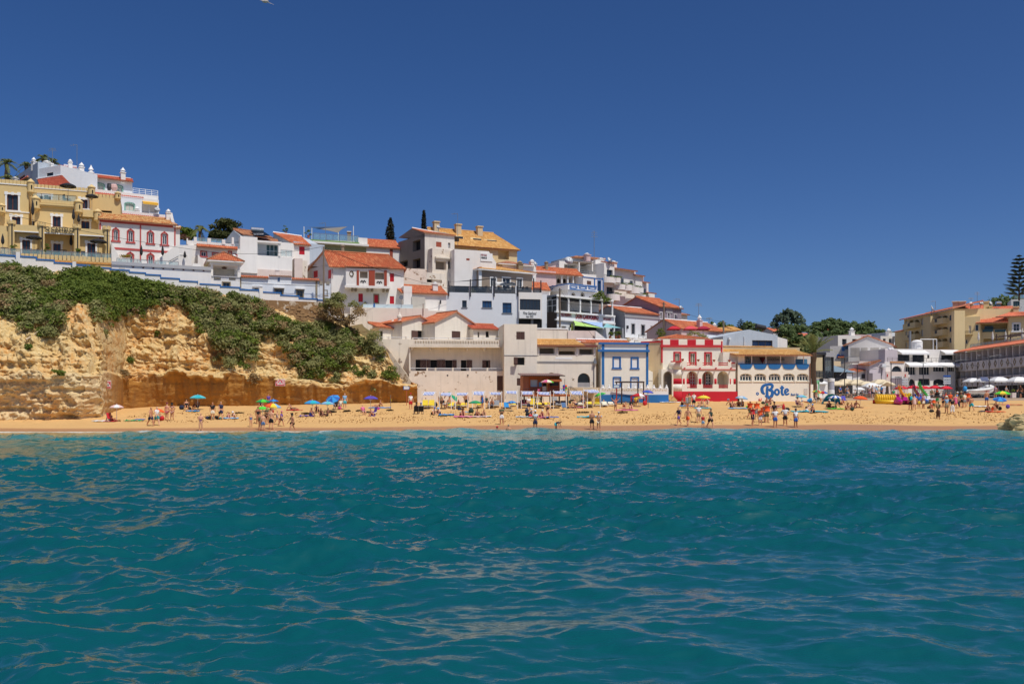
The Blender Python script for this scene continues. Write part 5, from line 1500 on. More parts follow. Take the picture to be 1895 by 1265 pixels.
# beach front
# weathered retaining wall behind the gabled beach house
f=Fr(650,125.5,830,127.5)
b=Bd('retaining_wall','tall weathered white retaining wall above the gabled beach house','wall',f,740,620)
b.win(671,619,677,627,SN,GL,1,1);b.wl(648,792,569.5,640,OLDW,3,0,dn=4);b.wl(792,830,575,640,OLDW,3,.1,dn=4)
g=MB();a=f.pt(f.u(783),-.08,f.z(783,584));g.tube([a,f.pt(f.u(783),-.08,f.z(783,562))],.05,6);b.mk(g,'drain_pipe',pln('rust',(130,84,64),.9))
# ruined beach house with terraces
f=Fr(757,119.5,933,120.5)
b=Bd('derelict_beach_house','derelict cream beach house with galleries, brown shutters and a gabled upper floor','house',f,850,742)
b.shut(919.8,695,931.5,722,BW,leaves=1,name='door');
b.wl(757,933,686,742,OLDER,2.2,0,dn=2,name='terrace_wall')
for x in(790.5,806,838,870,902):b.bx('rail_post',x-1.5,680,x+1.5,687,OLDW,.02,.25)
b.pb(f,'handrail',WM,f.u(758),f.u(932),f.z(845,681.6),f.z(845,680.6),.08,.16)
b.bx('drain_hole',827,693,829.5,695.5,DARK,-.03,.02);b.bx('drain_hole',864.5,693,867,695.5,DARK,-.03,.02)
def leafshut(x0,y0,x1,y1,d,name='shutter',ang=0.):
 u0,u1,z0,z1=f.rect(x0,y0,x1,y1,d);g=MB();n=max(2,int((u1-u0)/.16))
 for k in rn(n):f.box(g,u0+(u1-u0)*k/n+.008,u0+(u1-u0)*(k+1)/n-.008,z0,z1,d-.10,d-.04)
 f.box(g,u0,u1,z0+.15,z0+.28,d-.13,d-.10);f.box(g,u0,u1,z1-.28,z1-.15,d-.13,d-.10);f.strip(g,[(u0+.06,z0+.28),(u1-.06,z1-.28)],.1,d-.125,d-.09)
 return b.mk(g,name,BW)
D=1.6
for x0,y0,x1,y1 in((769,665,777.5,686),(796,665.5,808.7,681),(824,666,837,681),(853,666,863,686),(900,666.5,903.5,681)):b.opn(x0,y0,x1,y1,d=D,rv=.6)
for x0,y0,x1,y1 in((777.5,665.5,789,686),(789.6,665.5,795.8,681),(808.8,665.5,816,681),(816.4,665.5,823.8,681),(837.2,666,845,681),(863.2,666,873.7,681.5),(892.5,666.5,900,681),(903.5,666.5,907,681)):leafshut(x0,y0,x1,y1,D)
b.wl(757,933,640,690,plstr('gallery_whitewash',(228,218,204),.4,.10,(150,128,98),.6),4,D,dn=.3)
b.bx('end_wall',757,640,759.5,690,OLDW,0,D+.2)
zb0=f.z(845,641);u0,u1=f.u(757),f.u(926)
b.pb(f,'balcony_slab',OLDW,u0,u1,zb0-.12,zb0+.1,-.35,D+3)
hs_=[]
for k in rn(32):uu=f.u(769)+(f.u(920)-f.u(769))*k/31;zq=f.z(845,634);hs_.append((uu-.09,uu+.09,zq-.2,zq+.2,'round',.2,0))
b.wl(757,926,628.5,640,OLDW,.2,-.35,dn=0,holes=hs_,name='balustrade',reveal=.2)
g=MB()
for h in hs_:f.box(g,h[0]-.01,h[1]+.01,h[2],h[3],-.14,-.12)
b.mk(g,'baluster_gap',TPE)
for x in(762,796,832,865,897):b.bx('corbel',x-1.4,641.5,x+1.4,647,OLDW,-.1,D)
for x in(764,794,830,861,894):b.bx('rail_post',x-1,624,x+1,629,OLDW,-.3,-.15)
b.pb(f,'handrail',WM,f.u(764),f.u(925),f.z(845,626),f.z(845,625),-.26,-.2)
for(xa,Ya,xb,Yb,xe,ye,xr,yr,win,dep)in((744,121.5,803,125.2,744,597.5,776.5,586,(762,611.5,784,627),7),(805,121.8,879,126.0,805,598.5,843.5,577,(834,612.5,852,627),7)):
 fg=Fr(xa,Ya,xb,Yb)
 wx0,wy0,wx1,wy1=win;xm=(wx0+wx1)/2
 if xa<760:b.opn(xm,wy0,wx1,wy1,f=fg,rv=.5)
 else:b.shut(wx0+2,wy0,wx1,wy1,BW,f=fg)
 u0,u1,z0,z1=b.wl(xa,xb,ye,632,OLDW,dep,0,f=fg,ref=(xa+xb)/2,dn=.6)
 if xa<760:
  ua,ub,za,zz_=fg.rect(wx0,wy0,xm,wy1,-.1);b.pb(fg,'shutter',BW,ua,ub,za,zz_,-.12,-.05)
 b.gable_front(u0,u1,z1,fg.z(xr,yr),dep,TO,OLDW,0,ur=fg.u(xr),f=fg,ov=.3,cap=TB)
fs=Fr(702,122,737,123.5);b.door(703.5,612,708.5,630,SN,DARK,1,1,f=fs,sill=0);u0,u1,z0,z1=b.wl(702,737,606,632,OLDW,3,0,f=fs,dn=.5)
b.slab([(u0-.5,-.4,z1+.02),(u1+.1,-.4,z1-.12),(u1+.1,2.2,z1+.62),(u0-.7,2.2,z1+.75)],TO,fs,cap=TO)
b.chim(727,610,591,.5,OLDW,1,'point',f=fs,capm=OLDW);b.chim(739.5,630,576.5,.5,OLDW,-.8,'round',f=fs)
fs=Fr(876,124,923,125.5);b.opn(884,614,887,624,f=fs,rv=.3);b.opn(899,613,905,624,f=fs,rv=.3);u0,u1,z0,z1=b.wl(876,922,608.5,632,OLDW,3,0,f=fs,dn=.5)
b.slab([(u0-.3,-.4,z1-.05),(u1+.2,-.4,z1-.05),(u1+.2,2.2,z1+.8),(u0-.3,2.2,z1+.8)],TR,fs,cap=TO)
b.wl(694,757,627,660,OLDW,3,1.9,dn=4,name='side_terrace');b.pb(f,'side_handrail',WM,f.u(690,.4),f.u(757,.4),f.z(725,624.3,.4),f.z(725,623.3,.4),.4,.48)
for x in(700,719,751):b.bx('rail_post',x-1.5,622,x+1.5,628,OLDW,.35,.6)
f=Fr(690,119.5,762,119.3)
b=Bd('ramp_wall','rough stone ramp wall slanting down beside the cream beach house','wall',f,730,720)
SR=plstr('grey_rubble',(196,184,166),.6,.6,(140,118,90),.5);prv=None
pts=[(690,625),(700,628),(712,640),(726,658),(740,676),(752,692),(760,704)]
for(xa,ya),(xb,yb_)in zip(pts[:-1],pts[1:]):
 for k in rn(2):
  t0,t1=k/2,(k+1)/2;x0,x1=xa+(xb-xa)*t0,xa+(xb-xa)*t1;y0,y1=ya+(yb_-ya)*t0,ya+(yb_-ya)*t1
  wdg(b,f,x0,x1,y0,y1,745,SR,-.25-srng.uniform(0,.12),.6,'ramp_stone_course')
  # tall cream block beside it
f=Fr(933,119.2,994,119.8)
b=Bd('cream_tower_block','tall cream weathered block with three small openings beside the derelict house','house',f,960,742)
b.shut(955.5,613.5,971,628,BW);b.opn(956.8,661,971,675,rv=.5);b.shut(956.5,699.5,968,713,BW,leaves=1)
u0,u1,z0,z1=b.wl(933,994,599.5,742,OLDW,6,0,dn=2)
ua,ub,za,zz_=f.rect(949.5,661,956.5,675);g=MB();f.box(g,ua,ub,za,zz_,-.62,-.55);[f.box(g,ua,ub,za+q,za+q+.1,-.66,-.62)for q in(.15,.75)]
b.mk(g,'open_shutter',BW);b.pb(f,'shutter_frame',BW,ub-.05,ub,za,zz_,-.6,.02)
g=MB();zq=f.z(960,657.5);f.box(g,u0,u1,zq-.03,zq+.03,-.05,.02);b.mk(g,'conduit',GM)
# arcaded block with loggia
f=Fr(994,121.0,1104,122.0)
b=Bd('arcaded_beach_block','cream weathered beach block with a tiled loggia and arched windows','building',f,1050,742)
for x0,y0,x1,y1 in((998.5,643.5,1026.5,654.5),(1034,642,1064,656),(1072,645.5,1098,655.5)):b.opn(x0,y0,x1,y1,rv=1.5,back=TPE)
b.bx('awning_cloth',1034,642.5,1065,649.5,pln('beige_canvas',(206,188,150),.8),-.25,-.15)
b.win(1069,690,1092,716,DM,GL,3,2,'round',rv=.6);b.opn(1011,689,1030,716,rv=.6,arch='round',back=TPE);b.bx('stone_bench',1069,707.5,1093,716,GREY,.05,.5)
u0,u1,z0,z1=b.wl(994,1103,640,742,OLDW,6,0,dn=2)
for x in(996,1031.5,1068,1100.5):b.bx('loggia_post',x-1.2,641,x+1.2,657,WH,-.08,.05)
g=MB();zq=f.z(1050,638);f.box(g,u0-.1,f.u(1104),zq-.28,zq,-.5,.1);b.mk(g,'fascia',pln('maroon_board',(120,62,58),.7))
b.slab([(u0,-.6,z1+.05),(f.u(1082),-.6,z1+.05),(f.u(1072),2.6,z1+.95),(u0,2.6,z1+.95)],TT,cap=TT)
for y,h in((668.5,.06),(671,.05)):b.band('conduit',994,y,1100,h,GM,-.05,.02)
b.bx('light_box',1099,667,1104,673,GM,-.4,-.1);XT('drain_pipe',GM,b.r,[f.pt(f.u(1099),-.08,f.z(1099,675)),f.pt(f.u(1099),-.08,f.z(1099,716))],.06,6)
b.bx('faded_sign',1028,660.5,1059,664.5,TW,-.03,.02)
b.wl(1103,1116,634,742,BEI,5,1.5,name='side_wall')
f=Fr(994,126,1130,128)
b=Bd('step_wall','weathered concrete wall with white coping above the tan loggia roof','wall',f,1022,628)
b.wl(994,1051,607,634,OLDER,2,0,dn=3);b.band('coping',994,606.8,1051,.14,TW,-.08,.3)
b=Bd('pinkish_wall','pinkish white wall with a slanting end below the blue sail awnings','wall',f,1090,630)
PKW=MT['pinkish_white']
b.wl(1051,1094,611.5,638,PKW,2,-.2,dn=3);b.wl(1094,1102,611.5,638,PKW,1.5,.4,dn=3);wdg(b,f,1102,1126,611.5,630,640,WH,-.2,.1,'slanted_wall')
f=Fr(1080,124.5,1166,126)
b=Bd('low_tiled_building','low building with a long narrow orange roof behind the blue trimmed house','house',f,1120,640)
u0,u1,z0,z1=b.wl(1084,1164,635.5,645,PKW,4,0);b.slab([(u0-.4,-.4,z1),(u1+.3,-.4,z1),(u1+.3,1.8,z1+.62),(u0-.8,1.8,z1+.62)],TO,cap=TW);b.wl(1062,1084,630,645,PKW,3,.5);b.chim(1177,634,626,.5,WH,.5)
wdg(b,f,1162,1174,634,627,645,WH,.3,.8,'gable_wall');b.wl(1172,1222,627,645,WH,.6,.4,name='gable_wall')
# blue and white house
f=Fr(1110,121.5,1201,122.2)
b=Bd('blue_trim_house','white two storey house with blue cornices, corner strips and window frames','house',f,1155,738)
for x0,y0,x1,y1 in((1135.5,662,1147,680.5),(1169,662.5,1180,681)):b.win(x0,y0,x1,y1,BT,TW,1,1,trim=BT,tw=.16,rv=.1)
for x0,y0,x1,y1 in((1136,699,1147.5,722),(1168.5,699,1180.5,722)):b.door(x0,y0,x1,y1,TW,TW,2,2,trim=BT,tw=.16,rv=.12)
b.wl(1112,1200,635,742,CR,8,0,dn=2)
b.band('cornice',1108.5,633.5,1201.5,.24,BT,-.22,.3);b.band('cornice',1107,646.6,1202.5,.3,BT,-.38,.05)
for x0,x1 in((1114,1118.5),(1196,1200)):b.bx('corner_strip',x0,635,x1,716,BLUEP,-.07,.03)
b.wl(1200,1208,687.5,742,CR,4,.5,name='side_annex');wdg(b,f,1199.5,1208,684,688,690,CR,.45,3,'annex_top')
f=Fr(1046,118.6,1238,119.6)
b=Bd('pierced_garden_wall','white garden wall with scalloped crest and a blue painted base','wall',f,1170,739)
b.wl(1046,1110,716.5,740,BEI,.4,.1,dn=1.5,name='plain_wall')
zb1=f.z(1170,730);b.wl(1110,1237,718,740,WH,.35,0,dn=1.5)
b.pb(f,'blue_base',BLUEP,f.u(1110),f.u(1237.3),f.z(1170,740)-1,zb1,-.05,.1)
for k in rn(11):u=f.u(1116)+(f.u(1234)-f.u(1116))*k/10;c=f.pt(u,.17,f.z(1170,718));XL('finial',TW,b.r,tuple(c),[(.22,-.02),(.22,.08),(.1,.22),(.13,.32),(.03,.45)],8)
g=MB()
for k in rn(38):
 u=f.u(1113)+(f.u(1234)-f.u(1113))*(k+.5)/38;zq=f.z(1170,721.3);s_=1 if k%2 else-1
 g.hexa([f.pt(u-.1,-.02,zq-s_*.13),f.pt(u+.1,-.02,zq-s_*.13),f.pt(u+.1,.02,zq-s_*.13),f.pt(u-.1,.02,zq-s_*.13),f.pt(u-.01,-.02,zq+s_*.13),f.pt(u+.01,-.02,zq+s_*.13),f.pt(u+.01,.02,zq+s_*.13),f.pt(u-.01,.02,zq+s_*.13)])
b.mk(g,'piercing',BEI)['kind']='stuff'
# beige side house
f=Fr(1200,124.5,1225,123.6)
b=Bd('beige_side_house','plain beige side wall house squeezed beside the red striped house','house',f,1212,738)
b.bx('meter_box',1217.5,689,1219.5,693,GM,-.12,.02);b.bx('meter_box',1217.5,698,1219.5,702.5,GM,-.12,.02)
b.wl(1186,1226,631,742,BEI,6,0,dn=2);b.band('red_edge',1186,631,1226,.2,RT,-.08,.2)
# red and white house
f=Fr(1224,121.6,1365,122.4)
b=Bd('red_white_house','red and white painted beach house with arcade, balcony and chequered parapet','house',f,1290,740)
D=2.0;REDW=pln('red_joinery',(190,34,46),.5)
for x0,y0,x1,y1 in((1249,653.5,1257.5,671),(1277.5,653.5,1286,675),(1306,654,1314.5,675)):b.door(x0,y0,x1,y1,TW,pln('olive_curtain',(132,122,92),.5),2,1,trim=RT,tw=.22,d=D,sill=0,rv=.2)
u0,u1,z0,z1=b.wl(1224,1338,627.5,690,CR,8,D)
n=7;xs=[1224+(1336-1224)*k/7 for k in rn(8)]
for k in rn(7):b.bx('parapet_panel',xs[k]+(3 if k==0 else 0),628,xs[k+1],638,REDP if k%2 else CR,D-.06-.01*(k%2),D+.02)
b.band('red_cornice',1222.5,638,1337.5,.3,RT,D-.22,D+.05);b.bx('corner_strip',1223.8,628,1226.5,671,REDP,D-.09,D+.02);b.bx('corner_strip',1334.5,631,1337.2,671,REDP,D-.09,D+.02)
b.hip(f.u(1217,D+1),f.u(1310,D+1),f.z(1265,627.5,D+1),f.z(1265,620,D+4),7,TO,D+.8,.1,cap=TO)
for x in(1281,1310,1338):b.opn(x-10.6,686.5,x+10.6,724,d=0,rv=1.9,arch='round',back=plstr('arcade_back',(214,204,184),.2,0))
b.wl(1262,1361,683,724,CR,2.0,0,dn=.1,top=1,reveal=.35)
b.opn(1228.5,687.5,1243,732,d=.3,rv=.5,arch='round',back=TPE,trim=SN,tw=.1)
b.wl(1224,1246,683,742,CR,1.7,.3,dn=1)
cb=f.pt(f.u(1262),1.35,0);rr=(f.u(1262)-f.u(1244))*1.0
def bay(y0,y1,mat,name,r_=0.):
 zq0,zq1=f.z(1255,y1),f.z(1255,y0);g=MB();g.lathe((cb.x,cb.y,0),[(rr+r_,zq0),(rr+r_,zq1)],28);return b.mk(g,name,mat,1)
bay(683,700.3,CR,'round_bay');bay(700.3,710.5,REDP,'round_bay_band',.012);bay(710.5,724,CR,'round_bay_parapet',.1);bay(724,745,REDP,'round_bay_base',.14);bay(669.5,683,CR,'round_bay_balcony',.03)
for x,m_ in((1281,REDW),(1310,TW)):
 ua,ub,za,zz_=f.rect(x-4,690.5,x+5,713,1.5);b.pb(f,'door',RT,ua-.12,ub+.12,za,zz_+.12,1.60,1.7);g=MB()
 for i in rn(2):
  for j in rn(4):f.box(g,ua+(ub-ua)*i/2+.07,ua+(ub-ua)*(i+1)/2-.07,za+(zz_-za)*j/4+.06,za+(zz_-za)*(j+1)/4-.06,1.52,1.62)
 b.mk(g,'door_panes',GL if x>1300 else REDW);b.pb(f,'door_leaf',TW,ua,ub,za,zz_,1.56,1.61)
def notched(y0,y1,notches,d0,name):
 ua,ub=f.u(1262),f.u(1361.5);zq1,zq0=f.z(1310,y0),f.z(1310,y1);zn=zq1-(zq1-zq0)*.55
 g=MB();cur=ua
 for x0,x1 in notches+[(1361.5,1361.6)]:
  p,q=f.u(x0),f.u(x1);f.box(g,cur,p,zq0,zq1,d0,d0+.25)
  if q-p>.05:f.box(g,p,q,zq0,zn,d0,d0+.25)
  cur=q
 b.mk(g,name,CR)
 for x0,x1 in notches:
  p,q=f.u(x0),f.u(x1)
  for k in rn(2):g=MB();zq=zn+.14+k*.24;f.box(g,p,q,zq-.05,zq+.06,d0+.06,d0+.16);b.mk(g,'red_rail',RT)
notched(668,684,[(1271,1289.5),(1300,1318.5),(1329,1347)],-.06,'balcony_parapet')
notched(710.5,724.5,[(1271.5,1289.5),(1300.5,1318.5),(1329.5,1347)],-.08,'arcade_parapet')
b.band('red_line',1262,682.6,1361.5,.1,RT,-.10,0)
b.pb(f,'red_base',REDP,f.u(1262),f.u(1365),f.z(1310,740)-1.5,f.z(1310,724),-.12,1.5)
for x0,x1 in((1262.5,1268.5),(1291.8,1299),(1320.8,1327.3),(1349,1354),(1357.5,1361)):
 u=(f.u(x0)+f.u(x1))/2;g=MB();c=f.pt(u,.16,0)
 if x0<1350:g.lathe((c.x,c.y,0),[((f.u(x1)-f.u(x0))/2,f.z(1310,711)),((f.u(x1)-f.u(x0))/2,f.z(1310,700.5))],14)
 else:f.box(g,f.u(x0),f.u(x1),f.z(1310,711),f.z(1310,700.5),-.04,.1)
 b.mk(g,'red_column',REDP,1)
b.wl(1361,1366,672,742,plstr('streaky_gap',(196,176,148),.8,.3),3,.6)
b.bx('red_cap',1354,670,1360.5,672.3,RT,-.15,.3);b.bx('red_cap',1243,667.5,1262,669.5,RT,-.4,.2)
for x in(1266,1294.5,1324,1352):
 q=f.pt(f.u(x),-.1,f.z(x,681));XT('drain_spout',RT,b.r,[q+V3(0,.1,0),q+V3(0,-.45,-.02)],.09,6)
for x,y in((1263.5,663),(1292.5,664),(1321.5,664.5),(1349.7,665)):
 c=f.pt(f.u(x),.05,f.z(x,y+5));g=MB();g.lathe(tuple(c),[(.12,0),(.2,.28),(.23,.3),(.19,.32)],10);o=b.mk(g,'flower_pot',MT['terracotta'])
gt=MB()
for k in rn(7):u=f.u(1229)+(f.u(1243)-f.u(1229))*k/6;gt.tube([f.pt(u,.35,f.z(1236,731)),f.pt(u,.35,f.z(1236,690))],.025,4)
for y in(731,715,698):gt.tube([f.pt(f.u(1229),.35,f.z(1236,y)),f.pt(f.u(1243),.35,f.z(1236,y))],.025,4)
b.mk(gt,'iron_gate',DM)
for k in rn(5):b.bx('step',1233+k*1.5,730+k*2.2,1243.5+k*2.4,742,pln('yellow_step',(206,176,116),.85),-.3-k*.35,.3)
# white bar building with blue lettering
f=Fr(1365.5,122.2,1500,122.8)
b=Bd('beach_bar','white beach bar with blue scalloped balcony, arched windows and blue lettering','bar',f,1432,740)
cols=[(1369,1391.7),(1395.5,1418.3),(1422,1445),(1448.6,1471.2),(1474.5,1496.7)]
for x0,x1 in cols:b.win(x0+.3,690.8,x1-.6,704.8,CR,GL,4,1,'seg',rv=.25,bar=.1,sill=CR)
b.wl(1365.5,1499.5,684,742,CR,9,0,dn=2)
b.wl(1365.5,1499.5,673.5,684.5,CR,.25,.02,dn=0,name='terrace_parapet')
for x0,x1 in cols:
 a,c=f.u(x0),f.u(x1);zt_,zb_=f.z(1432,673.6),f.z(1432,683);w=c-a;pr=[(a,zt_),(c,zt_)]+[(a+w*.5+w*.5*copysign(abs(cos(t_))**.55,cos(t_)),zt_-(zt_-zb_)*sin(t_)**.75)for t_ in[pi*k/12 for k in rn(1,12)]]
 g=MB();o=len(pr);g.poly([f.pt(p,-.06,q)for p,q in pr][::-1]);
 for i in rn(o):p,q=pr[i],pr[(i+1)%o];g.quad(f.pt(p[0],-.06,p[1]),f.pt(q[0],-.06,q[1]),f.pt(q[0],.03,q[1]),f.pt(p[0],.03,p[1]))
 b.mk(g,'blue_scallop',BLUEP)
b.band('blue_rail',1366,672.9,1497,.12,BT,-.02,.2)
b.win(1380,661,1389,676,TW,GL,2,2,'round',d=3.0);b.wl(1366,1500,655,690,plstr('loggia_back',(216,212,204),.2,0),5,3.0)
b.text('COCKTAIL BAR',1421,662.5,1452,667,pln('slate_lettering',(96,104,112),.7),2.95);g=MB();c=f.pt(f.u(1411,2.9),2.9,f.z(1411,672,2.9));g.lathe(tuple(c),[(.3,-.5),(.28,-.45),(.05,-.4),(.05,.1),(.15,.2),(.42,.75),(.40,.78)],12);b.mk(g,'cocktail_glass_cutout',pln('maroon_paint',(120,44,54),.7))
for x in(1391,1417.5,1444.5,1471,1487):XT('loggia_post',TW,b.r,[f.pt(f.u(x,.15),.15,f.z(x,674)),f.pt(f.u(x,.15),.15,f.z(x,656))],.06,6)
b.bx('blue_panel',1472,664,1494,674,pln('blue_panel',(60,120,160),.6),1.2,1.3);b.bx('cream_pier',1366,656,1378,674,CR,.3,1.5)
u0,u1=f.u(1340),f.u(1500.5);zq=f.z(1432,657);b.slab([(u0+1.5,-.6,zq),(u1,-.6,zq),(u1-.6,3.6,zq+.85),(u0,3.6,zq+.85)],TT,cap=TT)
b.wl(1338,1480,642.5,656,plstr('old_parapet',(206,186,150),.7,.2),.5,3.8,dn=1.5,name='rear_parapet');b.wl(1338,1367,651,675,CR,3,.8,name='side_wall')
BL=pln('blue_wall_paint',(26,100,172),.6)
def stroke(pts,w,nm='lettering',cyc=0):
 q=[(f.u(x),f.z(x,y))for x,y in pts]
 Q=[]
 n_=len(q);idx=rn(n_ if cyc else n_-1)
 for i in idx:
  p0,p1,p2,p3=(q[(i+k)%n_]if cyc else q[min(max(i+k,0),n_-1)]for k in(-1,0,1,2))
  for s_ in[k/5 for k in rn(5)]:Q.append(tuple(.5*(2*p1[j]+(p2[j]-p0[j])*s_+(2*p0[j]-5*p1[j]+4*p2[j]-p3[j])*s_**2+(3*p1[j]-p0[j]-3*p2[j]+p3[j])*s_**3)for j in(0,1)))
 Q.append(q[0]if cyc else q[-1])
 g=MB();ws=np.interp(np.linspace(0,1,len(Q)),np.linspace(0,1,len(w)),w)if isinstance(w,(list,tuple))else[w]*len(Q)
 g.tube([(p[0],0,p[1])for p in Q],[x*.0723/2 for x in ws],10)
 g.v=[tuple(f.pt(v[0],-.008+v[1]*.05,v[2]))for v in g.v]
 return b.mk(g,nm,BL,1)
stroke([(1415.5,729),(1411.5,726),(1410,719),(1413,713.5),(1420,711.2),(1425,711)],[3,6.5,6,5,4.5])
stroke([(1420.5,714),(1419.5,722),(1420,732),(1423.5,735.5)],[4.5,5.5,6,5])
stroke([(1421,711),(1427,711),(1429.5,714.5),(1426.5,719.5),(1422,721)],[4.5,5.5,5.5,5,4])
stroke([(1423,721.5),(1428.5,723),(1429.3,729),(1426,734.5),(1421,735.5),(1415.5,731.5)],[4.5,6,6.5,6.5,5.5,2])
stroke([(1437.8,720.2),(1441,722.8),(1441,727.5),(1437.8,730),(1434.5,727.5),(1434.5,722.8)],4.2,cyc=1)
stroke([(1447.3,713.3),(1447,720),(1446.7,726),(1448.5,730),(1451,729)],[4.6,4.8,4.8,4.4,3]);stroke([(1443.3,717.8),(1447,717),(1451.3,717.4)],[3,3.4,3])
stroke([(1453.5,726),(1458.5,722.8),(1457.2,719.8),(1454,720.6),(1452.6,725),(1455,729.6),(1460.5,727.8)],[3,3.2,3.6,4,4.4,4,3])
stroke([(1401.7,726),(1403.6,728),(1401.7,730.4),(1399.8,728)],2.0,cyc=1)
b.text('Beach Bar',1463.3,727.2,1478.5,731.8,BL,-.02,bold=.005,shear=.25)
b.bx('notice_frame',1488,718.5,1494.5,729.5,pln('faded_frame',(206,200,190),.7),-.05,.01)
b.wl(1499.5,1505,711,742,CR,5,.6,name='side_pier');XT('drain_pipe',MT['rust'],b.r,[f.pt(f.u(1498.6),-.1,f.z(1498,672)),f.pt(f.u(1498.6),-.1,f.z(1498,738))],.06,6)
# middle of the hill
def side(f,u,dep):return f.child(u,dep,-pi/2)
# unfinished grey and white house
f=Fr(786,139,841,141.5)
b=Bd('unfinished_house','unfinished house with a gable wall in shade grey and empty window holes','house',f,810,520)
b.bx('bricked_window',807,447.5,817,457,MT['brick'],.02,.12);f.holes.append((*f.rect(807,447.5,817,457),None,.12,0));b.win(829,449,833.5,459,SN,GREY,1,1)
u0,u1,z0,z1=b.wl(786,841,433,540,plstr('streaked_white',(228,220,210),.5,.16,(130,118,104),.8),9,0,left=0)
fl=Fr(737,146.5,786,139)
b.opn(763.5,444.5,778,464,f=fl,rv=.7);b.opn(764,479,778,496,f=fl,rv=.7);b.opn(741,482.5,754.5,494,f=fl,rv=.7)
b.wl(737,786,440,525,plstr('gable_shade_grey',(150,140,128),.3,0),4,0,f=fl)  # grey of this gable is its shade put into the wall colour
g=MB();q=[fl.pt(fl.u(x),dd,fl.z(x,y))for dd in(0,6)for x,y in((737,440),(786,440),(786,431),(761,423))];g.add(q,((0,1,2,3),(7,6,5,4),(3,2,6,7),(0,3,7,4)));b.mk(g,'gable',MT['gable_shade_grey'])
ap=fl.pt(fl.u(762),0,fl.z(762,422));ua=(Vector((ap.x,ap.y))-f.A).dot(f.t);da=(Vector((ap.x,ap.y))-f.A).dot(f.n)
b.slab([(u0-.2,-.3,z1-.02),(u1+.1,-.3,z1-.02),(u1-.3,da,ap.z-.4),(ua,da,ap.z)],TO,cap=TW)
b.pb(f,'lintel',OLDW,f.u(804,-1.5),f.u(842,-1.5),f.z(820,482),f.z(820,479.5),-2,1)
b.opn(806,483,826,499,d=-1.6,rv=1.0,back=TPE);b.opn(829,483,840,498,d=-1.6,rv=.8);b.wl(800,842,461,530,OLDER,1.5,-1.6)
b.opn(790,517,818,523,d=-1.9,rv=.8);b.wl(788,824,505,535,OLDER,1.5,-1.9,dn=2)
f2=Fr(747,133,790,134);b.wl(746,790,497,535,OLDER,2,0,f=f2,name='rubble_wall',dn=3)
# for sale wall
f=Fr(841,137.5,920,140)
b=Bd('sale_wall','long blank white wall carrying a for sale board','wall',f,880,494)
b.wl(841,905,462,505,WH,3,0,ref=860,dn=2);wdg(b,f,905,918,466,485,500,WH,0,3,'sloped_end')
b.bx('brick_patch',863,478,869,481.5,MT['brick'],-.02,.02);b.bx('sign_board',889.5,468.5,911.5,483.5,TW,-.10,-.04)
b.text('FOR SALE',890.3,470,900.8,473.4,pln('sign_red',(150,40,44),.6),-.115,bold=.01);b.text('VENDE-SE',890.3,475.2,900.8,478.6,LET,-.115,bold=.01)
# tan-roofed apartments on the crest
f=Fr(800,149.5,960,156)
b=Bd('tan_roof_apartments','long apartment house with a big tan tiled roof and square chimneys','building',f,880,480)
for x0,x1 in((852,868),(884,906),(922,942)):b.opn(x0,460+(x0-850)*.05,x1,480,rv=1.2,back=YELA)
u0,u1,z0,z1=b.wl(800,957,456.5,500,YELA,9,0)
zr=f.z(870,428,4.5)
b.slab([(u0,-.6,z1-.1),(u1+.4,-.6,z1-.1),(f.u(913,4.5),4.5,zr),(f.u(790,4.5),4.5,zr)],TT,cap=TT)
b.slab([(u1+.4,-.6,z1-.1),(u1+.4,9.6,z1-.1),(f.u(913,4.5),4.5,zr),(f.u(913,4.5),4.5,zr)],TT,hip=1,th=.02)
b.slab([(u1+.4,9.6,z1-.1),(u0,9.6,z1-.1),(f.u(790,4.5),4.5,zr),(f.u(913,4.5),4.5,zr)],TT)
for x0,y0,x1,y1 in((842,436,862,444),(874,440,896,447),(900,443,924,450)):
 dd=1.6;a,c=f.u(x0,dd),f.u(x1,dd);zq0,zq1=f.z((x0+x1)/2,y1,dd),f.z((x0+x1)/2,y0,dd);g=MB()
 g.hexa([f.pt(a,dd,zq0),f.pt(c,dd,zq0),f.pt(c,dd+2,zq0),f.pt(a,dd+2,zq0),f.pt(a-.3,dd+.3,zq1),f.pt(c-.6,dd+.3,zq1),f.pt(c-.6,dd+2,zq1),f.pt(a-.3,dd+2,zq1)]);o=b.mk(g,'dormer',YELA)
 b.pb(f,'dormer_window',GL,a+.2,c-.5,zq0+.05,zq1-.15,dd-.03,dd+.3,pa_=o)
for x,yb_,yt in((807,430,410),(847.5,433,415),(887,437,419)):b.chim(x,yb_,yt,.9,BEI,3.5,'block',capm=BEI)
mast(847,455,395,150,'tall aerial with an arm above the tan tiled roof',1)
dish(811,421,150,.35,'small dish beside the first square chimney')
# small salmon hip roof house and pink house
f=Fr(940,146,990,148)
b=Bd('small_hip_house','small white house with a weathered salmon hip roof behind the taupe house','house',f,960,500)
u0,u1,z0,z1=b.wl(930,992,490,515,WH,7,0);b.hip(f.u(925),f.u(984),z1,f.z(950,477),7,tilemat('weathered_salmon',(190,130,100),(170,112,86),(206,150,116),.4));b.chim(962,497,482,.8,SN,-1,'point',capm=SN);b.chim(984.5,492,480,.7,WH,1)
dish(991,489,147,.3,'tilted grey dish beside the white pointed chimney')
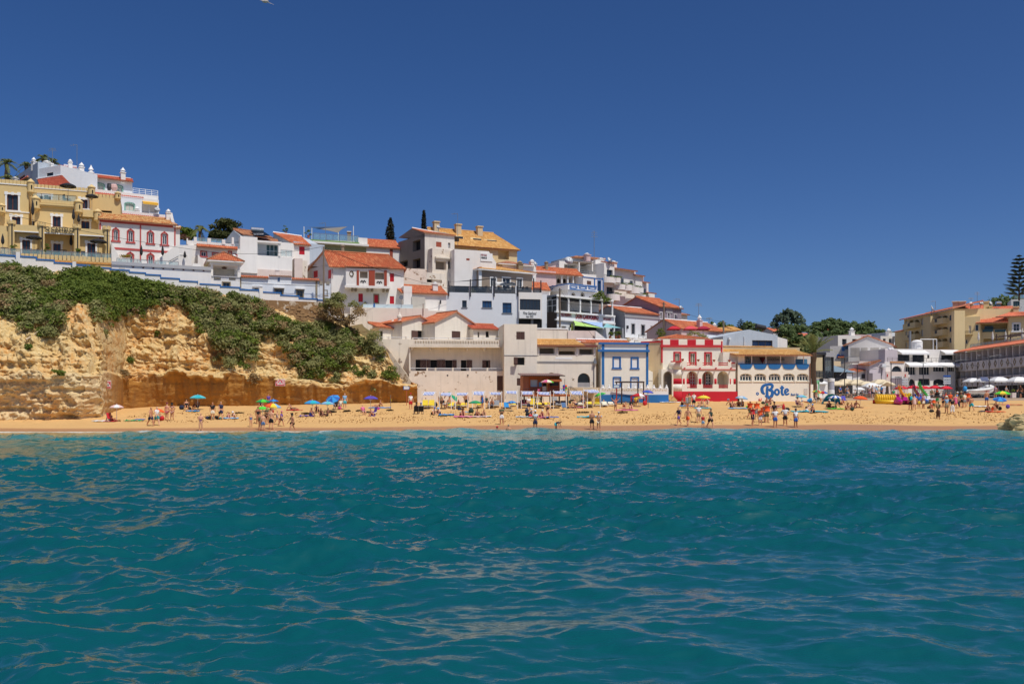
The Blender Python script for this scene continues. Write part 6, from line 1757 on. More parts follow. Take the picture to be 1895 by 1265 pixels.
# taupe house on the roof terrace
f=Fr(887,138,987,142.8)
b=Bd('taupe_house','taupe house with a wide tan hipped roof and a shaded terrace','house',f,930,535)
b.win(908,514,918,534,TW,GL,2,1,trim=TW);b.win(930,514,944,534,TW,GL,2,1,trim=TW);b.win(957,515,966,534,TW,GL,2,1,trim=TW)
u0,u1,z0,z1=b.wl(887,985,502.5,540,TPE,10,0,left=0);fl=side(f,u0,10)
b.win(838.5,513,850,529,TW,GL,2,1,trim=TW,f=fl);b.win(864.5,512,875.5,529,TW,GL,2,1,trim=TW,f=fl);b.wl(829,887,499,540,TPE,.4,0,f=fl,zz=(z0,z1),right=0)
b.hip(u0,u1,z1+.05,z1+1.55,10,TT,0,.55,cap=TB);b.bx('quoin',886.3,499,891.5,535,TW,-.09,.04)
# big white restaurant building
f=Fr(823,133.4,1003,136.2)
b=Bd('terrace_restaurant','big white building with a dark shaded roof terrace and glass balustrade','restaurant',f,890,600)
b.win(855.3,555.7,863.7,568.5,DM,GL,1,1,sill=GM);b.win(892.5,556.5,910,569,DM,GLASSB,3,1,sill=GM);b.win(930,560,946.7,579,DM,GLASSB,2,2,sill=GM)
u0,u1,z0,z1=b.wl(823,960,542,600,WB,9,0,dn=4);zp=f.z(890,530)
b.win(962,553.5,1000,573.5,DM,GL,6,1,d=-.4,rv=.15,bar=.1);b.wl(960,1003,541,590,WH,6,-.4,dn=0);b.bx('sign_board',961,574.5,1001.5,589,TW,-.62,-.5)
b.text('Fine Seafood',968,576.5,993,582,LET,-.64,shear=.3);b.text('Azur 2022',973.5,583.5,987,587,LET,-.64,shear=.2)
b.wl(960,1003,589,606,pln('charcoal_shade',(58,58,60),.8),4,.8,dn=2);b.bx('concrete_post',983,590,987,605,GREY,.2,.6)
g=MB()
for x0,x1 in((829,868),(871,911),(914,954),(957,984),(987,1002)):
 g=MB();f.box(g,f.u(x0),f.u(x1),zp-.05,zp+.02,.06,.14);o=b.mk(g,'balustrade_rail',DM);b.pb(f,'glass_panel',clearglass('smoked_glass',(60,70,78),.6),f.u(x0)+.03,f.u(x1)-.03,z1-.1,zp-.05,.09,.11,pa_=o)
for x in(870,912.5,955.5):b.bx('parapet_post',x-1.8,529,x+1.8,543,WB,-.03,.3)
for x,y0,y1 in((830.5,548,520),(870.5,549,517),(914.5,549,512.5),(958,548,516),(987.5,549,515),(1001,549,519)):
 XT('canopy_post',DM,b.r,[f.pt(f.u(x,-.15),-.15,f.z(x,y0)),f.pt(f.u(x,-.15),-.15,f.z(x,y1))],.1,6)
BS=pln('black_shade_cloth',(44,44,48),.9)
sail([f.pt(f.u(830,0),0,f.z(830,522)),f.pt(f.u(914.5,0),0,f.z(914.5,514)),f.pt(f.u(905,4),3.6,f.z(905,516,3.6))],'shade_sail','left black shade cloth over the restaurant roof terrace',BS,sag=.1)
sail([f.pt(f.u(914,0),0,f.z(914,513.5)),f.pt(f.u(995,0),.5,f.z(995,520)),f.pt(f.u(940,4),3.8,f.z(940,514,3.8))],'shade_sail','right black shade cloth over the restaurant roof terrace',BS,sag=.1)
b.awning(917,952,522,526,1.0,TW,3.4);b.bx('air_unit',818,538,824,546,GM,-.1,.6)
for i,x in enum((880,896,925,934,946,966,976)):chair(x,541.5,f.Y(x,1.4),'dark dining chair behind the smoked glass of the restaurant terrace',DM,i*1.1,'dining chairs on the restaurant terrace')
b.wl(1003,1012,545,606,WB,6,.3)
# pink house with porch
f=Fr(991,149,1078,153)
b=Bd('pink_house','pale pink house with an orange roof edge and an arched porch','house',f,1020,525)
PINKW=plstr('pale_pink_render',(214,186,184),.25,0)
for x in(1034,1045,1056.5):b.opn(x-3.2,515,x+3.2,524,d=1.6,rv=.3,arch='round')
b.wl(1028,1080,508,535,WH,4,1.6);b.wl(990,1029,501,535,PINKW,6,0)
for x in(1040,1051,1061):b.bx('porch_post',x-.9,508,x+.9,524,TW,0,.2)
b.slab([(f.u(991),-.4,f.z(1035,508)),(f.u(1078),-.4,f.z(1035,508)),(f.u(1068,3),3,f.z(1035,497,3)),(f.u(991,3),3,f.z(1035,497,3))],TO,cap=TO);b.chim(1011,498,483,.6,SN,2,'round')
b.slab([(f.u(984,-6),-6,f.z(1000,536,-6)),(f.u(1019,-6),-6,f.z(1000,536,-6)),(f.u(1012,-3),-3,f.z(1000,522.5,-3)),(f.u(984,-3),-3,f.z(1000,522.5,-3))],TO);b.wl(984,1018,536,550,WH,3,-5.6)
# blue scrolled balcony house
f=Fr(1051,143.5,1105,147)
b=Bd('scroll_balcony_house','white house with blue scroll ornaments on its long balcony','house',f,1070,550)
u0,u1,z0,z1=b.wl(1051,1105,526.5,537.5,WH,6,-.5,dn=0,name='balcony',left=1);b.band('blue_line',1051,526.5,1105,.14,BT,-.58,-.3);b.band('blue_line',1051,536.2,1105,.12,BT,-.56,-.4)
for k in rn(3):
 x=1061+k*17.5;y=530.8+k*1.0;g=MB()
 q=[(f.u(x+dx,-.5),f.z(x+dx,y+dy,-.5))for dx,dy in((-7,-2),(-7,1.2),(-4.6,1.6),(-5,.2),(-4,1.8),(4,2.8),(5,.6),(4.6,2),(7,2.6),(7,-.8),(-7,-2))];f.strip(g,q,.11,-.54,-.48);b.mk(g,'scroll',BT)
for x in(1061,1078):b.win(x-2.4,543,x+2.4,551,SN,GL,1,1,'round',trim=SN,tw=.1,d=.1)
b.opn(1089,547,1098,556,d=.1,arch='round',rv=.5);b.wl(1051,1108,536,562,WH,5,.1,left=0);fl=side(f,f.u(1051),6.5)
b.wl(1016,1051,528,562,WH,.4,0,f=fl,dn=2);b.wl(1016,1051,527.5,538,WH,.3,-.5,f=fl,dn=0,name='balcony_side');b.band('blue_line',1016,527,1051,.14,BT,-.56,-.3,f=fl)
g=MB();q=[(fl.u(1022,-.5)+.5*cos(a)*(1-a/9),fl.z(1022,533,-.5)+.45*sin(a)*(1-a/9))for a in[k*.5 for k in rn(15)]];fl.strip(g,q,.1,-.54,-.48);b.mk(g,'scroll',BT)
f2=Fr(1079,151.5,1118,154.5);b.bx('picture_tile',1086.5,519.5,1094,526,BW,-.05,.02,f=f2);b.win(1106.5,520,1111.5,541,BT,GL,1,1,f=f2,trim=BT);b.wl(1079,1117,513.5,550,WH,6,0,f=f2);b.band('blue_line',1079,513.5,1117,.14,BT,-.07,.05,f=f2)
for x0,x1 in((1099.5,1101.5),(1115.3,1117)):b.bx('blue_strip',x0,514,x1,541,BT,-.06,.03,f=f2)
# white block with terrace and dishes
f=Fr(1038,158,1118,162)
b=Bd('dish_terrace_block','white top floor block with a big satellite dish and covered terrace','building',f,1075,510)
b.opn(1044,489,1068,503,rv=2.2,back=WH);b.wl(1035,1073,484,515,WH,7,0);b.wl(1056,1104,476,520,LBW,7,2.5);b.wl(1102,1118,481,530,WH,6,.5)
b.slab([(f.u(1056,2),2,f.z(1080,477.5,2)),(f.u(1121,2),2,f.z(1080,477.5,2)),(f.u(1121,3),3,f.z(1080,474.5,3)),(f.u(1066,3),3,f.z(1080,474.5,3))],TB)
b.rail(1075,1117,501,511,GM,-1.5,n=6,bars=3);b.wl(1073,1118,508,530,WH,3,-1.6)
b.pb(f,'terrace_canopy',TPE,f.u(1053),f.u(1090),f.z(1070,488),f.z(1070,486.5),-1.6,2)
for x in(1071.5,1096):g=MB();u=f.u(x,-1.5);f.box(g,u-.1,u+.1,f.z(x,505),f.z(x,487),-1.6,-1.4);b.mk(g,'canopy_post',WH)
b.chim(1086.3,478,468,.9,PINKW,1.5,capm=TW);b.chim(1112,484,477,.9,WH,1.5)
dish(1052,483.5,156.5,.75,'big white satellite dish at the corner of the top terrace',.2)
mast(1099.5,480,427,160,'very tall thin radio mast above the white blocks',0,.05)
wdg(b,f,1014,1038,497,486,510,PINKW,1,5,'sloped_wall')
# white balcony apartments
f=Fr(1118,158,1201,166)
b=Bd('balcony_apartments','white apartment block with deep curved balconies and green plants','building',f,1160,560)
for x0,y0,x1,y1 in((1123,499,1134,517),(1122.5,531,1135,546),(1152,515,1156,524),(1168.5,519,1173,527),(1180,521,1186,532),(1191.5,534,1197,545)):b.win(x0,y0,x1,y1,GM,GL,2,1,rv=.3)
b.wl(1118,1137,487.5,570,WH,8,0);b.wl(1137,1176,499,570,WH,8,.5);b.wl(1176,1191,510.5,572,WH,8,.2);b.wl(1190.5,1200,523,575,WH,7,.6);b.wl(1200,1211.5,543,580,WH,5,1.5)
for x0,x1,y in((1121,1140,486.5),(1137,1178,499),(1176,1192,510),(1190,1201,522.5),(1199,1213,542.5)):u0,u1,zq=f.u(x0),f.u(x1),f.z((x0+x1)/2,y);b.slab([(u0,-.3,zq),(u1,-.3,zq),(u1,1.2,zq+.3),(u0,1.2,zq+.3)],TO)
def bowl(x0,x1,yt,yb_,d=-1.6,plants=1):
 u0,u1,z0,z1=f.rect(x0,yt,x1,yb_,d);g=MB();n_=12;rv=[]
 for k in rn(n_+1):a=pi*k/n_;rv.append(((u0+u1)/2-(u1-u0)/2*cos(a),d+1.6-1.6*sin(a)**.7))
 for(p,q),(p2,q2)in zip(rv[:-1],rv[1:]):g.hexa([f.pt(p,q,z0),f.pt(p2,q2,z0),f.pt(p2,q2+.15,z0),f.pt(p,q+.15,z0),f.pt(p,q,z1),f.pt(p2,q2,z1),f.pt(p2,q2+.15,z1),f.pt(p,q+.15,z1)])
 g.poly([f.pt(p,q,z0)for p,q in rv]);o=b.mk(g,'balcony',WH)
 g=MB();[f.box(g,u0+(u1-u0)*k/8-.02,u0+(u1-u0)*k/8+.02,z1,z1+.4,d+.8,d+.84)for k in rn(1,8)];f.box(g,u0+.2,u1-.2,z1+.38,z1+.43,d+.78,d+.86);b.mk(g,'balcony_rail',DM,pa_=o)
 if plants:qcloud(leafb([np.array(f.pt(u0+(u1-u0)*q,d+.3,z1+.05))for q in(.45,.65,.85)],[.3]*3,380,.09,rng=rng),'balcony_plants',LG_,o,tuple(parent_base(b.r)))
for a in((1123,1145,512.5,523),(1140,1153,513.5,523),(1148,1162,526,536),(1160,1174,526.5,537.5),(1173,1190,531,543),(1190,1198.5,545,552),(1134,1153,544,556)):bowl(*a)
for x,yb_,yt in((1135,490,482.5),(1158,503,499.5)):b.chim(x,yb_,yt,.9,WH,1.5)
dish(1127,482,158.5,.55,'upright satellite dish on the balcony apartment roof',.9)
# blue-grey restaurant with glazed terrace and red lettering
f=Fr(1030.6,137.6,1138,145.2)
b=Bd('glazed_terrace_restaurant','white restaurant with open glazed upper terrace and red lettering','restaurant',f,1080,622)
b.opn(1063,600,1116,621,rv=1.5);b.bx('green_door_frame',1057,598,1061,612,pln('lime_paint',(186,200,110),.7),-.05,.05);b.door(1128.5,608,1136,622,TW,GL,1,1);b.win(1039,603,1048,612,TW,CUR,1,1)
u0,u1,z0,z1=b.wl(1030.6,1138,579.5,626,WB,7,0,dn=3,left=0);fl=side(f,u0,7);b.wl(1001,1030.6,577,610,woodmat('dark_slat_panel',(62,50,46),(3,3,3)),.4,0,f=fl,dn=2,right=0)
b.band('cornice',1029.5,579,1139,.25,TW,-.35,.1);b.band('cornice',1029.5,593.2,1139,.25,TW,-.3,.05)
RL=pln('red_lettering',(150,34,40),.6)
b.text('RESTAURANTE',1039,578.7,1057.5,585.5,RL,-.05,bold=.01);b.text('DON CARVOEIRO',1065.5,581.7,1107.5,590.5,RL,-.05,bold=.035);b.text('LIVE & FOOD',1116.5,588,1130.5,592.3,RL,-.05,bold=.01)
zt_=f.z(1085,553.5);
for x in(1031.5,1052,1073.5,1093.5,1114,1133):u=f.u(x,.1);b.pb(f,'terrace_post',TW,u-.11,u+.11,z1,zt_,.0,.2)
b.pb(f,'terrace_roof',TW,u0-.2,f.u(1134),zt_,zt_+.3,-.2,6.8)
for k,(x0,x1)in enum(((1031,1052),(1052,1073.5),(1073.5,1093.5),(1093.5,1114),(1114,1133))):b.rail(x0,x1,574.2+k*2.1,579.5+k*2.1,GM,.1,n=1,bars=3,r=.025);b.pb(f,'rolled_blind',BS,f.u(x0)+.2,f.u(x1)-.2,zt_-.32,zt_-.05,.3,1.5)
b.wl(1031,1134,556,582,TPE,.3,6.5,dn=0,name='terrace_back_wall',top=0)
b.rail(1006,1030,555,577,WM,0,f=fl,n=3,bars=2,glass=glm('dark_glazing',(40,46,52)));b.pb(fl,'terrace_edge',LBW,fl.u(1004),fl.u(1031),zt_,zt_+.28,-.2,.3)
for x,y,l in((1056,604,'wall'),(1134,608,'side')):g=MB();c=f.pt(f.u(x,-.3),-.3,f.z(x,y));g.lathe(tuple(c),[(.08,-.2),(.14,.0),(.16,.2),(.04,.32)],6);g.tube([c+V3(0,.3,.3),c+V3(0,0,.36)],.03,4);b.mk(g,'lantern',DM)
LIME=pln('lime_sailcloth',(176,214,120),.8);PBL=pln('pale_blue_sailcloth',(156,184,222),.8);TEA=pln('aqua_sailcloth',(136,190,196),.8)
Q=lambda x,y,d:f.pt(f.u(x,d),d,f.z(x,y,d))
sail([Q(1061,593,-.2),Q(1064,602,-2.6),Q(1116,607,-2.2)],'awning_sail','lime green awning sail over the restaurant entrance',LIME,sag=.12)
sail([Q(1074,594,-.2),Q(1115,597,-.3),Q(1116,607,-2.0)],'awning_sail','pale blue awning sail beside the lime one',PBL,sag=.1)
sail([Q(1115,606,-.4),Q(1122,598,-.2),Q(1150,607,-2.6)],'awning_sail','aqua awning sail stretched to the white post',TEA,sag=.1)
g=MB();a=Q(1153,630,-2.6);g.tube([a,Q(1152.5,607,-2.6)],.07,6);tag(g.bld('awning_post',WM,origin=tuple(a)),'white post holding the aqua awning sail','post')
for i,(x,y)in enum(((1129,622),(1140,622),(1146,621))):potp(x,y+4,140,.5,('low bush in front of the restaurant door','middle bush of the hedge pots under the aqua awning','bush beside the white awning post')[i])
f2=Fr(1122,139,1166,141);b2=Bd('terrace_parapet','low stone parapet with posts under the aqua awning','wall',f2,1145,630);b2.wl(1122,1168,627,640,BEI,.4,0,dn=2);[b2.bx('post',x,624,x+4,630,BEI,-.05,.45)for x in(1130,1146,1161)]
pole(1036,606,533,134.5,'wooden street pole in front of the red lettered restaurant',.14)
V=leafb([np.array(at(x,y,142))for x,y in((1102,549),(1108,546),(1114,548),(1118,553),(1125,556),(1106,553),(1112,543),(1121,557))],[.62]*8,330,.11,rng=rng);cr=qcloud(V,'terrace_creeper',LG_,None,tuple(at(1110,556,142)));tag(cr,'leafy creeper on the corner of the glazed restaurant terrace','plant')
# grey house with three doors
f=Fr(1157,144.5,1219,149)
b=Bd('grey_door_house','pale house with grey side wall and three tall dark doors','house',f,1190,626)
for x0,y0,x1,y1 in((1169,599.5,1174,618),(1187,601.5,1192.5,620.5),(1205,604,1209.5,622)):b.door(x0,y0,x1,y1,DM,GL,1,2,trim=GREY,tw=.14,sill=0)
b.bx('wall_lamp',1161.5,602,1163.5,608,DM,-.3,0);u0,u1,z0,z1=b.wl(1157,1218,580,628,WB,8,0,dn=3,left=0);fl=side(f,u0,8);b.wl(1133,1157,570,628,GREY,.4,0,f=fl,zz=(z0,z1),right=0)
b.band('cornice',1156,580.5,1219,.7,GREY,-.12,.05);b.gable_side(u0,u1,z1,z1+1.3,8,TO,GREY,dr=4,ov=.3,cap=TW);b.rail(1182,1222,620,626,DM,-1.6,n=5,bars=2)
b.wl(1164,1222,625.5,640,WH,2,-1.8,dn=3,name='terrace')
# mauve house
f=Fr(1219,150,1262,153.6)
b=Bd('mauve_house','mauve grey house with orange roof, blank sign and small balcony','house',f,1240,612)
b.win(1221.5,578,1224.5,590,TW,GL,1,1,trim=TW,tw=.1);b.door(1235.5,579,1239,592,TW,GL,1,1,trim=TW,tw=.1);b.win(1248,582,1251.5,592,TW,GL,1,1,trim=TW,tw=.1);b.door(1234.5,604,1240,616,DM,DARK,1,1,sill=0);b.bx('blank_sign',1232,569,1245,579,GREY,-.08,-.02)
u0,u1,z0,z1=b.wl(1219,1261,568.5,620,MAUVE,10,0,dn=3,left=0);fl=side(f,u0,10);b.wl(1176,1219,560,620,plstr('mauve_side',(170,146,156),.25,0),.4,0,f=fl,zz=(z0,z1),right=0)
b.gable_side(u0,u1,z1,z1+1.9,10,TO,MT['mauve_side'],dr=5,ov=.4,cap=TO)
b.pb(f,'balcony_floor',MAUVE,f.u(1233,-.7),f.u(1249.5,-.7),f.z(1241,603),f.z(1241,601.5),-.9,0);b.rail(1233.5,1249,592,601.5,DM,-.85,n=9,bars=2,r=.02)
pole(1228.5,626,559,141.5,'dark wooden pole in front of the mauve house',.15);dish(1259.5,569.5,152,.35,'small white dish on the mauve house corner');mast(1257,568,553,152,'short aerial on the mauve house',1)
f2=Fr(1260,158,1274,159);b2=Bd('cream_back_house','sliver of a cream house with orange eave beside the mauve house','house',f2,1266,612);b2.wl(1259,1272,580,620,CR,5,0,dn=2);b2.slab([(f2.u(1256),-.4,f2.z(1266,582)),(f2.u(1274),-.4,f2.z(1266,582)),(f2.u(1272),1.5,f2.z(1266,577.5)),(f2.u(1256),1.5,f2.z(1266,577.5))],TO)
# orange roof with slim white chimney
f=Fr(1261,139,1345,146)
b=Bd('slim_chimney_house','low pink house with sloping orange roof and a tall slim white chimney','house',f,1300,625)
u0,u1,z0,z1=b.wl(1261,1340,611,640,PINKW,7,0,dn=2);b.gable_side(u0,u1,z1,z1+1.6,7,TO,PINKW,dr=3.5,ov=.3,cap=TW);b.chim(1294.6,606,582,.65,PINKW,.8,capm=TW)
b.wl(1308,1334,620,645,WB,3,-2.5,dn=2)
mast(1293,585,561,150,'aerial behind the slim white chimney',0);mast(1312.5,596,588,160,'small aerial above the orange roof',0)
pole(1339,622,593,140,'short dark pole at the end of the orange roof',.16)
REDC=pln('red_canvas',(196,34,50),.8);PNKC=pln('pink_red_canvas',(220,76,88),.8);DRC=pln('dark_red_canvas',(166,26,56),.8)
for x,m_,l in((1247,REDC,'red square parasol nearest the dark pole'),(1277,PNKC,'faded pink red parasol between the two darker ones'),(1301,DRC,'dark red parasol at the right of the roof terrace')):para(l,x,628,134,1.9,1.25,m_,gr='red parasols above the red and white house',n=4,pole=GM)
f2=Fr(1222,133,1320,134);b2=Bd('roof_terrace','roof terrace floor with planted edge under the red parasols','terrace',f2,1270,632);b2.wl(1222,1316,626,640,BEI,5,0,dn=3)
V=leafb([np.array(at(x,y,131.5))for x,y in((1222,612),(1226,618),(1219,618),(1224,624))],[.5,.5,.45,.5],330,.11,rng=rng);cr=qcloud(V,'terrace_bush',LG_,None,tuple(at(1222,625,131.5)));tag(cr,'green bush at the foot of the dark pole beside the red parasols','plant')
V=leafb([np.array(at(x,y,131.5))for x,y in((1275,621),(1282,618),(1290,619),(1299,622),(1306,624))],[.5,.6,.55,.5,.4],330,.11,rng=rng);cr=qcloud(V,'terrace_shrubs',LY,None,tuple(at(1280,625,131.5)));tag(cr,'shrubs along the roof terrace edge beneath the red parasols','plant')
# grey modern gable behind the bar
f=Fr(1333,132,1440,134)
b=Bd('grey_gable_building','modern pale grey building with a wide gable and a dark blue window band','building',f,1390,645)
b.win(1392,629.5,1429.5,646,DM,glm('navy_glass',(26,46,82)),3,1,rv=.2,bar=.12)
u0,u1,z0,z1=b.wl(1338,1439,626,650,LBW,9,0,dn=2)
zz_=f.z(1386,609.5);ur=f.u(1386);g=MB();A_=[(u0,z1),(u1,z1),(u1,f.z(1439,620)),(ur,zz_),(u0,f.z(1338,622))]
g.poly([f.pt(p,0,q)for p,q in A_]);g.poly([f.pt(p,9,q)for p,q in A_][::-1]);[g.quad(f.pt(*(A_[i][0],0,A_[i][1])),f.pt(A_[(i+1)%5][0],0,A_[(i+1)%5][1]),f.pt(A_[(i+1)%5][0],9,A_[(i+1)%5][1]),f.pt(A_[i][0],9,A_[i][1]))for i in rn(1,5)];b.mk(g,'gable',LBW)
b.bx('flood_light',1349,624,1353,628,WM,-.4,0);XT('vent_pipe',WM,b.r,[f.pt(f.u(1377),-.1,f.z(1377,640)),f.pt(f.u(1377),-.1,f.z(1377,622))],.05,6)
b.wl(1439,1455,625,655,DARK,5,.8);[b.bx('white_mullion',x,627,x+1,645,TW,.7,.85)for x in(1444,1449,1453.5)]
wdg(b,f,1436,1457,622,628,630,WH,.2,4,'porch_roof');b.slab([(f.u(1338),-.7,f.z(1400,643)),(f.u(1430),-.7,f.z(1400,643)),(f.u(1428),.1,f.z(1400,640.5)),(f.u(1338),.1,f.z(1400,640.5))],TT)
g=MB();a=at(1399,603,150);g.tube([a,a+V3(1.6,.3,-.3)],.4,12);o=g.bld('water_tank',DM,origin=tuple(a));tag(o,'dark cylindrical water tank on a roof behind the grey gable','tank')
# right side of the bay
# hotel running away from the beach
f=Fr(1766,168.5,1925,137)
b=Bd('hotel','long grey white hotel with diamond ornaments on its balcony fronts and a tiled roof','hotel',f,1830,735)
zR=f.z(1830,643.6)
z_p1t,z_p1b=f.z(1830,665.5),f.z(1830,682);z_p2t,z_p2b=f.z(1830,696.5),f.z(1830,713)
u0,u1=f.u(1768),f.L
NB=14;us=[u0+(u1-u0)*k/NB for k in rn(NB+1)]
for zt_,zb_ in((zR-.2,z_p1t-.9),(z_p1b,z_p2t-.9)):
 hl=[]
 for k in rn(NB):
  a,c=us[k]+.9,us[k+1]-.3;zq1=zt_-.45;h_=(a,c,zb_,zq1,None,.12,0);hl.append(h_)
  g=MB();f.strip(g,[(a+.04,zb_),(a+.04,zq1-.04),(c-.04,zq1-.04),(c-.04,zb_)],.08,1.63,1.7);o=b.mk(g,'window',TW);b.pb(f,'pane',GL,a,c,zb_,zq1,1.7,1.76,pa_=o)
 g=MB();wall_front(g,f,u0,u1,zb_-.2,zt_+.2,1.6,hl,.12);b.mk(g,'loggia_wall',plstr('loggia_render',(206,196,178),.2,0))
 for k in rn(NB+1):b.pb(f,'loggia_fin',GREYH,us[k]-.13,us[k]+.13,zb_,zt_,.05,1.6)
for zt_,zb_,nm in((z_p1t,z_p1b,0),(z_p2t,z_p2b,1)):
 for k in rn(NB):
  a,c=us[k],us[k+1]-.03;g=MB();f.box(g,a,c,zb_,zt_,-.12-.05*(k%2),.1);o=b.mk(g,'balcony_panel',GREYH)
  uc,zc=(a+c)/2,(zt_+zb_)/2;g=MB();f.strip(g,[(uc,zc+.52),(uc+.38,zc),(uc,zc-.52),(uc-.38,zc),(uc,zc+.52)],.12,-.2-.05*(k%2),-.1);b.mk(g,'diamond',SN,pa_=o)
 b.pb(f,'balcony_floor',GREYH,u0,u1,zb_-.1,zb_+.05,.0,1.7)
 g=MB();f.box(g,u0,u1,zt_+.32,zt_+.36,-.05,0);[f.box(g,us[k],us[k]+.05,zt_,zt_+.34,-.05,0)for k in rn(NB)];b.mk(g,'balcony_rail',GM)
b.slab([(u0-.4,-.6,zR-.05),(u1,-.6,zR-.05),(u1,3.2,zR+.9),(u0-.4,3.2,zR+.9)],TP,cap=TP)
g=MB();f.box(g,u0,u1,1,z_p2b,.4,9);f.box(g,u0,u1,z_p2b,zR-.1,1.75,9);b.mk(g,'wall',GREYH);b.pb(f,'shopfront',DARK,u0+3,u1,2.2,z_p2b-.1,.3,.45)
b.text('OASIS',1856,696.5,1871,699.5,SN,-.25)
tp=Bd('rooftop_pergola','brown wooden pergola with glass rail above the hotel roof','pergola',Fr(1784,172,1895,150),1850,640)
ff=tp.f;tp.rail(1796,1900,630,644,GM,0,n=14,bars=1,glass=CLR)
g=MB();
for k in rn(9):u=ff.u(1842)+(ff.u(1900)-ff.u(1842))*k/8;tp.pb(ff,'rafter',DW,u-.08,u+.08,ff.z(1870,620),ff.z(1870,618),0,3)
for x in(1842,1868,1895):g=MB();u=ff.u(x);ff.box(g,u-.08,u+.08,ff.z(x,642),ff.z(x,618),.1,.26);tp.mk(g,'pergola_post',DW)
for i,x in enum((1811,1837,1861,1892)):para(('closed grey parasol by the left end of the hotel roof rail','second closed grey parasol along the hotel roof rail','closed grey parasol beside the brown pergola','closed grey parasol at the frame edge above the hotel')[i],x,641,ff.Y(x,1.0),2.6 if i<3 else 3.0,1,pln('pale_canvas',(206,202,196),.8),1,'closed parasols above the hotel',pole=GM)
# yellow apartments
f=Fr(1673,200,1766,177)
b=Bd('yellow_apartments','pale yellow apartment block with arched balconies and salmon tile roofs','building',f,1720,650)
for y0,y1 in((592,604),(613,625),(634,645)):
 for x0,x1,dy in((1682.5,1690.5,0),(1692,1701,-.6)):b.opn(x0,y0+dy,x1,y1,rv=1.4,arch='seg',back=YELA)
 for x0,x1,dy in((1731.5,1742,-6.5),(1743.5,1753.5,-7.5)):b.opn(x0,y0+dy*1.1,x1,y1-7,rv=1.4,arch='seg',back=YELA)
 for x0,x1,dy in((1675.5,1679,0),(1704.5,1708.5,-3),(1725.5,1729,-6),(1756.5,1760.5,-9)):b.win(x0,y0+dy,x1,y1+dy-(0 if x0 in(1704.5,)else 2),GM,GLASSB if x0>1750 else CUR,1,1,rv=.2)
u0,u1,z0,z1=b.wl(1673,1766,581,660,YELA,12,0,dn=3)
for i,(y,x0,x1)in enum(((604.5,1680,1703),(625.5,1680,1703),(597,1730,1755),(618,1730,1755),(640,1730,1755))):
 a,c=f.u(x0),f.u(x1);zq=f.z((x0+x1)/2,y);g=MB();f.box(g,a,c,zq-.4,zq+.75,-1.1,.05);o=b.mk(g,'balcony',YELA);b.pb(f,'balcony_grille',DM,a+(c-a)*.42,a+(c-a)*.58,zq+.1,zq+.72,-1.14,-1.08,pa_=o)
b.wl(1709,1722,586,660,YELA,2,-1.6,dn=3,name='pier');b.wl(1761,1766,575,660,YELA,2,-2.0,dn=3,name='pier')
b.slab([(u0-.6,-.8,z1),(u1+1,-.8,z1),(u1+1,5,z1+1.4),(u0-.6,5,z1+1.4)],TP,cap=TP);b.wl(1656,1674,611,660,YELA,6,.5);b.slab([(f.u(1654),0,f.z(1665,612)),(f.u(1674),0,f.z(1665,612)),(f.u(1674),2.5,f.z(1665,607)),(f.u(1656),2.5,f.z(1665,607))],TP)
for x,yb_,yt in((1769,566,558.5),(1781,565,558.5)):b.chim(x,yb_,yt,1.1,BEI,3,'block',f=Fr(1766,178,1895,172))
f2=Fr(1766,176.5,1900,171.5)
b.win(1781,604.5,1785,612,TW,GL,1,1,f=f2);b.win(1805,600,1811,612,TW,GL,1,1,'round',f=f2);b.door(1793,602,1797.5,616,TW,CUR,1,1,f=f2)
b.win(1787,628,1791,636,TW,GL,1,1,f=f2);b.wl(1766,1814,586,660,YELA,10,0,f=f2,dn=3)
b.pb(f2,'balcony_floor',YELA,f2.u(1786,-1),f2.u(1801,-1),f2.z(1793,619.5),f2.z(1793,618),-1.3,0);b.rail(1786,1800.5,612,618,DM,-1.2,f=f2,n=9,bars=2,r=.025)
b.opn(1816,599,1864,609,f=f2,d=1,rv=2.2,back=YELA);b.opn(1820,626,1864,640,f=f2,d=1,rv=2.0,back=YELA);b.wl(1813,1868,597,650,YELA,8,1,f=f2,dn=3)
for x0,x1 in((1818,1838),(1841,1862)):b.bx('balcony_grille',x0,609.5,x1,614,MT['teal_glass'],.85,.95,f=f2)
b.pb(f2,'sliding_door',GL,f2.u(1821,3),f2.u(1838,3),f2.z(1830,609),f2.z(1830,601),2.9,3.15)
u0,u1,zq=f2.u(1790),f2.u(1866),f2.z(1830,597);b.slab([(u0+1.6,-.4,zq),(u1,-.4,zq),(u1,3.6,zq+1.1),(u0,3.6,zq+1.1)],TP,f2,cap=TP)
b.win(1875.5,599,1886.5,612,TW,GL,2,2,f=f2,d=.3,trim=TW,tw=.25);b.wl(1866,1905,583,655,YELA,9,.3,f=f2,dn=3);u0,u1,zq=f2.u(1842),f2.u(1910),f2.z(1880,584)
b.slab([(u0,-.4,zq-.1),(u1,-.4,zq-.1),(u1-1,4,zq+.9),(u0+2.4,4,zq+.9)],TP,f2,cap=TP)
b.win(1782,579.5,1787,589,TW,GL,1,1,'round',f=f2,d=5);b.wl(1778,1836,578,605,YELA,8,5,f=f2);u0,u1,zq=f2.u(1770,5),f2.u(1832,5),f2.z(1800,577,5);b.slab([(u0,4.4,zq),(u1,4.4,zq),(u1-.5,8.5,zq+1.5),(u0+.5,8.5,zq+1.5)],TP,f2,cap=TP)
b.wl(1832,1880,572,600,YELA,8,9,f=f2);u0,u1,zq=f2.u(1830,8),f2.u(1878,8),f2.z(1855,572,8);b.slab([(u0,8.4,zq),(u1,8.4,zq),(u1,12,zq+.8),(u0,12,zq+.8)],TP,f2,cap=TP)
